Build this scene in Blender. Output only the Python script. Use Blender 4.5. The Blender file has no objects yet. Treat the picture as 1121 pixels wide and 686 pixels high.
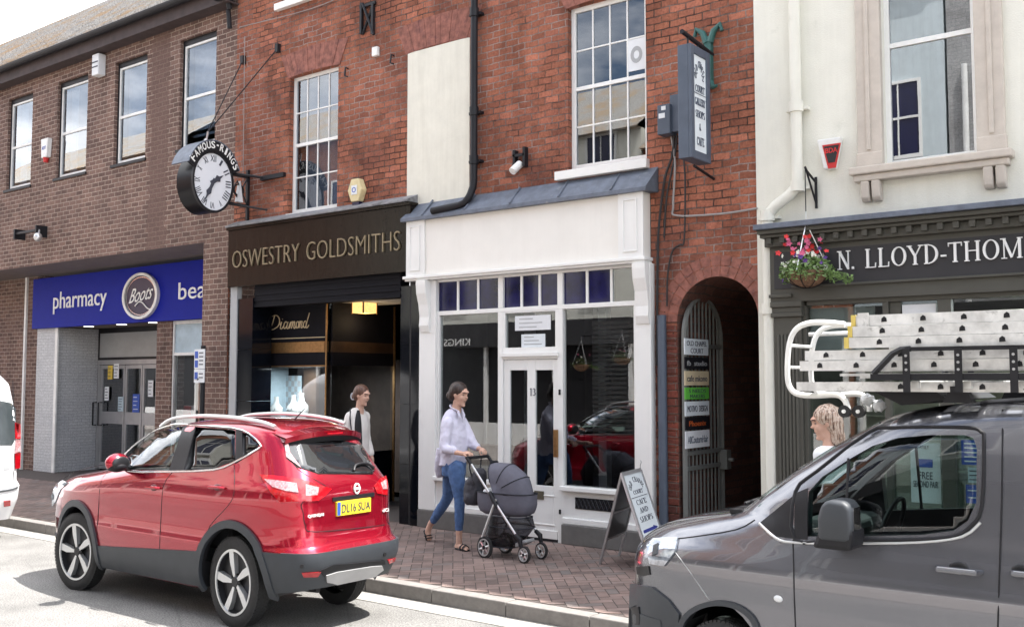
import bpy, bmesh, math, random
from mathutils import Vector, Matrix, geometry
random.seed(7)
scene = bpy.context.scene
COL = scene.collection
rad = math.radians
# ------------------------------------------------------------------ camera frame (used to read positions off real planes)
F, CX, CY, CAMH = 1100.0, 560.5, 343.0, 1.85
PSI = math.atan2(F, 1440.0); PIT = math.atan2(73.0, F)
cp_, sp_ = math.cos(PIT), math.sin(PIT)
R_ = Vector((math.cos(PSI), math.sin(PSI), 0)); FH = Vector((-math.sin(PSI), math.cos(PSI), 0))
FW = Vector((FH.x*cp_, FH.y*cp_, sp_)); UP = Vector((-FH.x*sp_, -FH.y*sp_, cp_)); EYE = Vector((0, 0, CAMH))
def ray(x, y): return FW + R_*((x-CX)/F) + UP*((CY-y)/F)
def Y(px, py, yy):
    d = ray(px, py); return EYE + d*(yy/d.y)
def X(px, py, xx):
    d = ray(px, py); return EYE + d*(xx/d.x)
def Z(px, py, zz):
    d = ray(px, py); return EYE + d*((zz-CAMH)/d.z)

# ------------------------------------------------------------------ materials
def ramp(nt, fac, stops):
    r = nt.nodes.new('ShaderNodeValToRGB')
    el = r.color_ramp.elements
    while len(el) < len(stops): el.new(0.5)
    for e, (p, c) in zip(el, stops):
        e.position = p; e.color = (*c, 1)
    nt.links.new(fac, r.inputs[0]); return r.outputs[0]
def noise(nt, vec, scale, detail=4, rough=.6):
    n = nt.nodes.new('ShaderNodeTexNoise'); n.inputs['Scale'].default_value = scale
    n.inputs['Detail'].default_value = detail; n.inputs['Roughness'].default_value = rough
    if vec is not None: nt.links.new(vec, n.inputs['Vector'])
    return n.outputs[0]
def mixc(nt, fac, a, b, mode='MIX'):
    m = nt.nodes.new('ShaderNodeMix'); m.data_type = 'RGBA'; m.blend_type = mode
    for s, v in ((m.inputs[0], fac), (m.inputs[6], a), (m.inputs[7], b)):
        if hasattr(v, 'links') or hasattr(v, 'is_linked'): nt.links.new(v, s)
        elif isinstance(v, (int, float)): s.default_value = v
        else: s.default_value = (*v, 1)
    return m.outputs[2]
def pos(nt): return nt.nodes.new('ShaderNodeNewGeometry').outputs['Position']
def bump(nt, bsdf, h, strength=.3, dist=.01):
    b = nt.nodes.new('ShaderNodeBump'); b.inputs['Strength'].default_value = strength; b.inputs['Distance'].default_value = dist
    nt.links.new(h, b.inputs['Height']); nt.links.new(b.outputs[0], bsdf.inputs['Normal'])
def mat(name, color, rough=.6, metal=0, var=.12, scale=6, coat=0, bmp=0, spec=.5, emit=None, bscale=60, dirt=None, streak=0):
    m = bpy.data.materials.new(name); m.use_nodes = True; nt = m.node_tree
    b = nt.nodes['Principled BSDF']
    b.inputs['Roughness'].default_value = rough; b.inputs['Metallic'].default_value = metal
    b.inputs['Specular IOR Level'].default_value = spec
    if coat: b.inputs['Coat Weight'].default_value = coat; b.inputs['Coat Roughness'].default_value = .04
    p = pos(nt)
    lo = tuple(c*(1-var) for c in color); hi = tuple(min(1, c*(1+var)) for c in color)
    c = ramp(nt, noise(nt, p, scale), [(.3, lo), (.7, hi)])
    if dirt:
        f = ramp(nt, noise(nt, p, dirt[1], 6, .7), [(dirt[2], (0, 0, 0)), (dirt[2]+.15, (1, 1, 1))])
        c = mixc(nt, f, c, dirt[0])
    if streak:
        mp = nt.nodes.new('ShaderNodeMapping'); mp.inputs['Scale'].default_value = (9, 9, .7); nt.links.new(p, mp.inputs[0])
        s_ = ramp(nt, noise(nt, mp.outputs[0], 1, 6, .7), [(.42, (1,)*3), (.68, (1-streak, 1-streak*1.05, 1-streak*1.2))]); c = mixc(nt, 1.0, c, s_, 'MULTIPLY')
        s_ = ramp(nt, noise(nt, p, 33, 3, .7), [(.70, (1,)*3), (.76, (1-streak*1.3,)*3)]); c = mixc(nt, 1.0, c, s_, 'MULTIPLY')
    nt.links.new(c, b.inputs['Base Color'])
    if bmp: bump(nt, b, noise(nt, p, bscale, 5), bmp)
    if emit:
        b.inputs['Emission Color'].default_value = (*emit[0], 1); b.inputs['Emission Strength'].default_value = emit[1]
    return m
def brick(name, c1, c2, mortar, bw=.199, bh=.0757, ms=.007, stain=(.05, .03, .03), stain_amt=.5, warp=.004, bmp=.6, hue=None, eff=None, eff_at=.62, soot=0, repair=None):
    m = bpy.data.materials.new(name); m.use_nodes = True; nt = m.node_tree; b = nt.nodes['Principled BSDF']
    b.inputs['Roughness'].default_value = .9; b.inputs['Specular IOR Level'].default_value = .2
    p = pos(nt); sx = nt.nodes.new('ShaderNodeSeparateXYZ'); nt.links.new(p, sx.inputs[0])
    nx = nt.nodes.new('ShaderNodeTexNoise'); nx.inputs['Scale'].default_value = 5; nx.inputs['Detail'].default_value = 3
    nt.links.new(p, nx.inputs['Vector'])
    sn = nt.nodes.new('ShaderNodeSeparateColor'); nt.links.new(nx.outputs['Color'], sn.inputs[0])
    def M(op, a, c_):
        q = nt.nodes.new('ShaderNodeMath'); q.operation = op
        for i, v in enumerate((a, c_)):
            if isinstance(v, (int, float)): q.inputs[i].default_value = v
            else: nt.links.new(v, q.inputs[i])
        return q.outputs[0]
    u = M('ADD', M('ADD', sx.outputs[0], sx.outputs[1]), M('MULTIPLY', M('SUBTRACT', sn.outputs[0], .5), warp*10))
    v = M('ADD', sx.outputs[2], M('MULTIPLY', M('SUBTRACT', sn.outputs[1], .5), warp*10))
    cb = nt.nodes.new('ShaderNodeCombineXYZ'); nt.links.new(u, cb.inputs[0]); nt.links.new(v, cb.inputs[1])
    t = nt.nodes.new('ShaderNodeTexBrick'); nt.links.new(cb.outputs[0], t.inputs['Vector'])
    t.inputs['Scale'].default_value = 1; t.inputs['Brick Width'].default_value = bw; t.inputs['Row Height'].default_value = bh
    t.inputs['Mortar Size'].default_value = ms; t.inputs['Mortar Smooth'].default_value = .3
    t.inputs['Color1'].default_value = (*c1, 1); t.inputs['Color2'].default_value = (*c2, 1); t.inputs['Mortar'].default_value = (*mortar, 1)
    col = t.outputs[0]
    if hue:
        t2 = nt.nodes.new('ShaderNodeTexBrick'); nt.links.new(cb.outputs[0], t2.inputs['Vector'])
        for k, vv in (('Scale', 1), ('Brick Width', bw), ('Row Height', bh), ('Mortar Size', 0)): t2.inputs[k].default_value = vv
        t2.inputs['Color1'].default_value = (0, 0, 0, 1); t2.inputs['Color2'].default_value = (1, 1, 1, 1); t2.inputs['Bias'].default_value = -.35
       
        f = M('MULTIPLY', t2.outputs[0], noise(nt, p, 2.3, 4))
        col = mixc(nt, f, col, hue)
        tv = ramp(nt, t2.outputs[0], [(.0, (.62,)*3), (.12, (1.12,)*3), (.25, (.55,)*3), (.4, (1.0,)*3), (.6, (.78,)*3), (.85, (1.25,)*3)])
        col = mixc(nt, 1.0, col, tv, 'MULTIPLY')
    st = ramp(nt, noise(nt, p, 1.1, 7, .68), [(.45, (0, 0, 0)), (.72, (stain_amt,)*3)])
    col = mixc(nt, st, col, stain)
    if eff:
        fl = ramp(nt, noise(nt, p, .8, 5, .7), [(.46, (0, 0, 0)), (.60, (1,)*3)])
        col = mixc(nt, M('MULTIPLY', fl, t.outputs[1]), col, eff)
        fl = ramp(nt, noise(nt, p, 9, 6, .75), [(eff_at, (0, 0, 0)), (eff_at+.08, (.6,)*3)])
        col = mixc(nt, fl, col, eff)
        dk = ramp(nt, noise(nt, p, 14, 5, .8), [(.60, (0, 0, 0)), (.70, (.7,)*3)])
        col = mixc(nt, dk, col, (.07, .035, .03))
    if soot:
        mp = nt.nodes.new('ShaderNodeMapping'); mp.inputs['Scale'].default_value = (2.2, 2.2, .8); nt.links.new(p, mp.inputs[0])
        s_ = ramp(nt, noise(nt, mp.outputs[0], 1, 8, .75), [(.44, (1,)*3), (.64, (1-soot,)*3)]); col = mixc(nt, 1.0, col, s_, 'MULTIPLY')
    if repair:
        d_ = M('ABSOLUTE', M('SUBTRACT', M('ADD', sx.outputs[0], M('MULTIPLY', M('SUBTRACT', sn.outputs[0], .5), .35)), repair[0]), 0)
        col = mixc(nt, M('MULTIPLY', M('LESS_THAN', d_, repair[1]), .75), col, repair[2])
    g = ramp(nt, noise(nt, p, 38, 4, .7), [(.3, (.66,)*3), (.75, (1.26,)*3)])
    col = mixc(nt, 1.0, col, g, 'MULTIPLY')
    nt.links.new(col, b.inputs['Base Color'])
    h = M('ADD', M('MULTIPLY', M('SUBTRACT', 1, t.outputs[1]), 1), M('MULTIPLY', noise(nt, p, 45, 4), .5))
    bump(nt, b, h, bmp, .008)
    return m
def glass(name, tint=(.75, .8, .8), k=2.0, add=.0, rough=.0, wav=.02):
    m = bpy.data.materials.new(name); m.use_nodes = True; nt = m.node_tree
    nt.nodes.remove(nt.nodes['Principled BSDF']); out = nt.nodes['Material Output']
    tr = nt.nodes.new('ShaderNodeBsdfTransparent'); tr.inputs[0].default_value = (*tint, 1)
    gl = nt.nodes.new('ShaderNodeBsdfGlossy'); gl.inputs['Roughness'].default_value = rough
    gl.inputs[0].default_value = (.95, .97, 1, 1)
    fr = nt.nodes.new('ShaderNodeFresnel'); fr.inputs[0].default_value = 1.5
    ml = nt.nodes.new('ShaderNodeMath'); ml.operation = 'MULTIPLY_ADD'; ml.use_clamp = True
    ml.inputs[1].default_value = k; ml.inputs[2].default_value = add
    nt.links.new(fr.outputs[0], ml.inputs[0])
    bf = nt.nodes.new('ShaderNodeNewGeometry'); m2 = nt.nodes.new('ShaderNodeMath'); m2.operation = 'SUBTRACT'; m2.use_clamp = True
    nt.links.new(ml.outputs[0], m2.inputs[0]); nt.links.new(bf.outputs['Backfacing'], m2.inputs[1]); ml = m2
    mx = nt.nodes.new('ShaderNodeMixShader'); nt.links.new(ml.outputs[0], mx.inputs[0])
    nt.links.new(tr.outputs[0], mx.inputs[1]); nt.links.new(gl.outputs[0], mx.inputs[2]); nt.links.new(mx.outputs[0], out.inputs[0])
    if wav:
        bp = nt.nodes.new('ShaderNodeBump'); bp.inputs['Strength'].default_value = wav; bp.inputs['Distance'].default_value = .05
        nt.links.new(noise(nt, pos(nt), 2.2, 2), bp.inputs['Height']); nt.links.new(bp.outputs[0], gl.inputs['Normal'])
    return m
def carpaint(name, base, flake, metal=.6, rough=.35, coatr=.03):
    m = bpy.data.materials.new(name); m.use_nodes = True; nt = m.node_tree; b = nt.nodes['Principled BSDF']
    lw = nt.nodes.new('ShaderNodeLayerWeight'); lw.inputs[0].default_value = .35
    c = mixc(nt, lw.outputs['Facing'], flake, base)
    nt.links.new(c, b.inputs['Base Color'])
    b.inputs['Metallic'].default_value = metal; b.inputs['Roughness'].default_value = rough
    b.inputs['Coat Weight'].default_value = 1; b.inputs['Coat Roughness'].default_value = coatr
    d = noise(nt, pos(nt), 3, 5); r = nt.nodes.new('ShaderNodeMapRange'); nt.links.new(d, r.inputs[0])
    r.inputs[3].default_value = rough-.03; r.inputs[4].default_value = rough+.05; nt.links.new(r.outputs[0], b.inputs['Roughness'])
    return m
M = {}
M['brick_boots'] = brick('brown_brick', (.24, .15, .122), (.14, .088, .074), (.42, .335, .28), stain=(.10, .07, .065), stain_amt=.4, warp=.0012, soot=.22, repair=(-13.85, .24, (.15, .095, .08)))
M['brick_red'] = brick('weathered_red_brick', (.62, .235, .14), (.29, .098, .072), (.095, .062, .052), ms=.0075, bw=.185, stain=(.10, .045, .042), stain_amt=.6, warp=.0042, hue=(.55, .23, .12), eff=(.36, .27, .24), eff_at=.67, soot=.40, bmp=.9)
M['brick_dark'] = brick('dark_brown_brick', (.20, .095, .07), (.12, .06, .048), (.10, .075, .065), stain=(.05, .03, .03))  # darker, browner brick than the street wall, lines the passage
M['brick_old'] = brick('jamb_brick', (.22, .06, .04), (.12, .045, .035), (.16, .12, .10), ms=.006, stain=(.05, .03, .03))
M['brick_opp'] = brick('orange_brick', (.42, .17, .09), (.34, .13, .08), (.4, .32, .27))
M['tile_white'] = brick('white_glazed_tile', (.60, .61, .62), (.55, .56, .57), (.40, .41, .42), bw=.17, bh=.055, ms=.005, stain=(.35, .36, .4), bmp=.3)
M['tile_white'].node_tree.nodes['Principled BSDF'].inputs['Roughness'].default_value = .35
M['voussoir'] = mat('rubbed_brick', (.25, .10, .075), .9, var=.4, scale=12, bmp=.3, dirt=((.12, .05, .05), 5, .55))
M['cream'] = mat('cream_render', (.77, .76, .68), .9, streak=.05, var=.04, scale=3, bmp=.35, bscale=90, dirt=((.58, .58, .5), 1.4, .62))
M['stone'] = mat('pink_stone', (.54, .485, .425), .85, var=.08, scale=8, bmp=.2)
M['white'] = mat('white_gloss_paint', (.80, .80, .78), .4, streak=.03, var=.03, scale=2, bmp=.03, bscale=15, dirt=((.66, .65, .60), 2.5, .66))
M['white_fascia'] = mat('cream_white_paint', (.80, .78, .73), .6, streak=.025, var=.03, scale=3, bmp=.05, bscale=50)
M['board'] = mat('ivory_board', (.72, .70, .61), .8, streak=.08, var=.05, scale=5, bmp=.15, bscale=40, dirt=((.5, .48, .4), 6, .68))
M['olive'] = mat('olive_grey_paint', (.082, .080, .068), .5, spec=.3, var=.06, scale=4, bmp=.04)
M['olive_panel'] = mat('charcoal_fascia_paint', (.038, .037, .040), .5, var=.06, scale=4, spec=.3)
M['granite'] = mat('black_granite', (.013, .009, .006), .2, var=.8, scale=120, spec=.2, streak=.3)
M['granite_blue'] = mat('dark_polished_granite', (.004, .005, .008), .08, var=.5, scale=90, spec=.3)
M['black'] = mat('black_metal', (.012, .012, .015), .5, var=.2, spec=.3)
M['shutter'] = mat('black_shutter', (.005, .005, .008), .7, spec=.15, var=.2)
M['lead'] = mat('lead_sheet', (.13, .15, .19), .55, metal=.3, var=.2, scale=10, bmp=.25, bscale=18, dirt=((.3, .3, .3), 7, .62))
M['lead_old'] = mat('weathered_lead', (.22, .22, .23), .7, metal=.1, var=.3, scale=12, bmp=.4, bscale=20, dirt=((.06, .06, .065), 4, .55))
M['sign_text'] = mat('faded_sign_text', (.09, .105, .14), .6)
M['slate'] = mat('mossy_slate', (.38, .37, .35), .9, var=.5, scale=26, bmp=.8, bscale=22, dirt=((.42, .31, .20), 1.3, .48))
M['timber_dark'] = mat('dark_fascia_board', (.05, .035, .035), .7, var=.3)
M['boots_blue'] = mat('blue_sign_panel', (.004, .012, .27), .6, spec=.15, var=.06)
M['sign_white'] = mat('white_lettering', (.86, .86, .84), .5, var=.02)
M['navy'] = mat('navy_disc', (.01, .012, .05), .3)
M['alu'] = mat('grey_aluminium_frame', (.42, .42, .43), .4, metal=.5, var=.08)
M['alu_lad'] = mat('scuffed_aluminium', (.66, .66, .65), .45, metal=.4, var=.22, scale=14, dirt=((.26, .26, .25), 16, .6), bmp=.05)
M['panel_grey'] = mat('pale_grey_panel', (.36, .37, .38), .5, var=.06)
M['gold'] = mat('brass_lettering', (.27, .22, .14), .4, metal=.4, var=.15)
M['brass'] = mat('brass_trim', (.30, .17, .07), .35, metal=.8, var=.2, scale=30)
M['script'] = mat('pale_gold_script', (.6, .48, .30), .5)
M['soffit'] = mat('dusty_soffit', (.16, .13, .12), .8)
M['soffit_white'] = mat('white_ceiling', (.62, .60, .55), .8)
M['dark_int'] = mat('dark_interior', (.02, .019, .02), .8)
M['int_grey'] = mat('shop_interior', (.09, .085, .08), .8, var=.4, scale=2)
M['int_blue'] = mat('pale_blue_backdrop', (.42, .52, .58), .7)
M['curtain'] = mat('net_curtain', (.42, .44, .48), .9, var=.15, scale=12)
M['plinth'] = mat('grey_plinth_render', (.13, .125, .12), .85, var=.12, scale=9, bmp=.15)
M['gate'] = mat('grey_gate_paint', (.15, .155, .145), .55, var=.12)
M['green_iron'] = mat('green_ironwork', (.025, .10, .09), .5)
M['sign_blue'] = mat('slate_blue_frame', (.07, .09, .125), .5, var=.12)
M['sign_face'] = mat('pale_sign_face', (.68, .73, .76), .5, var=.03)
M['text_dark'] = mat('dark_text', (.05, .055, .075), .6)
M['red'] = mat('red_plastic', (.5, .02, .02), .4)
M['plastic_white'] = mat('white_plastic', (.74, .74, .72), .4)
M['yellow_box'] = mat('pale_yellow_plastic', (.66, .56, .32), .5)
M['rubber'] = mat('tyre_rubber', (.018, .018, .019), .75, var=.25, scale=30, bmp=.15)
M['plastic_grey'] = mat('grey_plastic_cladding', (.034, .039, .047), .5, var=.1, scale=8, bmp=.1, bscale=300)
M['chrome'] = mat('chrome', (.75, .76, .78), .12, metal=1, var=.03)
M['silver'] = mat('silver_paint', (.62, .63, .64), .28, metal=.7, var=.04)
M['rim_dark'] = mat('dark_rim', (.03, .03, .033), .3, metal=.5)
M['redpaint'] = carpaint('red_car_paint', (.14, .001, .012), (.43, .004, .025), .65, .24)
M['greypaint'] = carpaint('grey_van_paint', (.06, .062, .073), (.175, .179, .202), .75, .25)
M['whitepaint'] = carpaint('white_van_paint', (.75, .76, .78), (.8, .8, .82), 0, .4)
M['glass_pale'] = glass('bright_window_glass', (.6, .65, .7), 4.5, .08, wav=.002)
M['glass'] = glass('shop_glass', (.82, .85, .85), 3.0, .012, wav=.001)
M['glass_up'] = glass('upper_window_glass', (.6, .65, .7), 2.3, .04, wav=.003)
M['glass_car'] = glass('car_glass', (.50, .60, .57), 1.6, .0, wav=0)
M['glass_tint'] = glass('privacy_glass', (.02, .022, .025), 1.1, .01, wav=0)
M['glass_blue'] = mat('cobalt_glass', (.007, .006, .052), .06, var=.7, scale=4, spec=.4)
M['tail_red'] = mat('tail_lens_red', (.36, .004, .010), .12, coat=1, var=.25, scale=25)
M['tail_clear'] = mat('tail_lens_clear', (.42, .22, .23), .12, coat=1, var=.6, scale=50)
M['lens'] = mat('headlamp_lens', (.28, .31, .36), .1, metal=.6, coat=1, var=.45, scale=25)
M['plate_yellow'] = mat('yellow_plate', (.78, .60, .04), .4, var=.02)
M['paper'] = mat('white_paper', (.72, .74, .76), .7, var=.05)
M['seat'] = mat('car_seat_fabric', (.035, .035, .04), .9)
M['skin'] = mat('skin', (.58, .36, .275), .7, spec=.25, var=.08, scale=14)
def hairmat(name, stops):
    m = bpy.data.materials.new(name); m.use_nodes = True; nt = m.node_tree; b = nt.nodes['Principled BSDF']; b.inputs['Roughness'].default_value = .45
    mp = nt.nodes.new('ShaderNodeMapping'); mp.inputs['Scale'].default_value = (70, 70, 7); nt.links.new(pos(nt), mp.inputs[0])
    f = noise(nt, mp.outputs[0], 1.0, 3, .6); nt.links.new(ramp(nt, f, stops), b.inputs['Base Color']); bump(nt, b, f, .8, .006); return m
M['hair_dark'] = hairmat('dark_brown_hair', [(.35, (.012, .007, .006)), (.65, (.045, .024, .018))])
M['hair_brown'] = hairmat('brown_hair', [(.35, (.05, .022, .014)), (.65, (.15, .07, .045))])
M['hair_blond'] = hairmat('streaked_hair', [(.34, (.05, .03, .025)), (.45, (.26, .16, .11)), (.55, (.56, .46, .38)), (.68, (.36, .20, .14))])
M['jeans'] = mat('blue_denim', (.07, .135, .29), .9, var=.3, scale=16, bmp=.3, bscale=220)
M['shirt'] = mat('lilac_shirt', (.60, .585, .70), .85, var=.06, scale=14, bmp=.2, bscale=16)
M['blazer'] = mat('cream_blazer', (.74, .70, .67), .85, var=.05, bmp=.2, bscale=20)
M['blacktop'] = mat('black_fabric', (.015, .015, .018), .9)
M['trousers'] = mat('dark_trousers', (.03, .03, .04), .9)
M['pramgrey'] = mat('slate_pram_fabric', (.105, .105, .135), .85, var=.1, scale=12, bmp=.25, bscale=400)
M['pramdark'] = mat('black_mesh_fabric', (.012, .014, .022), .8)
M['mesh'] = glass('see_through_mesh', (.28, .28, .30), .3, .02, rough=.5, wav=0)
M['wicker'] = mat('coir_liner', (.22, .13, .08), .95, var=.4, scale=40, bmp=.6)
M['wood_dark'] = mat('dark_wood_trim', (.05, .028, .016), .4, var=.3)
M['leaf'] = mat('basket_leaves', (.13, .21, .06), .6, var=.5, scale=30)
M['flower_w'] = mat('white_petals', (.75, .75, .66), .7); M['flower_r'] = mat('red_petals', (.60, .03, .03), .7)
M['flower_p'] = mat('pink_petals', (.55, .10, .20), .7); M['flower_v'] = mat('purple_petals', (.14, .06, .28), .7)
M['kerb'] = mat('granite_kerb', (.19, .178, .168), .8, var=.15, scale=14, bmp=.2, dirt=((.2, .18, .17), 5, .6))
M['lamp'] = mat('amber_lamp_glass', (.8, .55, .2), .4, var=.4, scale=18, emit=((1, .60, .20), .55))
M['green_sign'] = mat('lime_sign', (.12, .48, .06), .5); M['cream_sign'] = mat('cream_sign', (.6, .5, .33), .5)
M['orange_txt'] = mat('orange_text', (.5, .10, .02), .5); M['blue_sign'] = mat('royal_blue_sign', (.03, .09, .42), .5)
M['poster_yel'] = mat('yellow_poster', (.7, .5, .08), .6); M['teal'] = mat('teal_cup', (.05, .35, .35), .5)
M['cable'] = mat('black_cable', (.02, .018, .018), .6); M['cable_grey'] = mat('grey_cable', (.28, .26, .25), .6)

# ------------------------------------------------------------------ mesh builder
BASE = {}
class MB:
    def __init__(s): s.v = []; s.f = []; s.mi = []; s.cur = 0; s.T = None
    def add(s, vs, fs):
        o = len(s.v)
        for p in vs:
            p = Vector(p); s.v.append(s.T @ p if s.T is not None else p)
        for f in fs: s.f.append([o+i for i in f]); s.mi.append(s.cur)
        return s
    def box(s, x0, x1, y0, y1, z0, z1):
        x0, x1 = sorted((x0, x1)); y0, y1 = sorted((y0, y1)); z0, z1 = sorted((z0, z1))
        return s.add([(x, y, z) for x in (x0, x1) for y in (y0, y1) for z in (z0, z1)],
                     [(0, 1, 3, 2), (4, 6, 7, 5), (0, 4, 5, 1), (2, 3, 7, 6), (0, 2, 6, 4), (1, 5, 7, 3)])
    def prism(s, pts, a, b, axis='y'):
        n = len(pts)
        def mk(p, t):
            return (p[0], t, p[1]) if axis == 'y' else ((t, p[0], p[1]) if axis == 'x' else (p[0], p[1], t))
        vs = [mk(p, a) for p in pts]+[mk(p, b) for p in pts]
        fs = [tuple(range(n)), tuple(range(2*n-1, n-1, -1))]+[(i, (i+1) % n, n+(i+1) % n, n+i) for i in range(n)]
        return s.add(vs, fs)
    def tube(s, pts, r, n=8, closed=False, sy=1.0):
        pts = [Vector(p) for p in pts]; k = len(pts)
        rs = r if isinstance(r, (list, tuple)) else [r]*k
        vs = []; up = Vector((0, 0, 1)); prev = None
        for i, p in enumerate(pts):
            if closed: d = pts[(i+1) % k]-pts[i-1]
            else: d = pts[min(i+1, k-1)]-pts[max(i-1, 0)]
            if d.length < 1e-9: d = Vector((0, 0, 1))
            d.normalize()
            if prev is None:
                a = d.cross(up)
                if a.length < .1: a = d.cross(Vector((0, 1, 0)))
            else:
                a = prev - d*prev.dot(d)
                if a.length < .01: a = d.cross(up)
            a.normalize(); b = d.cross(a); prev = a
            for j in range(n):
                t = 2*math.pi*j/n; vs.append(p+(a*math.cos(t)+b*math.sin(t)*sy)*rs[i])
        fs = []
        for i in range(k if closed else k-1):
            for j in range(n):
                a0 = i*n+j; a1 = i*n+(j+1) % n; b0 = ((i+1) % k)*n+j; b1 = ((i+1) % k)*n+(j+1) % n
                fs.append((a0, a1, b1, b0))
        if not closed: fs += [tuple(range(n-1, -1, -1)), tuple((k-1)*n+j for j in range(n))]
        return s.add(vs, fs)
    def cyl(s, p0, p1, r0, r1=None, n=16): return s.tube([p0, p1], [r0, r0 if r1 is None else r1], n)
    def ball(s, c, r, nu=14, nv=9):
        c = Vector(c); rx, ry, rz = (r, r, r) if isinstance(r, (int, float)) else r
        vs = [c+Vector((0, 0, rz))]
        for i in range(1, nv):
            a = math.pi*i/nv
            for j in range(nu):
                b = 2*math.pi*j/nu; vs.append(c+Vector((rx*math.sin(a)*math.cos(b), ry*math.sin(a)*math.sin(b), rz*math.cos(a))))
        vs.append(c-Vector((0, 0, rz))); L = len(vs)-1; fs = []
        for j in range(nu): fs.append((0, 1+j, 1+(j+1) % nu)); fs.append((L, L-nu+(j+1) % nu, L-nu+j))
        for i in range(nv-2):
            for j in range(nu):
                a = 1+i*nu+j; b = 1+i*nu+(j+1) % nu; fs.append((a, a+nu, b+nu, b))
        return s.add(vs, fs)
    def ring(s, c, axis, ro, ri, w, n=32, sq=(1, 1)):
        """annulus of thickness w along axis ('x' or 'y')"""
        c = Vector(c); vs = []
        for k, (r, t) in enumerate(((ro, -w/2), (ro, w/2), (ri, w/2), (ri, -w/2))):
            for j in range(n):
                a = 2*math.pi*j/n; q = (r*math.cos(a)*sq[0], r*math.sin(a)*sq[1])
                vs.append(c+(Vector((q[0], t, q[1])) if axis == 'y' else Vector((t, q[0], q[1]))))
        fs = [(k*n+j, k*n+(j+1) % n, ((k+1) % 4)*n+(j+1) % n, ((k+1) % 4)*n+j) for k in range(4) for j in range(n)]
        return s.add(vs, fs)
    def sheet(s, fn, nu, nv):
        vs = [fn(i/nu, j/nv) for j in range(nv+1) for i in range(nu+1)]
        return s.add(vs, [(j*(nu+1)+i, j*(nu+1)+i+1, (j+1)*(nu+1)+i+1, (j+1)*(nu+1)+i) for j in range(nv) for i in range(nu)])
    def build(s, name, mats, parent=None, smooth=False, bevel=0, fix=True):
        me = bpy.data.meshes.new(name); off = BASE.get(parent.name, Vector((0, 0, 0))) if parent else Vector((0, 0, 0))
        me.from_pydata([p-off for p in s.v], [], s.f)
        for m in (mats if isinstance(mats, (list, tuple)) else [mats]): me.materials.append(m)
        if any(s.mi):
            for p, i in zip(me.polygons, s.mi): p.material_index = i
        if fix or bevel:
            bm = bmesh.new(); bm.from_mesh(me)
            if fix: bmesh.ops.recalc_face_normals(bm, faces=bm.faces)
            if bevel:
                es = [e for e in bm.edges if len(e.link_faces) == 2 and e.calc_face_angle(0) > .6]
                bmesh.ops.bevel(bm, geom=es, offset=bevel, segments=2, affect='EDGES', profile=.5, clamp_overlap=True)
            bm.to_mesh(me); bm.free()
        if smooth:
            for p in me.polygons: p.use_smooth = True
            if smooth != 'all':
                try: me.set_sharp_from_angle(angle=rad(smooth if smooth is not True else 40))
                except Exception: pass
        o = bpy.data.objects.new(name, me); COL.objects.link(o)
        if parent: o.parent = parent; BASE[o.name] = off
        else: BASE[o.name] = Vector((0, 0, 0))
        return o
def rebase(o, loc):
    """put a top-level mesh's origin at loc"""
    loc = Vector(loc); o.data.transform(Matrix.Translation(-loc)); o.location = loc; BASE[o.name] = loc
def tag(o, label, cat, group=None, kind=None):
    if label: o['label'] = label
    if cat: o['category'] = cat
    if group: o['group'] = group
    if kind: o['kind'] = kind
    return o
def thing(name, label, cat, loc=(0, 0, 0), group=None):
    o = bpy.data.objects.new(name, None); COL.objects.link(o); o.location = loc; BASE[o.name] = Vector(loc)
    o.empty_display_size = .2
    return tag(o, label, cat, group)
def struct(o): o['kind'] = 'structure'; return o
def one(name, mb, m, label, cat, group=None, **k):
    o = mb.build(name, m, None, **k)
    if o.data.vertices:
        lo = [min(v.co[i] for v in o.data.vertices) for i in range(3)]; hi = [max(v.co[i] for v in o.data.vertices) for i in range(3)]
        rebase(o, ((lo[0]+hi[0])/2, (lo[1]+hi[1])/2, lo[2]))
    return tag(o, label, cat, group)
def evald(o):
    dg = bpy.context.evaluated_depsgraph_get(); dg.update()
    return bpy.data.meshes.new_from_object(o.evaluated_get(dg))
def bake(o):
    me = evald(o); old = o.data; o.modifiers.clear(); o.data = me
    return o
def boolcut(o, cutter_mb, m):
    c = cutter_mb.build('cutter', m); c.matrix_world = Matrix.Identity(4)
    mod = o.modifiers.new('b', 'BOOLEAN'); mod.operation = 'DIFFERENCE'; mod.object = c; mod.solver = 'EXACT'
    try: mod.material_mode = 'TRANSFER'
    except Exception: pass
    bake(o); bpy.data.objects.remove(c)
    return o
def voxel(o, size, smooth=2, disp=None):
    r = o.modifiers.new('r', 'REMESH'); r.mode = 'VOXEL'; r.voxel_size = size; r.use_smooth_shade = True
    if smooth:
        q = o.modifiers.new('s', 'SMOOTH'); q.factor = .5; q.iterations = smooth
    bake(o)
    for p in o.data.polygons: p.use_smooth = True
    return o
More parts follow.
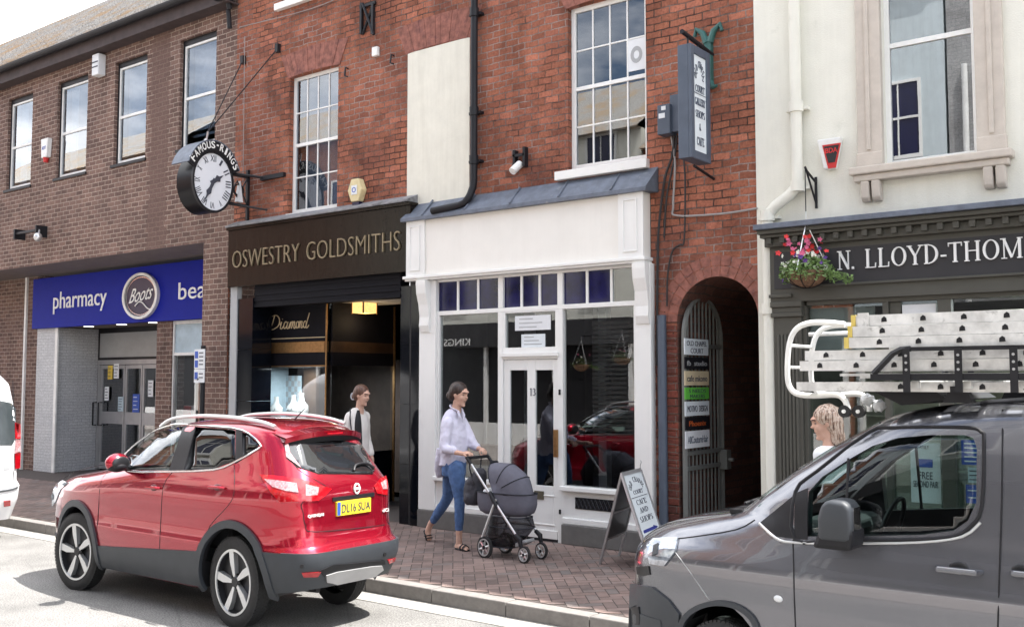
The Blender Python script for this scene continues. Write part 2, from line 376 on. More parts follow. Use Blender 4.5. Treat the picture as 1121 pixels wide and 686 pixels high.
# text fitted to a parallelogram origin+u*U+v*V
def text_mb(mb, s, O, U, V, depth=.01, shear=0, thin=0, N=None, align_h=True):
    cu = bpy.data.curves.new('t', 'FONT'); cu.body = s; cu.size = 1; cu.shear = shear; cu.offset = thin
    cu.resolution_u = 3
    ob = bpy.data.objects.new('t', cu); COL.objects.link(ob)
    me = evald(ob); bpy.data.objects.remove(ob)
    bm = bmesh.new(); bm.from_mesh(me)
    bmesh.ops.dissolve_limit(bm, angle_limit=.01, verts=bm.verts, edges=bm.edges)
    ex = bmesh.ops.extrude_face_region(bm, geom=bm.faces[:])
    for g in ex['geom']:
        if isinstance(g, bmesh.types.BMVert): g.co.z += 1
    xs = [v.co.x for v in bm.verts]; ys = [v.co.y for v in bm.verts]
    x0, x1, y0, y1 = min(xs), max(xs), min(ys), max(ys)
    O, U, V = Vector(O), Vector(U), Vector(V); n = Vector(N) if N is not None else U.cross(V).normalized()
    bm.verts.index_update()
    mb.add([O+U*((v.co.x-x0)/(x1-x0))+V*((v.co.y-y0)/(y1-y0))+n*depth*v.co.z for v in bm.verts], [[v.index for v in f.verts] for f in bm.faces])
    bm.free(); bpy.data.meshes.remove(me)
    return mb
def text_y(mb, s, x0, x1, z0, z1, yy, depth=.008, **k):   # faces -Y
    return text_mb(mb, s, (x0, yy, z0), (x1-x0, 0, 0), (0, 0, z1-z0), depth, N=(0, -1, 0), **k)
def text_x(mb, s, y0, y1, z0, z1, xx, depth=.006, **k):   # faces +X, reads towards +Y
    return text_mb(mb, s, (xx, y0, z0), (0, y1-y0, 0), (0, 0, z1-z0), depth, N=(1, 0, 0), **k)
# serif capitals drawn as strokes on a 0..1 high cell
def SER(adv, *st): return (adv, st)
def L(x0, y0, x1, y1, w): return ('l', x0, y0, x1, y1, w)
def E(cx, cy, rx, ry, a0, a1, tk, tn): return ('e', cx, cy, rx, ry, a0, a1, tk, tn)
sf = lambda x, y, w=.13: L(x-w, y, x+w, y, .05)
GL = {
 'N': SER(.86, L(.16, 0, .16, 1, .055), L(.16, .97, .70, .03, .13), L(.70, 0, .70, 1, .055), sf(.14, .975), sf(.16, .025), sf(.70, .975)),
 'L': SER(.72, L(.18, 0, .18, 1, .13), sf(.18, .975), L(.05, .025, .62, .025, .05), L(.60, .02, .62, .26, .04)),
 'O': SER(.92, E(.45, .5, .40, .50, 0, 360, .13, .05)),
 'Y': SER(.82, L(.40, 0, .40, .45, .13), L(.40, .45, .10, .97, .12), L(.41, .45, .70, .97, .05), sf(.10, .975), sf(.70, .975), sf(.40, .025)),
 'D': SER(.88, L(.18, 0, .18, 1, .13), E(.30, .5, .48, .485, -90, 90, .13, .05), L(.05, .975, .32, .975, .05), L(.05, .025, .32, .025, .05)),
 '-': SER(.40, L(.04, .36, .32, .36, .09)),
 'T': SER(.78, L(.37, 0, .37, 1, .13), L(.04, .965, .70, .965, .06), L(.04, .80, .04, .99, .04), L(.70, .80, .70, .99, .04), sf(.37, .025)),
 'H': SER(.92, L(.18, 0, .18, 1, .13), L(.72, 0, .72, 1, .13), L(.18, .52, .72, .52, .05), sf(.18, .975), sf(.72, .975), sf(.18, .025), sf(.72, .025)),
 'M': SER(1.08, L(.16, 0, .16, 1, .05), L(.16, .97, .52, .05, .12), L(.52, .05, .88, .97, .05), L(.90, 0, .90, 1, .13), sf(.12, .975), sf(.92, .975), sf(.16, .025), sf(.90, .025)),
 '.': SER(.34, L(.12, .0, .12, .13, .12)),
 '1': SER(.5, L(.24, 0, .24, 1, .12), sf(.24, .025), L(.08, .85, .24, .97, .06)),
 '5': SER(.62, L(.12, .97, .5, .97, .07), L(.12, .55, .12, .99, .06), E(.26, .33, .24, .31, -140, 110, .12, .06)),
 '3': SER(.62, E(.24, .73, .20, .25, -80, 140, .11, .06), E(.24, .28, .25, .27, -140, 90, .12, .06)),
 'A': SER(.84, L(.40, .99, .10, .02, .05), L(.40, .99, .70, .02, .12), L(.2, .34, .6, .34, .05), sf(.1, .025, .1), sf(.7, .025)),
 'C': SER(.84, E(.45, .5, .38, .49, 40, 320, .13, .05), L(.74, .7, .74, .95, .05)),
 'E': SER(.76, L(.18, 0, .18, 1, .13), L(.05, .97, .64, .97, .06), L(.05, .03, .66, .03, .06), L(.18, .52, .5, .52, .05), L(.64, .78, .64, 1, .04), L(.66, 0, .66, .24, .04)),
 'F': SER(.7, L(.18, 0, .18, 1, .13), L(.05, .97, .62, .97, .06), L(.18, .52, .48, .52, .05), sf(.18, .025), L(.62, .78, .62, 1, .04)),
 'G': SER(.88, E(.45, .5, .38, .49, 40, 330, .13, .05), L(.74, .05, .74, .42, .11)),
 'P': SER(.74, L(.18, 0, .18, 1, .13), E(.30, .73, .32, .25, -90, 90, .12, .05), L(.05, .97, .32, .97, .05), L(.18, .48, .32, .48, .05), sf(.18, .025)),
 'R': SER(.82, L(.18, 0, .18, 1, .13), E(.30, .73, .30, .25, -90, 90, .12, .05), L(.05, .97, .32, .97, .05), L(.18, .48, .32, .48, .05), sf(.18, .025), L(.36, .47, .72, .02, .12)),
 'S': SER(.66, E(.31, .74, .21, .24, 30, 270, .10, .06), E(.30, .26, .23, .25, -150, 90, .12, .06)),
 'U': SER(.88, L(.18, .3, .18, 1, .13), E(.43, .32, .25, .30, 180, 360, .12, .06), L(.68, .3, .68, 1, .05), sf(.18, .975), sf(.68, .975)),
 '&': SER(.9, E(.34, .76, .16, .22, 0, 360, .09, .05), E(.32, .27, .26, .26, 60, 340, .12, .06), L(.24, .62, .78, .02, .11)),
 ' ': SER(.42),
}
def serif(mb, s, O, U, V, N, depth=.02):
    """U spans the whole string width, V the cap height"""
    tot = sum(GL[c][0] for c in s); O, U, V, N = Vector(O), Vector(U), Vector(V), Vector(N); x = 0; k = 0
    def pt(a, b, d): return O+U*(a/tot)+V*b+N*d
    for c in s:
        adv, st = GL[c]
        for q in st:
            k += 1; d1 = depth+.0004*(k % 7)
            if q[0] == 'l':
                _, x0, y0, x1, y1, w = q; dx, dy = x1-x0, y1-y0; l = math.hypot(dx, dy) or 1; nx, ny = -dy/l*w/2, dx/l*w/2
                P = [(x0+nx, y0+ny), (x1+nx, y1+ny), (x1-nx, y1-ny), (x0-nx, y0-ny)]
                mb.add([pt(x+a, b, 0) for a, b in P]+[pt(x+a, b, d1) for a, b in P], [(4, 5, 6, 7), (0, 1, 5, 4), (1, 2, 6, 5), (2, 3, 7, 6), (3, 0, 4, 7)])
            else:
                _, cx, cy, rx, ry, a0, a1, tk, tn = q; n = 20; vs = []
                for i in range(n+1):
                    a = rad(a0+(a1-a0)*i/n); ca, sa = math.cos(a), math.sin(a)
                    o_ = (cx+rx*ca, cy+ry*sa); i_ = (cx+(rx-tk)*ca, cy+(ry-tn)*sa)
                    vs += [pt(x+o_[0], o_[1], 0), pt(x+o_[0], o_[1], d1), pt(x+i_[0], i_[1], d1), pt(x+i_[0], i_[1], 0)]
                fs = []
                for i in range(n):
                    b = i*4
                    for j in range(3): fs.append((b+j, b+j+1, b+4+j+1, b+4+j))
                mb.add(vs, fs)
        x += adv
    return mb
# ------------------------------------------------------------------ ground
PV = .12
g = MB().box(-150, 80, -60, 90, -.6, 0)
road_m = bpy.data.materials.new('pale_worn_asphalt'); road_m.use_nodes = True
nt = road_m.node_tree; b = nt.nodes['Principled BSDF']; b.inputs['Roughness'].default_value = .85
p = pos(nt)
c = ramp(nt, noise(nt, p, 75, 3, .8), [(.34, (.045, .044, .043)), (.60, (.26, .254, .244))])
c2 = ramp(nt, noise(nt, p, .9, 5, .65), [(.30, (.66,)*3), (.50, (1.0,)*3), (.70, (1.22,)*3)])
c = mixc(nt, 1.0, c, c2, 'MULTIPLY')
vo = nt.nodes.new('ShaderNodeTexVoronoi'); vo.feature = 'DISTANCE_TO_EDGE'; vo.inputs['Scale'].default_value = .9
vn = mixc(nt, .12, p, nt.nodes.new('ShaderNodeTexNoise').outputs[1]); nt.links.new(vn, vo.inputs['Vector'])
cr = ramp(nt, vo.outputs[0], [(.0, (.80,)*3), (.006, (1,)*3)])
c = mixc(nt, 1.0, c, cr, 'MULTIPLY')
nt.links.new(c, b.inputs['Base Color']); bump(nt, b, noise(nt, p, 90, 3, .8), .6, .01)
o = g.build('road', road_m); struct(o)
# patches of newer tarmac / worn bay paint on the road
mbp = MB()
for (xa, ya, xb, yb) in [(-9.9, 3.9, -8.9, 4.3), (-5.3, 4.5, -4.5, 5.9)]:
    n_ = 14; pts = []
    for i in range(n_):
        a = 2*math.pi*i/n_; pts.append(((xa+xb)/2+(xb-xa)/2*math.copysign(abs(math.cos(a))**.4, math.cos(a))+random.uniform(-.03, .03), (ya+yb)/2+(yb-ya)/2*math.copysign(abs(math.sin(a))**.4, math.sin(a))+random.uniform(-.03, .03)))
    mbp.prism(pts, 0, .004, 'z')
o = mbp.build('road_patch', mat('road_patch_tarmac', (.17, .167, .16), .9, var=.4, scale=50, bmp=.3)); struct(o)
# gutter strip by the kerb
o = MB().box(-60, 20, 6.08, 6.33, -.01, .005).build('gutter', mat('concrete_gutter', (.27, .26, .24), .85, var=.2, scale=9, bmp=.2, dirt=((.14, .13, .12), 3.2, .63))); struct(o)
# kerb stones
kb = MB(); x = -40.0
while x < 12:
    l = .78; kb.box(x+.004, x+l-.004, 6.33+random.uniform(-.003, .003), 6.47, -.02, PV+random.uniform(-.003, .002)); x += l
o = kb.build('kerb', M['kerb'], bevel=.008); struct(o)
# paving: herringbone of small bricks, laid as one sheet over a dark bed
pm = MB(); gap = .0045; sc_ = .105; ang = rad(45); ca, sa = math.cos(ang), math.sin(ang)
cols = []
def inpav(x, y): return -21.5 < x < 2.5 and 6.46 < y < 9.05
for i in range(-330, 130):
    for j in range(-230, 330):
        s = (i-j) % 4
        if s not in (0, 3): continue
        w, h = (2, 1) if s == 0 else (1, 2)
        cxp = (i+w/2)*sc_; cyp = (j+h/2)*sc_
        wx = (cxp*ca-cyp*sa)*.86; wy = cxp*sa+cyp*ca
        if not inpav(wx, wy): continue
        P = []
        for (a_, b_) in ((gap, gap), (w*sc_-gap, gap), (w*sc_-gap, h*sc_-gap), (gap, h*sc_-gap)):
            u = i*sc_+a_; v = j*sc_+b_; P.append(((u*ca-v*sa)*.86, min(max(u*sa+v*ca, 6.47), 9.04), PV+.002))
        if random.random() < .5: P = [(q[0], q[1], q[2]+random.uniform(-.0012, .0012)) for q in P]
        pm.add(P, [(0, 1, 2, 3)]); cols.append(random.random())
o = pm.build('pavement', [], fix=False)
at = o.data.color_attributes.new('tone', 'FLOAT_COLOR', 'CORNER')
for p_, k in zip(o.data.polygons, cols):
    for li in p_.loop_indices: at.data[li].color = (k, k, k, 1)
pm_m = bpy.data.materials.new('red_brown_pavers'); pm_m.use_nodes = True; nt = pm_m.node_tree; b = nt.nodes['Principled BSDF']; b.inputs['Roughness'].default_value = .85
an = nt.nodes.new('ShaderNodeAttribute'); an.attribute_name = 'tone'
c = ramp(nt, an.outputs['Fac'], [(0, (.145, .108, .098)), (.35, (.205, .145, .128)), (.75, (.235, .168, .148)), (1, (.160, .138, .130))])
st = ramp(nt, noise(nt, pos(nt), 1.6, 6, .7), [(.35, (.68,)*3), (.7, (1.18,)*3)])
c = mixc(nt, 1, c, st, 'MULTIPLY')
sp = ramp(nt, noise(nt, pos(nt), 22, 3, .7), [(.70, (0,)*3), (.74, (.5,)*3)])
c = mixc(nt, sp, c, (.33, .29, .27))
nt.links.new(c, b.inputs['Base Color']); bump(nt, b, noise(nt, pos(nt), 70, 4), .35, .005)
o.data.materials.append(pm_m); struct(o)
o = MB().box(-60, 20, 6.47, 40, -.3, PV-.002).build('pavement_bed', mat('paving_bed', (.075, .06, .055), .95, var=.3, scale=40)); struct(o)
o = MB().box(-60, 30, -4, .7, -.3, PV).build('pavement_far_side', mat('far_paving', (.28, .25, .23), .9, var=.15, scale=4)); struct(o)

# ------------------------------------------------------------------ walls with openings
def wall(x0, x1, z0, z1, yy, holes, m, name, parent, depth=.14, extra=None):
    xs = sorted({x0, x1, *[h[0] for h in holes], *[h[1] for h in holes]}); xs = [v for v in xs if x0 <= v <= x1]
    zs = sorted({z0, z1, *[h[2] for h in holes], *[h[3] for h in holes]}); zs = [v for v in zs if z0 <= v <= z1]
    mb = MB()
    for i in range(len(xs)-1):
        for j in range(len(zs)-1):
            cx_, cz_ = (xs[i]+xs[i+1])/2, (zs[j]+zs[j+1])/2
            if any(h[0] < cx_ < h[1] and h[2] < cz_ < h[3] for h in holes): continue
            mb.add([(xs[i], yy, zs[j]), (xs[i+1], yy, zs[j]), (xs[i+1], yy, zs[j+1]), (xs[i], yy, zs[j+1])], [(0, 1, 2, 3)])
    for h in holes:
        a, b_, c_, d_ = h[:4]; dp = h[4] if len(h) > 4 else depth
        c_ = max(c_, z0); y2 = yy+dp
        mb.add([(a, yy, c_), (a, y2, c_), (a, y2, d_), (a, yy, d_), (b_, yy, c_), (b_, y2, c_), (b_, y2, d_), (b_, yy, d_)],
               [(0, 1, 2, 3), (5, 4, 7, 6), (3, 2, 6, 7), (1, 0, 4, 5)])
    if extra: extra(mb)
    return mb.build(name, m, parent, fix=False)
def room(parent, x0, x1, y0, y1, z0, z1, m, name='interior'):
    v = [(x, y, z) for x in (x0, x1) for y in (y0, y1) for z in (z0, z1)]
    return MB().add(v, [(0, 1, 3, 2), (4, 6, 7, 5), (2, 3, 7, 6), (0, 2, 6, 4), (1, 5, 7, 3)]).build(name, m, parent, fix=False)
def window(parent, x0, x1, z0, z1, yy, cols=1, rows=2, fw=.05, bar=.018, m=None, gl=None, meet=None, label=None, dep=.05, name='window'):
    """frame ring, meeting rail and glazing bars as one part; the glass is its child"""
    m = m or M['white']; gl = gl or M['glass_up']; mb = MB(); y0, y1 = yy, yy+dep
    mb.box(x0, x0+fw, y0, y1, z0, z1).box(x1-fw, x1, y0, y1, z0, z1)
    mb.box(x0+fw, x1-fw, y0+.002, y1, z0, z0+fw*1.2).box(x0+fw, x1-fw, y0+.002, y1, z1-fw, z1)
    zm = z0+(z1-z0)*(meet or .5)
    if meet is not None: mb.box(x0+fw, x1-fw, y0+.004, y1-.004, zm-.022, zm+.022)
    ia, ib, ja, jb = x0+fw, x1-fw, z0+fw*1.2, z1-fw
    for i in range(1, cols): xx = ia+(ib-ia)*i/cols; mb.box(xx-bar/2, xx+bar/2, y0+.012, y1-.012, ja, jb)
    def rowbars(a, b_, n):
        for j in range(1, n): zz = a+(b_-a)*j/n; mb.box(ia, ib, y0+.014, y1-.014, zz-bar/2, zz+bar/2)
    if meet is not None and rows > 2: rowbars(ja, zm, rows//2); rowbars(zm, jb, rows//2)
    w = mb.build(name, m, parent, bevel=.003)
    if label: w['label'] = label
    pn = MB().box(ia-.005, ib+.005, yy+dep*.5-.002, yy+dep*.5+.002, ja-.005, jb+.005)
    pn.build('pane', gl, w)
    return w
W9 = 9.0
# ================================================================== pharmacy building
pb = thing('pharmacy_building', 'brown brick two-storey building with slate roof over the blue pharmacy sign', 'building', (-17, 9, PV))
bw = [(-18.75, -17.84), (-16.97, -15.98), (-15.14, -14.22), (-13.33, -12.42)]
holes = [(a, b_, 5.36, 7.09, .16) for a, b_ in bw]
OV = 3.89
wall(-30, -11.93, OV, 7.42, W9, holes, M['brick_boots'], 'wall', pb)
MB().add([(-30, W9, OV), (-11.93, W9, OV), (-11.93, 9.9, OV-.02), (-30, 9.9, OV-.02)], [(0, 1, 2, 3)]).build('soffit', M['soffit'], pb, fix=False)
MB().box(-12.64, -12.045, W9+.001, 9.9, PV, OV-.001).build('pier', M['brick_boots'], pb)
MB().box(-21, -19.17, 9.9, 10.2, PV, OV).box(-30, -21.0, 9.9, 10.2, PV, OV).build('pier', M['brick_boots'], pb)
MB().box(-19.62, -19.56, 9.86, 9.9, PV, OV).build('post', M['plastic_white'], pb)
x1p, x0p = Y(187, 420, 9.9).x, Y(170.5, 420, 9.9).x
MB().box(x0p, x1p, 9.9, 10.15, PV, 2.86).build('pier', M['brick_boots'], pb)
room(pb, -29.9, -12.0, 9.4, 13, 4.0, 7.40, M['int_grey'])
for i, (a, b_) in enumerate(bw):
    MB().box(a+.0, b_, 9.055, 9.13, 7.0, 7.09).box(a, a+.04, 9.055, 9.13, 5.36, 7.0).build('window_surround', M['black'], pb)
    w = window(pb, a+.04, b_-.002, 5.40, 7.0, 9.06, 1, 2, .035, meet=.48, m=M['plastic_white'])
    MB().box(a-.05, b_+.03, 8.975, 9.06, 5.33, 5.375).build('sill', M['black'], pb)
    cb = MB()
    if i in (2, 3):
        cb.box(a+.04, b_, 9.24, 9.25, 5.7, 7.0)
        for zz in (5.62, 5.5): cb.box(a+.04, b_, 9.24, 9.25, zz-.02, zz+.02)
    else: cb.box(a+.05, a+.28, 9.24, 9.25, 5.36, 7.0)
    cb.build('blind', M['curtain'], w)
# roof: tiles in rows
rb = MB(); RZ0, RY0, RZ1, RY1 = 7.56, 8.66, Y(60, 25, 12.3).z, 12.3
nr = 26
for i in range(nr):
    t0, t1 = i/nr, (i+1)/nr
    ya, yb, za, zb = RY0+(RY1-RY0)*t0, RY0+(RY1-RY0)*t1, RZ0+(RZ1-RZ0)*t0, RZ0+(RZ1-RZ0)*t1
    x = -30.0-(.15 if i % 2 else 0)
    while x < -11.9:
        x2 = min(x+.3, -11.9); k = random.uniform(0, .006)
        rb.add([(x+.004, ya-.01, za+.028+k), (x2-.004, ya-.01, za+.028+k), (x2-.004, yb, zb+.006), (x+.004, yb, zb+.006), (x+.004, ya-.01, za+.01), (x2-.004, ya-.01, za+.01)], [(0, 1, 2, 3), (4, 5, 1, 0)]); x = x2
rb.add([(-30, RY0, RZ0), (-11.9, RY0, RZ0), (-11.9, RY1, RZ1), (-30, RY1, RZ1), (-30, 16, RZ0), (-11.9, 16, RZ0)], [(0, 1, 2, 3), (3, 2, 5, 4)])
rb.build('roof', M['slate'], pb, fix=False)
MB().box(-30, -11.9, 8.78, 8.80, 7.32, 7.54).box(-30, -11.9, 8.80, 9.0, 7.32, 7.34).build('fascia_board', M['timber_dark'], pb)
gt = MB(); n_ = 8
for xa, xb in ((-30, -11.88),):
    vs = []
    for i in range(n_+1):
        a = math.pi+math.pi*i/n_; vs.append((8.70+.075*math.cos(a), 7.56+.075*math.sin(a)))
    for i in range(n_): gt.add([(xa, *vs[i]), (xb, *vs[i]), (xb, *vs[i+1]), (xa, *vs[i+1])], [(0, 1, 2, 3)])
gt.cyl((-11.98, 8.80, 7.5), (-11.98, 8.9, 7.25), .04).cyl((-12.02, 8.9, 7.25), (-12.02, 8.93, 6.98), .035).box(-12.1, -11.9, 8.7, 8.9, 7.35, 7.55)
gt.build('gutter', M['black'], pb, fix=False)
# blue sign
sg = thing('pharmacy_sign', 'long blue shop sign reading pharmacy with a round emblem in the middle', 'sign', (-16, 9.85, 2.85))
MB().box(-19.19, -12.64, 9.80, 9.897, 2.84, 3.80).build('panel', M['boots_blue'], sg, bevel=.005)
t = MB(); a = Y(59, 330, 9.8); b_ = Y(117, 330, 9.8)
text_y(t, 'pharmacy', a.x, b_.x, Y(59, 344, 9.8).z, Y(59, 320, 9.8).z, 9.798, .012)
a = Y(196, 320, 9.8)
text_y(t, 'beauty', a.x, a.x+1.45, Y(196, 334, 9.8).z, Y(196, 309.5, 9.8).z, 9.798, .012)
t.build('lettering', M['sign_white'], sg)
cc = Y(155.5, 324, 9.8); RX = (Y(175, 324, 9.8).x-Y(136.5, 324, 9.8).x)/2; RZ = (Y(155, 299, 9.8).z-Y(155, 349.5, 9.8).z)/2
em = MB().ring((cc.x, 9.775, cc.z), 'y', 1, .88, .06, 40, (RX, RZ)).build('emblem', M['plastic_white'], sg, smooth=True)
d_ = MB(); n_ = 40
d_.prism([(cc.x+RX*.9*math.cos(2*math.pi*i/n_), cc.z+RZ*.9*math.sin(2*math.pi*i/n_)) for i in range(n_)], 9.775, 9.799)
d_.build('disc', M['navy'], em)
MB().ring((cc.x, 9.773, cc.z), 'y', .83, .80, .006, 40, (RX, RZ)).build('disc_line', M['chrome'], em)
t = MB(); text_mb(t, 'Boots', (cc.x-RX*.66, 9.772, cc.z-RZ*.30), (RX*1.3, 0, RZ*.16), (RX*.10, 0, RZ*.62), .006, shear=.35, N=(0, -1, 0))
t.tube([(cc.x-RX*.3+RX*.9*u, 9.768, cc.z-RZ*.42+RZ*.18*math.sin(u*5)) for u in [i/10 for i in range(11)]], .012, 5)
t.build('script', M['sign_white'], em)
# entrance of the pharmacy
en = thing('pharmacy_entrance', 'grey framed glass entrance doors in a white tiled recess under the blue sign', 'entrance', (-16, 10.4, PV))
xt = -18.42; YD = 10.75
MB().box(-19.165, xt, 9.9, 10.1, PV, 2.84).box(xt-.1, xt, 10.1, YD, PV, 2.84).build('tiled_wall', M['tile_white'], en)
MB().box(xt-.02, xt+.07, 9.87, 9.90, PV, 2.84).build('trim', M['plastic_white'], en)
MB().add([(-19.1, 9.9, 2.86), (-12.6, 9.9, 2.86), (-12.6, YD+.5, 2.86), (-19.1, YD+.5, 2.86)], [(0, 1, 2, 3)]).build('ceiling', M['soffit'], en, fix=False)
dl = MB()
for px in (97, 133, 168): c_ = Y(px, 361, 10.15); dl.cyl((c_.x, 10.15, 2.852), (c_.x, 10.15, 2.857), .09, n=16)
dl.build('downlight', mat('downlight_lens', (.8, .8, .75), .4, emit=((1, .95, .85), 2.0)), en)
xd0, xd1 = xt, Y(172, 430, YD).x
MB().box(xd0, xd0+.04, YD-.01, YD+.05, PV, 2.86).box(xd0+.04, xd1, YD-.01, YD+.05, 2.76, 2.86).box(xd0+.04, xd1, YD-.01, YD+.04, 2.24, 2.29).build('frame_dark', M['black'], en)
MB().box(xd0+.04, xd1, YD, YD+.03, 2.29, 2.76).build('transom_panel', M['panel_grey'], en)
MB().box(xd0+.04, xd0+.09, YD-.03, YD+.04, PV, 2.24).box(xd0+.04, xd1, YD-.032, YD+.04, 2.15, 2.24).build('door_frame', M['alu'], en)
edges = [Y(q, 430, YD).x for q in (89, 110.5, 137.5, 156.5, 173)]
for i in range(4):
    a, b_ = edges[i]+.01, edges[i+1]-.01; fw_ = .05
    dr = MB().box(a, a+fw_, YD-.02, YD+.02, PV+.03, 2.14).box(b_-fw_, b_, YD-.02, YD+.02, PV+.03, 2.14)
    dr.box(a+fw_, b_-fw_, YD-.019, YD+.019, PV+.03, PV+.16).box(a+fw_, b_-fw_, YD-.019, YD+.019, 2.07, 2.14).box(a+fw_, b_-fw_, YD-.019, YD+.019, 1.02, 1.25)
    d_ = dr.build('door', M['alu'], en, bevel=.003)
    MB().box(a+fw_-.005, b_-fw_+.005, YD-.002, YD+.002, PV+.15, 2.08).build('pane', M['glass'], d_)
hd = MB()
hx = edges[1]
hd.tube([(hx-.10, YD-.02, 1.42), (hx-.10, YD-.1, 1.42), (hx-.10, YD-.1, .98), (hx-.10, YD-.02, .98)], .014, 6)
hd.tube([(hx+.09, YD-.02, 1.42), (hx+.09, YD-.1, 1.42), (hx+.09, YD-.1, .98), (hx+.09, YD-.02, .98)], .014, 6)
hd.build('handle', M['black'], en)
def poster(name, px0, py0, px1, py1, yy, m, label, cat='notice', lines=0, group=None, lm=None):
    a = Y(px0, py1, yy); b_ = Y(px1, py0, yy); zc = (a.z+b_.z)/2; z0 = Y(px0, py1, yy).z; z1 = Y(px0, py0, yy).z
    o_ = MB().box(a.x, b_.x, yy-.004, yy, z0, z1); t_ = thing(name, label, cat, ((a.x+b_.x)/2, yy, z0), group)
    o_.build('sheet', m, t_)
    if lines:
        l_ = MB(); random.seed(int(px0*7+py0))
        for i in range(lines):
            zz = z1-(z1-z0)*(i+.8)/(lines+.6); xx = a.x+(b_.x-a.x)*random.uniform(.5, .9)
            l_.box(a.x+(b_.x-a.x)*.12, xx, yy-.006, yy-.0045, zz-(z1-z0)*.012-.003, zz+(z1-z0)*.012+.003)
        l_.build('print', lm or M['text_dark'], t_)
    return t_
poster('notice', 118, 400, 123.5, 415, YD-.03, M['poster_yel'], 'yellow notice at the top of the pharmacy door glass', lines=3)
poster('notice', 124.5, 398, 130.5, 414, YD-.03, M['paper'], 'white notice beside the yellow one on the pharmacy door', lines=4)
poster('notice', 114.5, 423, 119.5, 438, YD-.03, M['paper'], 'small white notice low on the left pharmacy door glass', lines=4)
poster('notice', 129, 434, 135.5, 450, YD-.03, M['int_blue'], 'pale blue notice in the second pharmacy door', lines=5)
poster('notice', 145, 431, 153, 451, YD-.03, M['blue_sign'], 'blue notice with white lines in the third pharmacy door', lines=4, lm=M['paper'])
poster('notice', 162, 416, 168, 434, YD-.03, M['paper'], 'white notice in the right-hand pharmacy door', lines=4)
# shop window right of the brick pier
xw0, xw1 = Y(187.5, 430, 9.95).x, -12.64
sw = thing('pharmacy_window', 'tall white framed shop window between brick piers beside the pharmacy doors', 'window', ((xw0+xw1)/2, 9.95, PV))
fr_ = MB().box(xw0, xw0+.09, 9.92, 10.0, PV, 2.84).box(xw0+.09, xw1, 9.925, 10.0, 2.78, 2.84).box(xw0+.09, xw1, 9.925, 10.0, 2.26, 2.31).box(xw0+.09, xw1, 9.925, 10.0, PV, .5)
fr_.build('frame', M['plastic_white'], sw, bevel=.004)
MB().box(xw0+.09, xw1, 9.95, 9.98, 2.31, 2.78).build('upper_panel', M['int_blue'], sw)
MB().box(xw0+.085, xw1, 9.955, 9.96, .5, 2.27).build('pane', M['glass'], sw)
MB().box(xw0+.1, xw1, 10.35, 10.37, PV, 2.3).build('backdrop', mat('window_backdrop', (.30, .29, .28), .8, var=.2, scale=3), sw)
poster('window_poster', 190, 443, 214, 466, 10.2, mat('red_white_poster', (.62, .52, .50), .6, var=.1), 'large pale poster with a red band low in the pharmacy window', 'poster')
MB().box(Y(191, 450, 10.19).x, Y(206, 450, 10.19).x, 10.185, 10.192, Y(195, 452, 10.19).z, Y(195, 444, 10.19).z)
a = Y(191, 449, 10.18); b_ = Y(209, 449, 10.18)
one('poster_band', MB().box(a.x, b_.x, 10.17, 10.185, a.z-.1, a.z+.08), M['red'], 'red card strip standing in the pharmacy window', 'card')
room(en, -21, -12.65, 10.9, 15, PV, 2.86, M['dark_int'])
# things stuck on the pharmacy wall
def alarm(name, px, py, w, h, yy, m, label, red=True, d=.09, taper=.75):
    c_ = Y(px, py, yy); t_ = thing(name, label, 'alarm box', (c_.x, yy, c_.z-h/2))
    MB().prism([(c_.x-w/2, c_.z+h/2), (c_.x+w/2, c_.z+h/2), (c_.x+w/2*taper, c_.z-h/2), (c_.x-w/2*taper, c_.z-h/2)], yy-d, yy-.002).build('cover', m, t_, bevel=.012)
    return t_, c_
t_, c_ = alarm('alarm_box', 53.5, 163, .24, .34, W9, M['plastic_white'], 'white tapered alarm box with red strobe between the two left upper windows')
MB().cyl((c_.x, W9-.05, c_.z-.17), (c_.x, W9-.05, c_.z-.25), .05, .04).build('strobe', M['red'], t_)
t = MB(); text_y(t, 'ADT', c_.x-.07, c_.x+.06, c_.z-.03, c_.z+.03, W9-.091, .003); t.build('lettering', M['blue_sign'], t_)
t_, c_ = alarm('alarm_box', 112.5, 73, .20, .36, W9, M['paper'], 'oblong white alarm box high under the eaves of the brown building', d=.14, taper=1)
MB().box(c_.x-.085, c_.x+.085, W9-.146, W9-.14, c_.z+.03, c_.z+.05).box(c_.x-.085, c_.x+.085, W9-.146, W9-.14, c_.z-.05, c_.z-.03).build('slot', M['text_dark'], t_)
c_ = Y(28, 258, W9); t_ = thing('security_camera', 'security camera on a black wall arm above the pharmacy overhang', 'camera', (c_.x, W9, c_.z))
a = Y(18, 256, 8.85); b_ = Y(42, 262, 8.85)
MB().box(a.x, b_.x, 8.82, 8.86, a.z-.02, a.z+.02).box(a.x-.01, a.x+.03, 8.8, 9, a.z-.1, a.z+.08).box(b_.x-.03, b_.x+.01, 8.8, 9.0, a.z-.12, a.z+.08).build('arm', M['black'], t_)
MB().ball((b_.x+.08, 8.8, a.z-.14), (.07, .07, .08)).cyl((b_.x+.07, 8.82, a.z-.08), (b_.x+.0, 8.86, a.z+.0), .015).build('dome', M['silver'], t_, smooth=True)

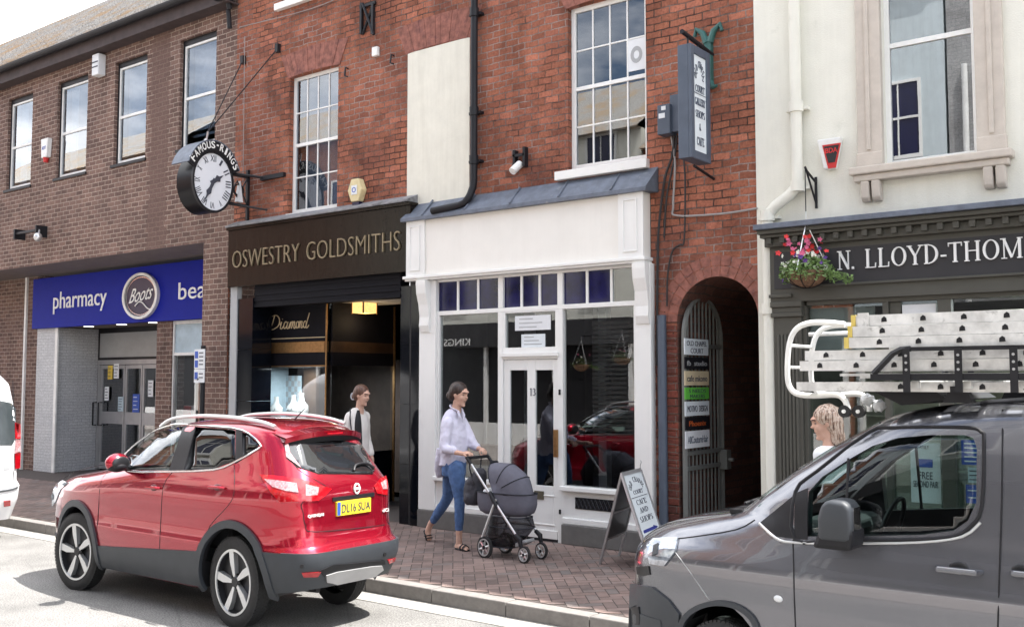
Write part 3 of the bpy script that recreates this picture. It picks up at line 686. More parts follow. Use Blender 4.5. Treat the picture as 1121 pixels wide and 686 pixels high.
# ================================================================== red brick building
rbld = thing('red_brick_building', 'weathered red brick building over the goldsmiths, the white shop and the arch', 'building', (-8, 9, PV))
AX0, AX1, AZ = -4.79, -3.925, 2.43; AR = (AX1-AX0)/2; ACX = (AX0+AX1)/2
wa = (-10.74, -9.77, 4.12, 6.03); wbk = (-8.51, -7.50, 3.98, 5.92); wb = (-6.10, -5.12, 4.13, 5.95); wt = (-10.95, -9.85, 7.12, 8.9)
holes = [(*wa, .12), (*wbk, .03), (*wb, .12), (*wt, .12), (-12.03, -8.43, 0, 3.95, .02), (-8.43, -5.08, 0, 3.74, .02), (AX0, AX1, 0, AZ+AR, .0)]
def spand(mb):
    n = 24; pr = [(ACX-AR*math.cos(math.pi*i/n), AZ+AR*math.sin(math.pi*i/n)) for i in range(n+1)]
    for i in range(n):
        (xa, za), (xb, zb) = pr[i], pr[i+1]
        mb.add([(xa, W9, za), (xb, W9, zb), (xb, W9, AZ+AR), (xa, W9, AZ+AR)], [(0, 1, 2, 3)])
wall(-11.93, -3.92, PV, 9.8, W9, holes, M['brick_red'], 'wall', rbld, extra=spand)
MB().box(-12.03, -11.93, W9-.001, 9.2, 7.42, 9.8).build('wall', M['brick_red'], rbld)
# passage: walls, vault
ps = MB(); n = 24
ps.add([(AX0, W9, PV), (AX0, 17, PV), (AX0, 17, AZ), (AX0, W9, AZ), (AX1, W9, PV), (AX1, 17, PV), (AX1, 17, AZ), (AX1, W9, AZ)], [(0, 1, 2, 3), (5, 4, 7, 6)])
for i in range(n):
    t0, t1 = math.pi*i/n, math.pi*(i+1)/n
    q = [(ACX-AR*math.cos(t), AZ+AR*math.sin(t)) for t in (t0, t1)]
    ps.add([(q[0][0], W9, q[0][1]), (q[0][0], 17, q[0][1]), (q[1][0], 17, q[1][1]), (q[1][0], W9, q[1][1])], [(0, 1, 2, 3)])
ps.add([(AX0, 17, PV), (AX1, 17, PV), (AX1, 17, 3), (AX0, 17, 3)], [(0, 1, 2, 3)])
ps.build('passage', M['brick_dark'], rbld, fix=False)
vr = MB(); n = 17; rr = random.Random(3)
for rg, (r0, r1) in enumerate(((AR+.002, AR+.105), (AR+.112, AR+.21))):
    for i in range(n):
        t0, t1 = math.pi*(i+.05)/n, math.pi*(i+.95)/n; dd = rr.uniform(.002, .006)
        vr.prism([(ACX-r*math.cos(t), AZ+r*math.sin(t)) for r, t in ((r0, t0), (r1, t0), (r1, t1), (r0, t1))], W9-dd, W9+.05)
vr.build('arch_ring', M['voussoir'], rbld)
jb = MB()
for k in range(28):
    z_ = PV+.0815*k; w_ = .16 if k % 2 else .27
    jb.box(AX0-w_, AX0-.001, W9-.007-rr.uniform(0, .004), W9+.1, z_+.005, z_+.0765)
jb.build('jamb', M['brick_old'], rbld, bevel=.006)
def flat_arch(x0, x1, z0, h, nb=15, spread=.16):
    mb = MB(); xm = (x0+x1)/2; w = x1-x0; sag = .04
    for i in range(nb):
        a, b_ = i/nb+.0015, (i+1)/nb-.0015
        def P(t, top):
            hw = (w/2+.03)+(spread if top else 0); return (xm+(t*2-1)*hw, z0+(h if top else 0)+sag*(1-(2*t-1)**2)*(1 if top else .6)-sag*.3)
        mb.prism([P(a, 0), P(b_, 0), P(b_, 1), P(a, 1)], W9-rr.uniform(.008, .014), W9+.06)
    mb.build('flat_arch', M['voussoir'], rbld)
flat_arch(wa[0], wa[1], wa[3], .33); flat_arch(wbk[0], wbk[1], wbk[3], .36); flat_arch(wb[0], wb[1], wb[3], .33)
w = window(rbld, wa[0], wa[1], wa[2], wa[3], 9.07, 4, 4, .05, meet=.5)
MB().box(wa[0], wa[1], 9.3, 9.31, 4.1, 6.0).build('curtain', M['curtain'], w)
w = window(rbld, wb[0], wb[1], wb[2], wb[3], 9.07, 4, 4, .055, meet=.5)
w = window(rbld, wt[0], wt[1], wt[2], wt[3], 9.07, 4, 4, .055, meet=.5)
MB().box(wb[0]-.14, wb[1]+.03, 8.93, 9.07, 4.03, 4.125).build('sill', M['white'], rbld, bevel=.006)
MB().box(wa[0]-.02, wa[1]+.02, 8.97, 9.07, 4.08, 4.12).build('sill', M['white'], rbld)
MB().box(wt[0]-.08, wt[1]+.03, 8.93, 9.07, 7.02, 7.115).build('sill', M['white'], rbld, bevel=.006)
# disc sticker in the second window
c_ = Y(697, 60, 9.09); MB().box(c_.x-.10, c_.x+.10, 9.085, 9.09, c_.z-.17, c_.z+.17).build('paper', M['paper'], rbld)
MB().ring((c_.x, 9.083, c_.z), 'y', .07, .035, .003, 20, (1, 1.3)).build('paper_print', M['panel_grey'], rbld)
MB().box(wbk[0]+.001, wbk[1]-.001, 8.992, 9.03, wbk[2], wbk[3]).build('blind_window_board', M['board'], rbld, bevel=.004)['label'] = 'ivory board filling a blocked window'
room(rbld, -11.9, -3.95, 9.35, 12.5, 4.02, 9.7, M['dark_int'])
MB().box(-12.1, -3.8, 8.85, 9.5, 9.8, 9.95).add([(-12.1, 8.85, 9.95), (-3.8, 8.85, 9.95), (-3.8, 13, 13), (-12.1, 13, 13)], [(0, 1, 2, 3)]).build('roof', M['slate'], rbld)
# tie irons, brackets
def small(name, label, cat, builder, m, group=None, **k):
    mb = MB(); builder(mb); return one(name, mb, m, label, cat, group, **k)
def tie(mb):
    for px0, px1 in ((394.5, 398), (407, 410)):
        a = Y(px0, 38, 8.97); b_ = Y(px0+1, 4, 8.97); mb.box(a.x, a.x+.035, 8.95, 8.99, a.z, b_.z)
    a = Y(397, 38, 8.97); b_ = Y(409, 4, 8.97); mb.tube([(a.x, 8.97, a.z), (b_.x, 8.97, b_.z)], .018, 6)
    a = Y(397, 4, 8.96); b_ = Y(409, 38, 8.96); mb.tube([(a.x, 8.96, a.z), (b_.x, 8.96, b_.z)], .018, 6)
    mb.box(Y(394, 20, 8.97).x, Y(411, 20, 8.97).x, 8.955, 8.985, Y(400, 8, 8.97).z, Y(400, 5, 8.97).z)
small('wall_tie', 'black crossed iron tie fixed high between the upper windows', 'wall tie', tie, M['black'])
for (px, py, lab) in ((380, 80, 'small rusty hook on the bricks left of the blocked window, lower one'), (430, 66, 'small rusty hook on the bricks next to the ivory blocked window')):
    c_ = Y(px, py, 8.97)
    small('wall_hook', lab, 'hook', lambda mb: mb.tube([(c_.x, 8.99, c_.z+.06), (c_.x-.01, 8.95, c_.z+.07), (c_.x-.015, 8.94, c_.z-.04), (c_.x+.03, 8.95, c_.z-.06)], .012, 6), M['black'])
c_ = Y(411.5, 57, 8.98)
small('vent_cap', 'small white square cap on the red brick between the windows', 'vent', lambda mb: mb.box(c_.x-.05, c_.x+.05, 8.95, 9, c_.z-.06, c_.z+.06), M['plastic_white'], bevel=.01)
c_ = Y(388, 208, 8.9)
t_ = thing('alarm_box', 'pale yellow hexagonal alarm box above the goldsmiths sign', 'alarm box', (c_.x, 9, c_.z-.16))
hx_ = [(c_.x+.13*math.cos(rad(a))*1.0, c_.z+.17*math.sin(rad(a))) for a in (0, 60, 120, 180, 240, 300)]
MB().prism(hx_, 8.90, 8.999).build('cover', M['yellow_box'], t_, bevel=.012)
MB().box(c_.x-.05, c_.x+.05, 8.89, 8.899, c_.z-.06, c_.z+.06).build('badge', M['paper'], t_)
MB().ring((c_.x, 8.888, c_.z), 'y', .035, .025, .002, 16).build('badge_print', M['blue_sign'], t_)
MB().box(c_.x-.06, c_.x+.06, 8.92, 8.99, c_.z-.22, c_.z-.15).build('strobe', M['navy'], t_)
# black downpipe
def pipe(name, pts, r, m, label, collars, cat='drainpipe'):
    t_ = thing(name, label, cat, pts[-1]); mb = MB()
    # round the bends
    q = [Vector(pts[0])]
    for i in range(1, len(pts)-1):
        p0, p1, p2 = Vector(pts[i-1]), Vector(pts[i]), Vector(pts[i+1]); a = p1+(p0-p1).normalized()*.09; b_ = p1+(p2-p1).normalized()*.09
        q += [a, (a+b_)/2*.5+p1*.5, b_]
    q.append(Vector(pts[-1])); mb.tube(q, r, 14); mb.build('pipe', m, t_, smooth=True)
    for (x_, y_, z_) in collars: MB().cyl((x_, y_, z_-.05), (x_, y_, z_+.05), r*1.28, n=14).box(x_-r*2, x_+r*2, y_+r*.2, 9.0, z_-.03, z_-.0).build('collar', m, t_, smooth=True)
    return t_
a = Y(519.5, 120, 8.93); xl = a.x
e0 = Y(470, 235, 8.75)
pipe('drainpipe', [(xl, 8.92, 9.7), (xl, 8.92, Y(520, 205, 8.92).z), (xl-.06, 8.84, Y(520, 222, 8.84).z), (e0.x, 8.80, e0.z+.05)], .043, M['black'], 'black cast iron drainpipe running down beside the ivory blocked window', [(xl, 8.92, Y(519, 14, 8.92).z), (xl, 8.92, Y(519, 122, 8.92).z), (xl, 8.92, Y(519, 175, 8.92).z)])
# ================================================================== goldsmiths shopfront
gs = thing('goldsmiths_shopfront', 'black granite goldsmiths shopfront with gold capitals on its fascia', 'shopfront', (-10.2, 9, PV))
gx0, gx1 = -12.03, -8.44; GF = 8.86
gl0, gl1 = Y(249.5, 280, GF).x, Y(449, 260, GF).x; gz0, gz1 = Y(350, 305.6, GF).z, Y(350, 238.5, GF).z
MB().box(gl0, gl1, GF, 8.999, gz0, gz1).build('fascia', M['granite'], gs, bevel=.004)
MB().box(gl0-.01, gl1+.01, GF-.03, 9.0, gz1, gz1+.04).build('cornice', M['granite'], gs)
MB().prism([(GF-.06, gz1+.04), (9.0, gz1+.04), (9.0, gz1+.15), (GF-.06, gz1+.06)], gl0, gl1, 'x').build('lead_flashing', M['lead_old'], gs)
t = MB(); zc0 = Y(256, 293.6, GF).z; zc1 = Y(256, 275.2, GF).z
def X_(px, py=280): return Y(px, py, GF).x
text_y(t, 'OSWESTRY', X_(255.7), X_(328.3), zc0, zc1, GF, .022, thin=-.02)
text_y(t, 'GOLDSMITHS', X_(336.6), X_(438.5), zc0, zc1, GF, .022, thin=-.02)
t.build('lettering', M['gold'], gs)
# jambs
jl0, jl1 = X_(254, 420), X_(272, 420); jr0, jr1 = X_(433, 420), X_(456.5, 420)
MB().box(gl0+.0, jl0, GF+.06, 9.0, PV, gz0).build('edge_strip', M['panel_grey'], gs)
for (a, b_) in ((jl0, (jl0+jl1)/2-.005), ((jl0+jl1)/2+.005, jl1), (jr0, (jr0+jr1)/2+.02), ((jr0+jr1)/2+.03, jr1)):
    k = MB(); z_ = PV
    for h in (.72, .72, .72, .72):
        z2_ = min(z_+h, gz0-.002); k.box(a, b_, GF+.05+(.03 if a in (jl0, jr0) else 0), 9.25, z_+.002, z2_-.002); z_ = z2_
    k.build('pilaster', M['granite_blue'], gs)
MB().box(jr1, -8.385, 8.93, 9.02, PV, 3.7).build('side_strip', M['black'], gs)
zsh = Y(350, 330, 8.95).z
sh = MB()
for i in range(8): z_ = zsh-.02+(gz0-zsh)*i/7; sh.box(jl1, jr0, 8.93+(.01 if i % 2 else 0), 9.1, z_+.002, z_+(gz0-zsh)/7)
sh.build('shutter_box', M['shutter'], gs)
# lobby
LY = 9.3; lx0, lx1 = Y(272, 430, LY).x, Y(357.5, 430, LY).x
LD = 10.55
MB().box(lx0-.1, jr1, 9.1, 12.5, zsh+.03, zsh+.06).build('lobby_ceiling', M['soffit_white'], gs)
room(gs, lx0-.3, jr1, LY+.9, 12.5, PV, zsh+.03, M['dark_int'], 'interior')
zA, zB, zC, zD = Y(320, 334, LY).z, Y(320, 374.5, LY).z, Y(320, 386, LY).z, Y(320, 400, LY).z
# front window panel
MB().box(lx0, lx1-.03, LY, LY+.06, zB, zA+.02).build('upper_board', M['shutter'], gs)
MB().box(lx0, lx1-.03, LY-.02, LY+.06, zC, zB).box(lx1-.022, lx1+.0, LY-.012, LY+.004, PV, zA+.02).box(Y(281, 350, LY).x, Y(284, 350, LY).x, LY-.03, LY-.001, zB+.06, zA-.02).box(lx0, lx1-.03, LY-.012, LY-.001, zD-.015, zD).build('brass_trim', M['brass'], gs)
MB().box(lx0, lx1-.03, LY, LY+.06, zD, zC).build('lower_board', M['shutter'], gs)
MB().box(lx0+.001, lx1-.031, LY+.02, LY+.026, .85, zD).build('pane', M['glass'], gs)
MB().box(lx0, lx1-.03, LY-.0, LY+.06, PV, .85).build('riser', M['granite_blue'], gs)
MB().box(Y(285, 350, LY).x, lx1-.04, LY-.006, LY-.001, Y(320, 370, LY).z-.006, Y(320, 370, LY).z+.004).build('pinstripe', M['script'], gs)
# script 'Diamond' drawn with a pen line
def pen(mb, strokes, O, U, V, N, r):
    O, U, V, N = Vector(O), Vector(U), Vector(V), Vector(N)
    for st in strokes:
        P = []
        n_ = len(st)
        for i in range(n_-1):
            p0 = st[max(i-1, 0)]; p1 = st[i]; p2 = st[i+1]; p3 = st[min(i+2, n_-1)]
            for k in range(5):
                t_ = k/5
                P.append(tuple(.5*((2*p1[j])+(-p0[j]+p2[j])*t_+(2*p0[j]-5*p1[j]+4*p2[j]-p3[j])*t_*t_+(-p0[j]+3*p1[j]-3*p2[j]+p3[j])*t_**3) for j in (0, 1)))
        P.append(st[-1]); mb.tube([O+U*a+V*b_+N*.006 for a, b_ in P], r, 5)
def arcpts(cx, cy, rx, ry, a0, a1, n_=8): return [(cx+rx*math.cos(rad(a0+(a1-a0)*i/n_)), cy+ry*math.sin(rad(a0+(a1-a0)*i/n_))) for i in range(n_+1)]
D = [[(.10, .95), (.07, .5), (.02, .05), (.10, .02), (.25, .25), (.27, .65), (.17, .95), (.02, .92), (-.03, .75)],
     [(.30, .3), (.34, .5), (.32, .12), (.36, .03), (.41, .2)], [(.355, .68), (.36, .7)],
     [(.52, .42), (.46, .5), (.42, .25), (.45, .04), (.51, .2), (.54, .5), (.52, .1), (.56, .04), (.59, .2)],
     [(.59, .2), (.62, .48), (.60, .04), (.64, .42), (.68, .45), (.66, .04), (.70, .42), (.74, .45), (.73, .1), (.76, .03), (.79, .2)],
     arcpts(.83, .26, .038, .22, 60, 420), [(.84, .47), (.88, .4), (.90, .48), (.885, .04), (.92, .42), (.96, .45), (.945, .1), (.975, .04), (1.0, .2)],
     arcpts(1.05, .26, .04, .22, 60, 400), [(1.15, 1.0), (1.12, .6), (1.09, .1), (1.13, .04), (1.17, .2)]]
t = MB(); o0 = Y(296, 361, LY); o1 = Y(332, 361, LY); pen(t, D, (o0.x, LY-.004, o0.z), (o1.x-o0.x, 0, 0), (.03, 0, Y(296, 345, LY).z-o0.z), (0, -1, 0), .0075)
t.build('lettering', M['script'], gs)
# return window of the lobby
for (z0_, z1_, m_, n__) in ((zB, zA+.02, 'shutter', 'upper_board'), (zC, zB, 'wood_dark', 'wood_trim'), (zD, zC, 'shutter', 'lower_board'), (PV, .85, 'granite_blue', 'riser')):
    MB().box(lx1-.001, lx1+.03, LY+.062, LD, z0_, z1_).build(n__, M[m_], gs)
MB().box(lx1+.01, lx1+.016, LY+.065, LD, .85, zD).build('pane', M['glass'], gs)
MB().box(lx1+.02, lx1+.055, LD, LD+.02, PV, zA+.02).build('brass_trim', M['brass'], gs)
rx_ = jr0-.02
for (z0_, z1_, m_, n__) in ((zB, zA+.02, 'shutter', 'upper_board'), (zC, zB, 'wood_dark', 'wood_trim'), (zD, zC, 'shutter', 'lower_board'), (PV, .85, 'granite_blue', 'riser')):
    MB().add([(rx_-.35, LD+.2, z0_), (rx_, 9.26, z0_), (rx_, 9.26, z1_), (rx_-.35, LD+.2, z1_)], [(0, 1, 2, 3)]).build(n__, M[m_], gs, fix=False)
MB().add([(rx_-.35, LD+.2, .85), (rx_, 9.26, .85), (rx_, 9.26, zD), (rx_-.35, LD+.2, zD)], [(0, 1, 2, 3)]).build('pane', M['glass'], gs, fix=False)
MB().box(lx1+.05, rx_-.35, LD+.2, LD+.25, PV, zsh).build('back_door', M['granite_blue'], gs)
# display
MB().box(lx0, lx1+.0, LY+.07, LY+.75, .85, .92).build('display_shelf', M['panel_grey'], gs)
MB().box(lx0-.4, Y(297, 430, LY+.6).x+.1, LY+.76, LY+.78, .9, zD+.1).box(lx0-.05, lx0-.03, LY+.0, LY+.76, .1, zD+.1).build('display_back', M['int_blue'], gs)
MB().box(Y(297, 430, LY+.6).x+.1, lx1+.6, LY+1.6, LY+1.62, .2, zD+.1).build('display_back', mat('brown_display_back', (.09, .065, .055), .6, var=.3, scale=5), gs)
zq0, zq1 = Y(318, 458, LY+.7).z, Y(318, 411, LY+.7).z
k = MB().box(Y(298, 430, LY+.7).x, Y(306, 430, LY+.7).x, LY+.70, LY+.75, .92, zD+.05).box(Y(332, 430, LY+.7).x, Y(346, 430, LY+.7).x, LY+.70, LY+.75, .92, zD+.05)
k.build('display_post', M['wood_dark'], gs)
gx_a, gx_b = Y(308, 430, LY+.7).x, Y(328, 430, LY+.7).x
gp = MB().box(gx_a, gx_b, LY+.72, LY+.74, zq0, zq1).build('pattern_panel', M['int_blue'], gs); k = MB()
for i in range(6):
    for j in range(8):
        if (i+j) % 2: k.box(gx_a+(gx_b-gx_a)*i/6, gx_a+(gx_b-gx_a)*(i+1)/6, LY+.715, LY+.72, zq0+(zq1-zq0)*j/8, zq0+(zq1-zq0)*(j+1)/8)
k.build('pattern_squares', M['panel_grey'], gp)
a = Y(282, 416, LY+.7); b_ = Y(294, 442, LY+.7)
MB().box(a.x, b_.x, LY+.745, LY+.755, b_.z, a.z).build('price_board', M['black'], gs)
MB().box(lx0+.1, lx1-.2, LY+.10, LY+.14, zD-.03, zD-.005).build('display_lamp_housing', M['alu'], gs)
for (nm_, lx_, ly_, lz_, sz_, en_) in (('display_lamp', (lx0+lx1)/2-.1, LY+.3, zD-.04, .5, 15), ('optician_lamp', -1.4, 9.9, 2.6, 1.0, 25)):
    ld = bpy.data.lights.new(nm_, 'AREA'); ld.energy = en_; ld.size = sz_; ld.color = (.93, .97, 1)
    lo = bpy.data.objects.new(nm_, ld); lo.location = (lx_, ly_, lz_); COL.objects.link(lo)
def bust(px, py0, py1, yy, label, m='plastic_white'):
    a = Y(px, py1, yy); h = Y(px, py0, yy).z-a.z; c_ = (a.x, yy)
    t_ = thing('necklace_bust', label, 'display bust', (a.x, yy, a.z), 'necklace busts in the goldsmiths window'); mb = MB()
    prof = [(0, .10), (.12, .10), (.2, .06), (.45, .13), (.62, .12), (.75, .055), (.9, .04), (1, .045)]
    mb.tube([(c_[0], c_[1], a.z+h*q) for q, _ in prof], [r for _, r in prof], 14, sy=.6); mb.build('bust', M[m], t_, smooth=True)
    MB().tube([(c_[0]+.06*math.sin(u), c_[1]-.075, a.z+h*.62-.06*abs(math.cos(u))) for u in [-1.4+.28*i for i in range(11)]], .006, 5).build('necklace', M['chrome'], t_)
bust(302, 434, 465, LY+.4, 'leftmost white necklace bust in the goldsmiths window'); bust(321, 432, 466, LY+.45, 'white necklace bust right of the leftmost one'); bust(330, 430, 466, LY+.6, 'slim pale bust at the back of the goldsmiths window')
for i, (px, py, lab) in enumerate(((350, 462, 'red jewellery box beside the brass post in the window'), (312, 466, 'small white ring tray in front of the busts'))):
    a = Y(px, py, LY+.3); one('jewellery_box', MB().box(a.x-.07, a.x+.07, LY+.25, LY+.36, .921, 1.03).box(a.x-.06, a.x+.06, LY+.24, LY+.25, .94, 1.0), M['red'] if i == 0 else M['paper'], lab, 'jewellery box', bevel=.004)
a = Y(281, 460, LY+.3); small('watch_stand', 'chrome hoop stand at the left end of the goldsmiths window', 'stand', lambda mb: mb.tube([(a.x-.08, LY+.3, .921), (a.x-.08, LY+.3, 1.08), (a.x+.08, LY+.3, 1.08), (a.x+.08, LY+.3, .921)], .01, 6), M['chrome'])
# things in return window
for i in range(6):
    yy = LY+.2+i*.16; xx = lx1-.25-(i % 2)*.12; h = .22+.08*(i % 3)
    mb = MB(); prof = [(0, .07), (.2, .05), (.5, .09), (.7, .07), (1, .03)]
    mb.tube([(xx, yy, .921+h*q) for q, _ in prof], [r for _, r in prof], 12, sy=.6)
    one('necklace_bust', mb, M['panel_grey'] if i % 2 else M['plastic_white'], 'small necklace bust in the side window of the goldsmiths lobby', 'display bust', 'small busts in the lobby side window', smooth=True)
# pendant ceiling lamp
c_ = Y(399, 337, 9.75); t_ = thing('ceiling_lantern', 'amber glass box lantern glowing under the goldsmiths lobby ceiling', 'lantern', (c_.x, 9.75, c_.z-.1))
lw, lh = .11, .072
MB().box(c_.x-lw, c_.x+lw, 9.75-.13, 9.75+.13, c_.z-lh, c_.z+lh).build('shade', M['lamp'], t_)
k = MB()
for sx_ in (-1, 1):
    for sy_ in (-1, 1): k.box(c_.x+sx_*lw-.008, c_.x+sx_*lw+.008, 9.75+sy_*.13-.008, 9.75+sy_*.13+.008, c_.z-lh-.01, c_.z+lh+.01)
k.box(c_.x-lw-.012, c_.x+lw+.012, 9.75-.142, 9.75+.142, c_.z+lh, c_.z+lh+.015).box(c_.x-.05, c_.x+.05, 9.7, 9.8, c_.z+lh, zsh+.03)
k.build('frame', M['brass'], t_)
ld = bpy.data.lights.new('lantern_bulb', 'POINT'); ld.energy = 1.6; ld.color = (1, .75, .45); ld.shadow_soft_size = .08
lo = bpy.data.objects.new('lantern_bulb', ld); lo.location = (c_.x, 9.75, c_.z-.2); COL.objects.link(lo)

# ================================================================== white shopfront, no 13
ws = thing('white_shopfront', 'white painted empty shopfront with a blank cream fascia and cobalt top lights', 'shopfront', (-6.7, 9, PV))
FY = 8.87; fx0, fx1 = -8.38, -5.085; fz0, fz1 = 3.10, 3.785
px2x = lambda px, yy=8.95, py=430: Y(px, py, yy).x
f_ = MB().box(fx0+.0, fx1, FY, 8.999, fz0, fz1)
f_.build('fascia', M['white_fascia'], ws, bevel=.004)
for (a, b_) in ((fx0+.0, fx0+.30), (fx1-.30, fx1)):
    k = MB(); k.box(a+.003, b_, FY-.022, FY-.001, fz0+.001, fz1-.004)
    for (u0, u1, v0, v1) in ((a+.06, a+.075, fz0+.06, fz1-.08), (b_-.085, b_-.07, fz0+.06, fz1-.08), (a+.075, b_-.085, fz0+.06, fz0+.075), (a+.075, b_-.085, fz1-.095, fz1-.08)): k.box(u0, u1, FY-.034, FY-.022, v0, v1)
    k.build('end_panel', M['white'], ws, bevel=.002)
MB().box(fx0-.03, fx1+.03, FY-.05, 9.0, fz0-.035, fz0).box(fx0-.01, fx1+.015, FY-.03, 9.0, fz0-.06, fz0-.035).build('moulding', M['white'], ws, bevel=.006)
ld_ = MB().add([(fx0-.05, 8.80, fz1+.02), (fx1+.06, 8.80, fz1+.02), (fx1+.10, 8.995, 4.03), (fx0+.05, 8.995, 4.0), (fx0-.05, 8.80, fz1-.02), (fx1+.06, 8.80, fz1-.02), (fx1+.10, 8.995, fz1-.02), (fx0-.05, 8.995, fz1-.02)],
              [(0, 1, 2, 3), (4, 5, 1, 0), (5, 6, 2, 1), (7, 4, 0, 3), (7, 6, 5, 4)])
for i in range(5): x_ = fx0+.3+i*.66; ld_.tube([(x_, 8.80, fz1+.03), (x_+.01, 8.985, 4.02)], .012, 6)
ld_.build('lead_flashing', M['lead'], ws)
# pilasters + brackets
pl = (px2x(461.5), px2x(479.5)); pr = (px2x(698), px2x(715.5))
for (a, b_) in (pl, pr):
    MB().box(a, b_, 8.90, 8.999, .33, fz0-.062).build('pilaster', M['white'], ws, bevel=.006)
for a in (pl[0]+.03, pr[0]+.03):
    pts = [(8.90, 2.42), (8.885, 2.42), (8.86, 2.5), (8.87, 2.6), (8.85, 2.75), (8.81, 2.88), (8.80, 2.98), (8.80, 3.035), (8.90, 3.035)]
    MB().prism(pts, a, a+.15, 'x').build('bracket', M['white'], ws, bevel=.004)
gx = [px2x(q) for q in (479.5, 549, 614.5, 698)]
TZ0, TZ1 = 2.665, 3.01
k = MB().box(gx[0], gx[3], 8.93, 8.999, 2.615, TZ0).box(gx[0], gx[3], 8.935, 8.999, TZ1, fz0-.061)
MW = .035
for q in gx[1:3]: k.box(q-MW, q+MW, 8.928, 8.999, TZ0+.001, TZ1)
for q in gx[1:3]: k.box(q-MW, q+MW, 8.926, 8.999, PV, 2.614)
k.box(gx[0], gx[0]+.035, 8.93, 8.999, .75, 2.614).box(gx[3]-.03, gx[3], 8.93, 8.999, .75, 2.614)
k.build('frame', M['white'], ws, bevel=.004)
blues = 0
for j in range(3):
    a, b_ = gx[j]+(.0 if j == 0 else MW), gx[j+1]-(.0 if j == 2 else MW)
    for i in range(3):
        u, v = a+(b_-a)*i/3, a+(b_-a)*(i+1)/3
        MB().box(u, v, 8.962, 8.966, TZ0, TZ1).build('top_pane', M['glass_blue'] if not (j == 2 and i == 2) else M['glass'], ws)
        if i: MB().box(u-.014, u+.014, 8.945, 8.985, TZ0+.001, TZ1).build('glazing_bar', M['white'], ws)
sL, sR = Y(500, 524, 8.95).z, Y(650, 531, 8.95).z
zs_ = (sL+sR)/2
for (a, b_) in ((gx[0], gx[1]-MW), (gx[2]+MW, gx[3])):
    MB().box(a+.03, b_-.001, 8.96, 8.966, zs_, 2.62).build('pane', M['glass'], ws)
    MB().box(a-.01, b_, 8.86, 8.999, zs_-.05, zs_).build('sill', M['white'], ws, bevel=.008)
    MB().box(a, b_, 8.925, 8.999, .33, zs_-.051).build('riser', M['white'], ws)
    vx0, vx1 = a+.16, b_-.14
    MB().box(vx0, vx1, 8.918, 8.926, .50, .62).build('vent', M['black'], ws)
    vs_ = MB()
    for i in range(12): u = vx0+(vx1-vx0)*i/12; vs_.tube([(u, 8.915, .51), (u+(vx1-vx0)/12, 8.915, .61)], .004, 4); vs_.tube([(u, 8.9145, .61), (u+(vx1-vx0)/12, 8.9145, .51)], .004, 4)
    vs_.build('vent_grille', M['rim_dark'], ws)
    MB().box(a, b_, 8.90, 8.926, .33, .40).build('skirting', M['white'], ws, bevel=.01)
MB().box(pl[0]-.0, gx[1]-MW-.001, 8.88, 8.999, PV, .33).build('plinth', M['plinth'], ws, bevel=.01); MB().box(gx[2]+MW+.001, pr[1]+.02, 8.88, 8.999, PV, .33).build('plinth', M['plinth'], ws, bevel=.01)
# door with transom light
da, db = gx[1]+MW, gx[2]-MW; dz1 = Y(582, 393, 8.97).z
tz0, tz1 = Y(582, 380, 8.97).z, 2.60
k = MB().box(da, db, 8.93, 8.99, dz1, tz0).box(da, da+.03, 8.93, 8.99, tz0, tz1).box(db-.03, db, 8.93, 8.99, tz0, tz1).box(da, db, 8.932, 8.99, tz1, 2.614)
k.box(da-.02, db+.02, 8.90, 8.93, dz1+.03, dz1+.07)
k.build('transom_frame', M['white'], ws, bevel=.003)
MB().box(da+.03, db-.03, 8.96, 8.965, tz0, tz1).build('pane', M['glass'], ws)
for (p0, q0, p1, q1, m_, lb) in ((564, 346, 603, 362, M['paper'], 'wide white notice in the light above the white door'), (571, 366, 597, 380, M['sign_face'], 'small pale notice under the wide one above the white door')):
    t_ = poster('notice', p0, q0, p1, q1, 8.955, m_, lb, lines=3, lm=M['panel_grey'])
dz0 = PV+.03
k = MB(); ga, gb = (px2x(559, 8.96), px2x(578, 8.96)), (px2x(587, 8.96), px2x(606.5, 8.96)); gz_0, gz_1 = Y(582, 530, 8.96).z, Y(582, 405, 8.96).z
k.box(da+.004, ga[0], 8.945, 8.98, dz0, dz1-.004).box(ga[1], gb[0], 8.945, 8.98, dz0, dz1-.004).box(gb[1], db-.004, 8.945, 8.98, dz0, dz1-.004)
for g_ in (ga, gb): k.box(g_[0], g_[1], 8.9455, 8.98, dz0, gz_0).box(g_[0], g_[1], 8.9455, 8.98, gz_1, dz1-.004)
k.box(da+.01, db-.01, 8.93, 8.946, dz0+.0, dz0+.09).box(da+.05, db-.05, 8.937, 8.946, dz0+.14, dz0+.155).box(da+.05, db-.05, 8.937, 8.946, .60, .615)
dr = k.build('door', M['white'], ws, bevel=.004)
MB().box(ga[0]-.002, ga[1]+.002, 8.96, 8.964, gz_0-.01, gz_1+.01).build('pane', M['glass'], dr); MB().box(gb[0]-.002, gb[1]+.002, 8.96, 8.964, gz_0-.01, gz_1+.01).build('pane', M['glass'], dr)
t = MB(); serif(t, '13', (px2x(580, 8.945), 8.944, Y(582, 433, 8.945).z), (px2x(586.5, 8.945)-px2x(580, 8.945)+.01, 0, 0), (0, 0, .085), (0, -1, 0), .005); t.build('door_number', M['text_dark'], dr)
MB().box(px2x(585, 8.94), px2x(595, 8.94), 8.935, 8.945, Y(590, 546, 8.94).z, Y(590, 537, 8.94).z).build('letter_plate', mat('dull_brass', (.13, .12, .09), .5, metal=.6), dr)
MB().box(px2x(607.2, 8.93), px2x(611.3, 8.93), 8.90, 8.944, Y(609, 500, 8.93).z, Y(609, 470, 8.93).z).build('door_handle', M['brass'], dr, bevel=.004)
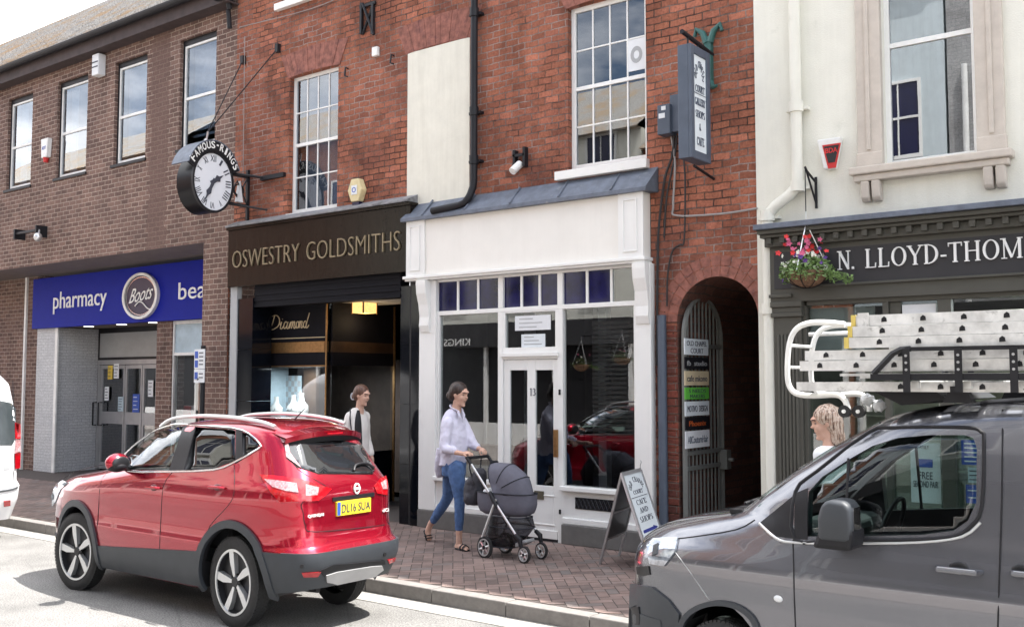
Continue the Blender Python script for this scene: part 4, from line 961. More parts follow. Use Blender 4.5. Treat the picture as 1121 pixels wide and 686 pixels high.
MB().box(px2x(612.5, 8.93), px2x(614, 8.93), 8.91, 8.93, Y(612, 432, 8.93).z, Y(612, 426, 8.93).z).box(px2x(612.5, 8.93), px2x(614, 8.93), 8.91, 8.93, Y(612, 562, 8.93).z, Y(612, 557, 8.93).z).build('hinge', M['black'], dr)
MB().box(da, db, 8.93, 9.0, PV, dz0).build('threshold', M['black'], ws)
room(ws, -8.37, -5.1, 9.0, 13, PV, 3.7, M['int_grey'])
MB().box(-8.37, -5.1, 9.0, 13, PV, PV+.03).build('shop_floor', mat('worn_floor', (.14, .11, .09), .6), ws)
for (x_, lab) in ((px2x(500, 9.6), 'bare post'), (px2x(655, 11), 'bare post')): MB().box(x_, x_+.12, 11, 11.12, PV, 3.7).build('interior_post', M['curtain'], ws)
bl = MB()
for i in range(26): bl.box(px2x(640, 9.25, 400)+.1, -5.2, 9.25, 9.27, 1.2+i*.05, 1.235+i*.05)
bl.build('window_blind', mat('dark_slats', (.05, .045, .042), .6), ws)

# ================================================================== iron gate in the arch
gt_ = thing('iron_gate', 'grey arched iron gate standing open in the brick passage', 'gate', (-4.75, 9.1, PV))
GX = -4.735; gy0, gy1 = 9.03, 9.86; gr = (gy1-gy0)/2; gcy = (gy0+gy1)/2; gzs = 2.28
k = MB(); k.tube([(GX, gy0, PV+.03)]+[(GX, gcy-gr*math.cos(math.pi*i/16), gzs+gr*math.sin(math.pi*i/16)) for i in range(17)]+[(GX, gy1, PV+.03)], .028, 6)
k.build('gate_frame', M['gate'], gt_)
k = MB()
for zz in (PV+.1, .97, 1.12, 2.2): k.box(GX-.015, GX+.02, gy0, gy1, zz-.02, zz+.02)
k.build('rail', M['gate'], gt_)
k = MB()
for i in range(1, 10):
    yy = gy0+(gy1-gy0)*i/10; top = gzs+math.sqrt(max(gr*gr-(yy-gcy)**2, 0))-.01; k.cyl((GX, yy, PV+.05), (GX, yy, top), .011, n=6)
k.build('bars', M['gate'], gt_)
MB().box(GX+.0, GX+.09, gy1-.07, gy1+.03, .92, 1.12).cyl((GX+.05, gy1-.02, 1.02), (GX+.14, gy1-.02, 1.02), .02).build('lock', M['gate'], gt_)
sy0, sy1 = X(750, 430, GX+.03).y, X(776, 430, GX+.03).y
def gz(py): return X(763, py, GX+.03).z
bd = thing('tenant_board', 'stack of small shop name boards fixed to the open iron gate', 'sign board', (GX+.03, (sy0+sy1)/2, gz(490)))
rows = [(371, 389, 'sign_face', 'OLD CHAPEL|COURT', 'text_dark'), (391, 404, 'black', 'fb  studio', 'panel_grey'), (406, 422, 'cream_sign', 'cafe mkono', 'text_dark'), (424, 437, 'green_sign', 'S NEEDS|MAKERS', 'text_dark'),
        (439, 455, 'sign_face', 'MOTIVO  DESIGN', 'text_dark'), (456, 470, 'black', 'Phoenix', 'orange_txt'), (471, 490, 'paper', 'AllCoutureHair', 'sign_blue')]
for (p0, p1, m_, s_, tm) in rows:
    pn = MB().box(GX+.022, GX+.032, sy0, sy1, gz(p1)+.004, gz(p0)).build('name_board', M[m_], bd)
    t = MB(); ls = s_.split('|'); H_ = gz(p0)-gz(p1)
    for i, l_ in enumerate(ls):
        h = H_*.30 if len(ls) > 1 else H_*.42; zc = gz(p1)+H_*(.5 if len(ls) == 1 else (.72-.44*i)); wv = (sy1-sy0)*min(.84, .09*len(l_)+.08)
        text_x(t, l_, (sy0+sy1)/2-wv/2, (sy0+sy1)/2+wv/2, zc-h/2, zc+h/2, GX+.0325, .003)
    t.build('lettering', M[tm], pn)

# ================================================================== projecting sign + ironwork
SX = -4.30; q0, q1 = X(755.5, 100, SX), X(776.5, 100, SX); s_y0, s_y1 = q0.y, q1.y
sz0, sz1 = (X(744, 165, SX).z+X(776, 177, SX).z)/2-.02, (X(745, 40, SX).z+X(777, 61, SX).z)/2
ps_ = thing('projecting_sign', 'tall slate-blue box sign hanging from green ironwork, listing court, gallery, shops and cafe', 'sign', (SX, (s_y0+s_y1)/2, sz0))
TH = .13
MB().box(SX-TH, SX-.02, s_y0, s_y1, sz0, sz1).box(SX-.02, SX+.012, s_y0, s_y0+.07, sz0, sz1).box(SX-.02, SX+.012, s_y1-.07, s_y1, sz0, sz1).box(SX-.02, SX+.011, s_y0+.07, s_y1-.07, sz0, sz0+.08).box(SX-.02, SX+.011, s_y0+.07, s_y1-.07, sz1-.08, sz1).build('frame', M['sign_blue'], ps_, bevel=.006)
MB().box(SX-.02, SX-.004, s_y0+.07, s_y1-.07, sz0+.08, sz1-.08).build('face', M['sign_face'], ps_)
t = MB(); ya, yb = s_y0+.10, s_y1-.10; H_ = sz1-sz0; Wd = yb-ya
for i, ch in enumerate('OLD CHAPEL'):
    if ch == ' ': continue
    u = i/9; a = rad(155-130*u); cy_, cz_ = (ya+yb)/2, sz0+H_*.66
    pc = Vector((SX-.003, cy_+Wd*.46*math.cos(a), cz_+H_*.19*math.sin(a))); tg = Vector((0, 1, -math.cos(a)*.75)).normalized()
    upv = Vector((0, -tg.z, tg.y)); serif(t, ch, pc-tg*.02-upv*.03, tg*.034, upv*.065, (1, 0, 0), .004)
for s_, f0, f1 in (('COURT', .60, .665), ('GALLERY', .485, .55), ('SHOPS', .375, .44), ('&', .265, .33), ('CAFE', .13, .205)):
    w_ = Wd*(1.0 if len(s_) > 5 else (.92 if len(s_) == 5 else (.72 if len(s_) == 4 else .16))); c0 = (ya+yb)/2-w_/2
    serif(t, s_, (SX-.003, c0, sz0+H_*f0), (0, w_*1.05, 0), (0, 0, H_*(f1-f0)), (1, 0, 0), .004)
t.box(SX-.003, SX+.001, s_y0+.08, s_y1-.08, sz0+H_*.585, sz0+H_*.59)
t.build('lettering', M['sign_text'], ps_)
k = MB()
wx = SX-.07
k.cyl((wx, s_y0-.02, sz1+.12), (wx, 9.0, sz1+.06), .022).cyl((wx, s_y0+.1, sz1), (wx, s_y0+.1, sz1+.12), .01).cyl((wx, s_y1-.1, sz1), (wx, s_y1-.1, sz1+.1), .01)
k.cyl((wx, s_y1-.2, sz0-.04), (wx, 9.0, sz0-.10), .014)
k.build('bracket_arm', M['black'], ps_)
wp = Y(776, 60, 8.97); zt, zb_ = Y(776, 30, 8.97).z, Y(776, 97, 8.97).z
k = MB(); k.box(wp.x-.035, wp.x+.035, 8.94, 9.0, zb_, zt-.1)
for s_ in (-1, 1):
    k.tube([(wp.x+s_*.02, 8.96, zt-.16), (wp.x+s_*.06, 8.96, zt-.05), (wp.x+s_*.13, 8.96, zt-.0), (wp.x+s_*.15, 8.96, zt-.07)], [.035, .032, .026, .02], 8)
    k.tube([(wp.x+s_*.02, 8.96, zb_+.06), (wp.x+s_*.05, 8.96, zb_+.0), (wp.x+s_*.09, 8.96, zb_+.01)], [.03, .026, .015], 8)
k.build('wall_plate', M['green_iron'], ps_, smooth=True)
# junction boxes and cables
c_ = Y(731, 125, 8.9); t_ = thing('junction_box', 'black meter box with white labels on the bricks beside the hanging sign', 'junction box', (c_.x, 9, c_.z-.15))
a, b_ = Y(719.5, 148, 8.86), Y(733, 113, 8.86); a2, b2 = Y(733, 145, 8.9), Y(745, 102, 8.9)
MB().box(a.x, b_.x, 8.86, 9, a.z, b_.z).build('housing', M['sign_blue'], t_, bevel=.008); MB().box(a2.x+.002, b2.x, 8.9, 9, a2.z, b2.z).build('housing', M['sign_blue'], t_, bevel=.008)
MB().box(a.x+.02, a.x+.09, 8.855, 8.859, b_.z-.14, b_.z-.09).box(a.x+.05, a.x+.10, 8.855, 8.859, b_.z-.06, b_.z-.02).build('label_plate', M['paper'], t_)
def cable(name, pts, r, m, label, group=None, yy=8.97):
    P = [Y(x, y, yy) for x, y in pts]; Q = []
    for i in range(len(P)-1):
        p0, p1, p2, p3 = P[max(i-1, 0)], P[i], P[i+1], P[min(i+2, len(P)-1)]
        for k_ in range(5):
            s_ = k_/5; Q.append(.5*((2*p1)+(-p0+p2)*s_+(2*p0-5*p1+4*p2-p3)*s_*s_+(-p0+3*p1-3*p2+p3)*s_**3))
    Q.append(P[-1]); mb = MB().tube(Q, r, 6); return one(name, mb, m, label, 'cable', group, smooth=True)
cable('cable', [(738, 148), (736, 170), (728, 195), (722, 240), (720, 280), (719, 400)], .014, M['cable'], 'thick black cable hanging from the meter box beside the white shopfront')
cable('cable', [(741, 148), (738, 175), (730, 215), (727, 260)], .010, M['cable'], 'thin black cable below the meter box, ending on the bricks')
cable('cable', [(735, 150), (739, 180), (737, 225), (741, 236), (790, 234), (829, 228)], .011, M['cable_grey'], 'pale grey cable bending right along the bricks to the cream wall')
cable('cable', [(748, 170), (750, 200), (749, 262), (744, 268), (736, 275), (731, 300), (730, 335)], .010, M['cable'], 'dark cable looping down towards the brick arch')
cable('cable', [(262, 30), (340, 10), (400, -15)], .006, M['cable_grey'], 'thin slack wire high on the red bricks')
cable('cable', [(268, 40), (267, 120), (266, 200)], .005, M['cable_grey'], 'thin vertical wire on the red bricks left of the sash window')
a = Y(724, 360, 8.95)
pipe('conduit', [(a.x, 8.96, Y(724, 345, 8.96).z), (a.x, 8.96, 1.2), (a.x, 8.96, .13)], .045, M['sign_blue'], 'slate-blue conduit pipe in the corner beside the white shopfront', [], 'conduit')
for (px, py, lab) in ((567, 180, 'white cctv camera on a black bracket above the white fascia'),):
    c_ = Y(px, py, 8.9); t_ = thing('security_camera', lab, 'camera', (c_.x, 9, c_.z))
    MB().box(c_.x-.10, c_.x-.07, 8.93, 9, c_.z-.02, c_.z+.18).box(c_.x+.04, c_.x+.07, 8.93, 9, c_.z-.02, c_.z+.20).box(c_.x-.10, c_.x+.06, 8.93, 8.96, c_.z+.10, c_.z+.13).build('bracket', M['black'], t_)
    MB().cyl((c_.x-.05, 8.86, c_.z-.08), (c_.x-.02, 8.97, c_.z+.02), .045).build('body', M['plastic_white'], t_, smooth=True)

# ================================================================== the clock
ck = thing('street_clock', 'double-sided black drum clock with roman numerals hanging out from the corner of the shops', 'clock', (-11.6, 8.25, 4.2))
FXc = -11.42; pc = X(233.5, 199, FXc); ry = (X(253.5, 205, FXc).y-X(211, 195, FXc).y)/2; rz = .40
cyy, czz = pc.y, pc.z; DT = .36
k = MB(); n_ = 40
k.cyl((FXc-DT, cyy, czz), (FXc-.02, cyy, czz), 1, n=48)
for i, v in enumerate(k.v): k.v[i] = Vector((v.x, cyy+(v.y-cyy)*ry*1.05, czz+(v.z-czz)*rz*1.05))
k.build('drum', M['black'], ck, smooth=True).data.materials[0] = mat('black_gloss', (.004, .004, .006), .3, spec=.12)
k = MB().ring((FXc-.01, cyy, czz), 'x', 1.06, .98, .04, 48, (ry, rz)); k.build('bezel', M['black'], ck, smooth=True)
k = MB(); k.prism([(cyy+ry*.985*math.cos(2*math.pi*i/48), czz+rz*.985*math.sin(2*math.pi*i/48)) for i in range(48)], FXc-.018, FXc-.010, 'x'); k.build('dial', mat('opal_dial', (.78, .80, .84), .15, var=.02, coat=.3), ck)
t = MB(); nums = ['XII', 'I', 'II', 'III', 'IIII', 'V', 'VI', 'VII', 'VIII', 'IX', 'X', 'XI']
for i, s_ in enumerate(nums):
    a = rad(90-30*i); rd = .80; w_ = .040*len(s_)*.75; h_ = .085
    c0 = Vector((FXc-.009, cyy+ry*rd*math.cos(a), czz+rz*rd*math.sin(a))); tg = Vector((0, math.sin(a), -math.cos(a))); ot = Vector((0, math.cos(a), math.sin(a)))
    text_mb(t, s_.replace('IIII', 'IIII'), c0-tg*w_/2-ot*h_/2, tg*w_, ot*h_, .004, N=(1, 0, 0))
t.build('numerals', M['text_dark'], ck)
def hand(ang_, ln, w_, d_):
    a = rad(90-ang_); ot = Vector((0, ry*math.cos(a), rz*math.sin(a))); tg = Vector((0, -ot.z, ot.y)).normalized(); c0 = Vector((FXc+d_, cyy, czz))
    P = [c0-ot*.12-tg*w_, c0-ot*.12+tg*w_, c0+ot*ln*.3+tg*w_*.9, c0+ot*ln*.5+tg*w_*1.7, c0+ot*ln*.62+tg*w_*.6, c0+ot*ln, c0+ot*ln*.62-tg*w_*.6, c0+ot*ln*.5-tg*w_*1.7, c0+ot*ln*.3-tg*w_*.9]
    nrm = Vector((.006, 0, 0)); mb = MB(); m_ = len(P)
    mb.add(P+[q+nrm for q in P], [tuple(range(m_)), tuple(range(2*m_-1, m_-1, -1))]+[(i, (i+1) % m_, m_+(i+1) % m_, m_+i) for i in range(m_)]); return mb
hand(62, .62, .030, -.006).build('hour_hand', M['text_dark'], ck); hand(212, .88, .024, .004).build('minute_hand', M['text_dark'], ck)
k = MB(); a0_, a1_ = 22, 158
def cr(r, a): return (cyy+ry*r*math.cos(rad(a)), czz+rz*r*math.sin(rad(a)))
pts = [cr(1.40, a0_+(a1_-a0_)*i/24) for i in range(25)]+[cr(1.06, a1_-(a1_-a0_)*i/24) for i in range(25)]
k.prism(pts, FXc-.02, FXc+.02, 'x'); k.build('name_arc', M['black'], ck)
k = MB(); pts = [cr(1.43, a0_+(a1_-a0_)*i/24) for i in range(25)]+[cr(1.39, a1_-(a1_-a0_)*i/24) for i in range(25)]
k.prism(pts, FXc-DT, FXc+.03, 'x'); k.build('canopy', M['lead'], ck)
t = MB(); s_ = 'FAMOUS-RINGS'
for i, ch in enumerate(s_):
    a = 148-i*(118/(len(s_)-1)); ar = rad(a); c0 = Vector((FXc+.021, *cr(1.13, a))); ot = Vector((0, ry*math.cos(ar), rz*math.sin(ar))).normalized(); tg = Vector((0, ot.z, -ot.y))
    w_ = .062 if ch not in 'I-' else .03
    text_mb(t, ch, c0-tg*w_/2+(ot*.045 if ch == '-' else ot*0), tg*w_, ot*(.10 if ch != '-' else .02), .006, N=(1, 0, 0), thin=.012)
t.build('lettering', M['sign_white'], ck)
# bracket scrolls to the wall
k = MB(); bx = FXc-.18; y_a = cyy+ry*1.05
zt_, zb_ = czz+.20, czz-.22
k.box(bx-.02, bx+.02, y_a-.05, 9.0, zt_-.02, zt_+.02).box(bx-.02, bx+.02, y_a-.05, 9.0, zb_-.02, zb_+.02).box(bx-.02, bx+.02, 8.96, 9.0, zb_-.2, zt_+.1)
k.tube([(bx, y_a, zt_), (bx, (y_a+9)/2, zb_+.1), (bx, 8.98, zt_)], .012, 6).tube([(bx, y_a, zb_), (bx, (y_a+9)/2, zt_-.08), (bx, 8.98, zb_)], .012, 6)
k.tube([(bx, 8.5+.0, zt_), (bx+.35, 8.98, zt_-.05), (bx+.75, 8.98, zt_-.05)], .02, 6).tube([(bx, 8.6, zb_), (bx+.45, 8.97, zb_-.1)], .014, 6)
k.ring((bx, 8.82, (zt_+zb_)/2), 'x', .09, .07, .02, 20)
k.box(bx+.30, bx+.80, 8.95, 9.0, zt_-.09, zt_-.03)
k.build('bracket', M['black'], ck)
MB().prism([(8.78, zb_+.04), (8.88, zb_+.04), (8.83, zt_-.08)], bx-.03, bx+.03, 'x').build('lantern_glass', M['paper'], ck)
def stay(p0, p1, lab): return one('stay_cable', MB().tube([p0, p1], .008, 5), M['black'], lab, 'stay cable', 'steel stays holding the clock')
top = Vector((FXc-.18, cyy, czz+rz*1.43))
one('clock_finial', MB().tube([top, top+Vector((.04, 0, .14))], .014, 6).ball(top+Vector((0, 0, .02)), .03), M['silver'], 'small silver fixing on top of the clock canopy', 'fixing')
for (px, py, lab) in ((304, 53, 'upper steel stay running from the red wall down to the clock'), (266, 66, 'lower steel stay running from the building corner down to the clock')):
    w_ = Y(px, py, 8.97); stay(w_, top+Vector((.02, 0, .12)), lab)
    small('stay_anchor', 'black anchor plate of the '+('upper' if px > 300 else 'lower')+' clock stay', 'anchor', lambda mb: mb.box(w_.x-.03, w_.x+.03, 8.94, 9, w_.z-.06, w_.z+.06), M['black'])

# parking sign plates on a post in front of the pier
c_ = Y(216.5, 390, 8.75); t_ = thing('parking_sign', 'two small white parking plates on a dark post in front of the brick pier', 'sign', (c_.x, 8.75, PV))
a, b_ = Y(211.5, 418, 8.7), Y(223.5, 382, 8.7); zt_ = Y(217, 382, 8.7).z; zm_ = Y(217, 404, 8.7).z; zb_ = Y(217, 418.5, 8.7).z
px_ = Y(221.5, 400, 8.75).x
MB().cyl((px_, 8.76, PV), (px_, 8.76, zt_+.05), .035, n=12).build('post', M['black'], t_, smooth=True)
MB().box(a.x, b_.x, 8.71, 8.72, zm_+.008, zt_).box(a.x, b_.x, 8.71, 8.72, zb_, zm_).build('plate', M['paper'], t_)
MB().box(a.x+.02, a.x+.09, 8.705, 8.709, zt_-.13, zt_-.03).box(a.x+.02, a.x+.09, 8.705, 8.709, zt_-.26, zt_-.16).box(a.x+.02, a.x+.09, 8.705, 8.709, zm_-.14, zm_-.04).build('blue_symbol', M['blue_sign'], t_)
t = MB()
for i in range(4): t.box(a.x+.12, b_.x-.03, 8.705, 8.709, zt_-.06-i*.055, zt_-.045-i*.055)
for i in range(2): t.box(a.x+.12, b_.x-.03, 8.705, 8.709, zm_-.07-i*.055, zm_-.055-i*.055)
t.prism([(a.x+.08, zb_+.03), (a.x+.13, zb_+.05), (a.x+.08, zb_+.07)], 8.705, 8.709)
t.build('print', M['text_dark'], t_)

# ================================================================== cream building
cbld = thing('cream_building', 'cream rendered building with a tall sash window above the dark optician shopfront', 'building', (-1, 9, PV))
cwx0, cwx1 = Y(967, 90, 9).x, Y(1069, 90, 9).x; cz0 = (Y(968, 184, 9).z+Y(1070, 168, 9).z)/2
wall(-3.92, 4, PV, 9.6, 8.985, [(cwx0, cwx1, cz0, cz0+2.0, .15), (-3.75, 3.9, 0, 2.78, .02)], M['cream'], 'wall', cbld)
window(cbld, cwx0, cwx1, cz0, cz0+2.0, 9.05, 1, 2, .045, meet=.545, gl=M['glass_pale'])
MB().box(cwx0-.22, cwx0-.002, 8.93, 9.0, cz0, cz0+2.05).box(cwx1+.002, cwx1+.22, 8.93, 9.0, cz0, cz0+2.05).box(cwx0-.14, cwx0-.10, 8.915, 8.93, cz0+.15, cz0+2.0).box(cwx1+.10, cwx1+.14, 8.915, 8.93, cz0+.15, cz0+2.0).box(cwx0-.23, cwx0-.001, 8.92, 9.0, cz0, cz0+.13).box(cwx1+.001, cwx1+.23, 8.92, 9.0, cz0, cz0+.13).build('window_surround', M['stone'], cbld, bevel=.01)
MB().box(cwx0-.28, cwx1+.28, 8.85, 9.0, cz0-.07, cz0-.001).box(cwx0-.25, cwx1+.25, 8.88, 9.0, cz0-.13, cz0-.07).build('stone_sill', M['stone'], cbld, bevel=.012)
for xx in (cwx0-.19, cwx1+.05):
    for d_ in (0, .095):
        MB().prism([(8.99, cz0-.13), (8.88, cz0-.13), (8.89, cz0-.22), (8.90, cz0-.28), (8.93, cz0-.31), (8.99, cz0-.31)], xx+d_, xx+d_+.075, 'x').build('corbel', M['stone'], cbld, bevel=.012)
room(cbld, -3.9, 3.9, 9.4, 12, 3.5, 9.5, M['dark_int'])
MB().box(-4.0, 4, 8.85, 9.5, 9.6, 9.8).build('parapet', M['cream'], cbld)
a = Y(871, 100, 8.9)
x_l = Y(843, 400, 8.9).x
pipe('drainpipe', [(a.x, 8.90, 9.5), (a.x, 8.90, Y(872, 207, 8.9).z), (x_l, 8.90, Y(843, 232, 8.9).z), (x_l, 8.90, PV+.02)], .052, M['cream'], 'cream painted downpipe with a swan-neck bend beside the dark shopfront', [(a.x, 8.9, Y(872, 117, 8.9).z), (a.x, 8.9, Y(872, 204, 8.9).z), (x_l, 8.9, Y(843, 236, 8.9).z), (x_l, 8.9, Y(843, 338, 8.9).z)])
t_, c_ = alarm('alarm_box', 911, 170, .22, .28, 8.985, M['plastic_white'], 'red and white tapered alarm box on the cream wall above the hanging basket', taper=.45)
c_ = Y(911, 170, 8.9)
MB().prism([(c_.x-.085, c_.z+.10), (c_.x+.085, c_.z+.10), (c_.x+.035, c_.z-.12), (c_.x-.035, c_.z-.12)], 8.885, 8.894).build('dark_face', M['red'], t_)
MB().prism([(c_.x-.07, c_.z+.085), (c_.x+.07, c_.z+.085), (c_.x+.03, c_.z-.07), (c_.x-.03, c_.z-.07)], 8.882, 8.884).build('badge', M['rim_dark'], t_)
t = MB(); text_y(t, 'BDA', c_.x-.055, c_.x+.055, c_.z+.02, c_.z+.065, 8.881, .003, thin=.01); t.build('lettering', M['flower_r'], t_)
# shopfront
os_ = thing('optician_shopfront', 'dark olive painted shopfront with white serif capitals and a dentilled cornice', 'shopfront', (-1, 9, PV))
OY = 8.86; cz_t = (Y(838, 252, 8.72).z+Y(1121, 219, 8.72).z)/2; ox0 = Y(840, 300, OY).x
MB().box(ox0-.05, 3.9, 8.66, 8.984, cz_t-.02, cz_t+.03).build('lead_top', M['lead'], os_, bevel=.006)
MB().box(ox0-.03, 3.9, 8.70, 8.984, cz_t-.06, cz_t-.021).box(ox0-.02, 3.9, 8.74, 8.984, cz_t-.09, cz_t-.061).box(ox0, 3.9, 8.80, 8.984, cz_t-.17, cz_t-.091).build('cornice', M['olive'], os_, bevel=.006)
k = MB(); x_ = ox0+.04
while x_ < 2: k.box(x_, x_+.045, 8.755, 8.799, cz_t-.145, cz_t-.092); x_ += .125
k.build('dentils', M['olive'], os_)
zf0, zf1 = Y(1000, 308, OY).z, cz_t-.171
MB().box(ox0, 3.9, OY, 8.984, zf0-.12, zf1).build('fascia', M['olive'], os_)
ex = Y(858, 300, OY).x
MB().box(Y(885, 290, OY-.01).x-.09, 3.9, OY-.008, OY-.001, zf0+.02, zf1-.05).box(ox0+.07, ex+.12, OY-.008, OY-.001, zf0+.0, zf1-.05).build('fascia_panel', M['olive_panel'], os_)
MB().box(ox0+.24, 3.9, OY-.03, OY-.001, zf0-.0, zf0+.022).box(ox0+.02, ox0+.24, OY-.026, OY-.001, zf0-.08, zf0-.05).build('moulding', M['olive'], os_, bevel=.004)
t = MB(); LYt = OY-.009
zl0, zl1 = Y(949, 293.5, LYt).z, Y(949, 272.8, LYt).z
xN0, xN1 = Y(917, 290, LYt).x, Y(938, 290, LYt).x
serif(t, 'N.', (xN0, LYt, zl0), (xN1-xN0, 0, 0), (0, 0, zl1-zl0), (0, -1, 0), .018)
xa_, xb_ = Y(947, 290, LYt).x, Y(1121, 280, LYt).x
serif(t, 'LLOYD-THOM', (xa_, LYt, zl0), ((xb_-xa_)*1.0, 0, 0), (0, 0, zl1-zl0), (0, -1, 0), .018)
serif(t, '15', (Y(856, 300, LYt).x, LYt, Y(862, 304, LYt).z), (Y(868, 300, LYt).x-Y(856, 300, LYt).x, 0, 0), (0, 0, .115), (0, -1, 0), .01)
t.build('lettering', M['sign_white'], os_)
# pilaster
pz = zf0-.12; pa, pb_ = Y(848, 430, OY).x, Y(878, 430, OY).x
k = MB().box(pa, pb_, OY+.01, 8.984, PV, pz-.14)
k.build('pilaster', M['olive'], os_, bevel=.004)
k = MB()
for i in range(6): u = pa+.045+(pb_-pa-.09)*i/5; k.cyl((u, OY+.008, .5), (u, OY+.008, pz-.3), .014, n=8)
k.build('pilaster_reeding', M['olive'], os_, smooth=True)
MB().box(pa-.02, pb_+.02, OY-.03, 8.984, pz-.05, pz).box(pa-.01, pb_+.01, OY-.01, 8.984, pz-.10, pz-.05).box(pa-.02, pb_+.02, OY-.02, 8.984, pz-.14, pz-.10).build('capital', M['olive'], os_, bevel=.006)
sx_a = Y(886, 400, 8.95).x; m1, m2 = Y(968, 340, 8.95).x, Y(992, 340, 8.95).x; m3a, m3b = Y(1025, 340, 8.95).x, Y(1040, 340, 8.95).x
zh = pz-.04
k = MB().box(pb_, sx_a, 8.9, 8.984, PV, zh).box(m1, m1+.05, 8.9, 8.984, .7, zh).box(m1+.05, m2-.04, 8.93, 8.984, zh-.5, zh).box(m3a+.02, m3b+.02, 8.9, 8.984, .7, zh).box(sx_a, 3.9, 8.901, 8.984, .6, .72).box(sx_a, 3.9, 8.903, 8.984, PV, .6).box(sx_a, 3.9, 8.902, 8.984, zh, zh+.08)
for x_ in (.2, 1.5, 2.8): k.box(x_, x_+.08, 8.9, 8.984, .7, zh)
k.build('frame', M['olive'], os_, bevel=.004)
MB().box(m2-.03, m3a, 8.94, 8.98, zh-.36, zh-.03).build('white_panel', M['paper'], os_)
MB().box(sx_a, 3.9, 8.96, 8.966, .72, zh).build('pane', M['glass'], os_)
room(os_, -3.7, 3.9, 8.99, 12.4, PV, zh+.1, mat('shop_inside', (.13, .14, .11), .8, var=.5, scale=1.5))
sh = MB()
for i in range(6): sh.box(sx_a+.05, 3.8, 9.9, 10.1, 1.0+i*.25, 1.015+i*.25)
sh.box(sx_a+.1, 3.8, 10.11, 10.13, .5, 2.5)
sh.build('display_shelves', mat('pale_shelving', (.42, .44, .34), .6, var=.15, scale=4), os_)
MB().box(sx_a, Y(958, 340, 9).x, 8.995, 9.0, zh-.42, zh-.02).build('frosted_band', mat('frosted_film', (.30, .34, .32), .7), os_)
for px in (901, 913): c_ = Y(px, 342, 9.05); small('spotlight', 'small white spotlight inside the optician window, '+('left' if px < 905 else 'right')+' of the pair', 'spotlight', lambda mb: mb.ball(c_, .045).cyl(c_, c_+Vector((0, 0, .35)), .008), M['plastic_white'], smooth=True)
# shop posters seen through the van
t_ = poster('window_poster', 998, 484, 1029, 549, 8.955, M['sign_face'], 'tall pale poster offering a free second pair', 'poster')
t = MB(); A_ = lambda px, py: Y(px, py, 8.95)
text_y(t, 'FREE', A_(1006, 521).x, A_(1021, 521).x, A_(1010, 524).z, A_(1010, 516).z, 8.9505, .003); text_y(t, 'SECOND PAIR', A_(1000, 530).x, A_(1027, 530).x, A_(1010, 533).z, A_(1010, 526).z, 8.9505, .003)
text_y(t, 'FAMILY', A_(1006, 530).x, A_(1018, 530).x, A_(1010, 491).z, A_(1010, 487).z, 8.9505, .003)
t.build('lettering', M['text_dark'], t_)
MB().box(A_(1003, 505).x, A_(1021, 505).x, 8.947, 8.95, A_(1010, 511).z, A_(1010, 502).z).build('blue_block', M['blue_sign'], t_)
t_ = poster('window_poster', 1053, 481, 1078, 508, 8.955, M['blue_sign'], 'royal blue notice with white lines in the optician window', 'poster', lines=5, lm=M['paper'])
t_ = poster('window_poster', 1060, 511, 1074, 528, 8.955, M['int_blue'], 'pale notice under the royal blue one', 'poster', lines=3)
t_ = poster('window_poster', 1058, 530, 1074, 550, 8.955, M['blue_sign'], 'mid blue notice lowest in the optician window', 'poster', lines=2, lm=M['paper'])
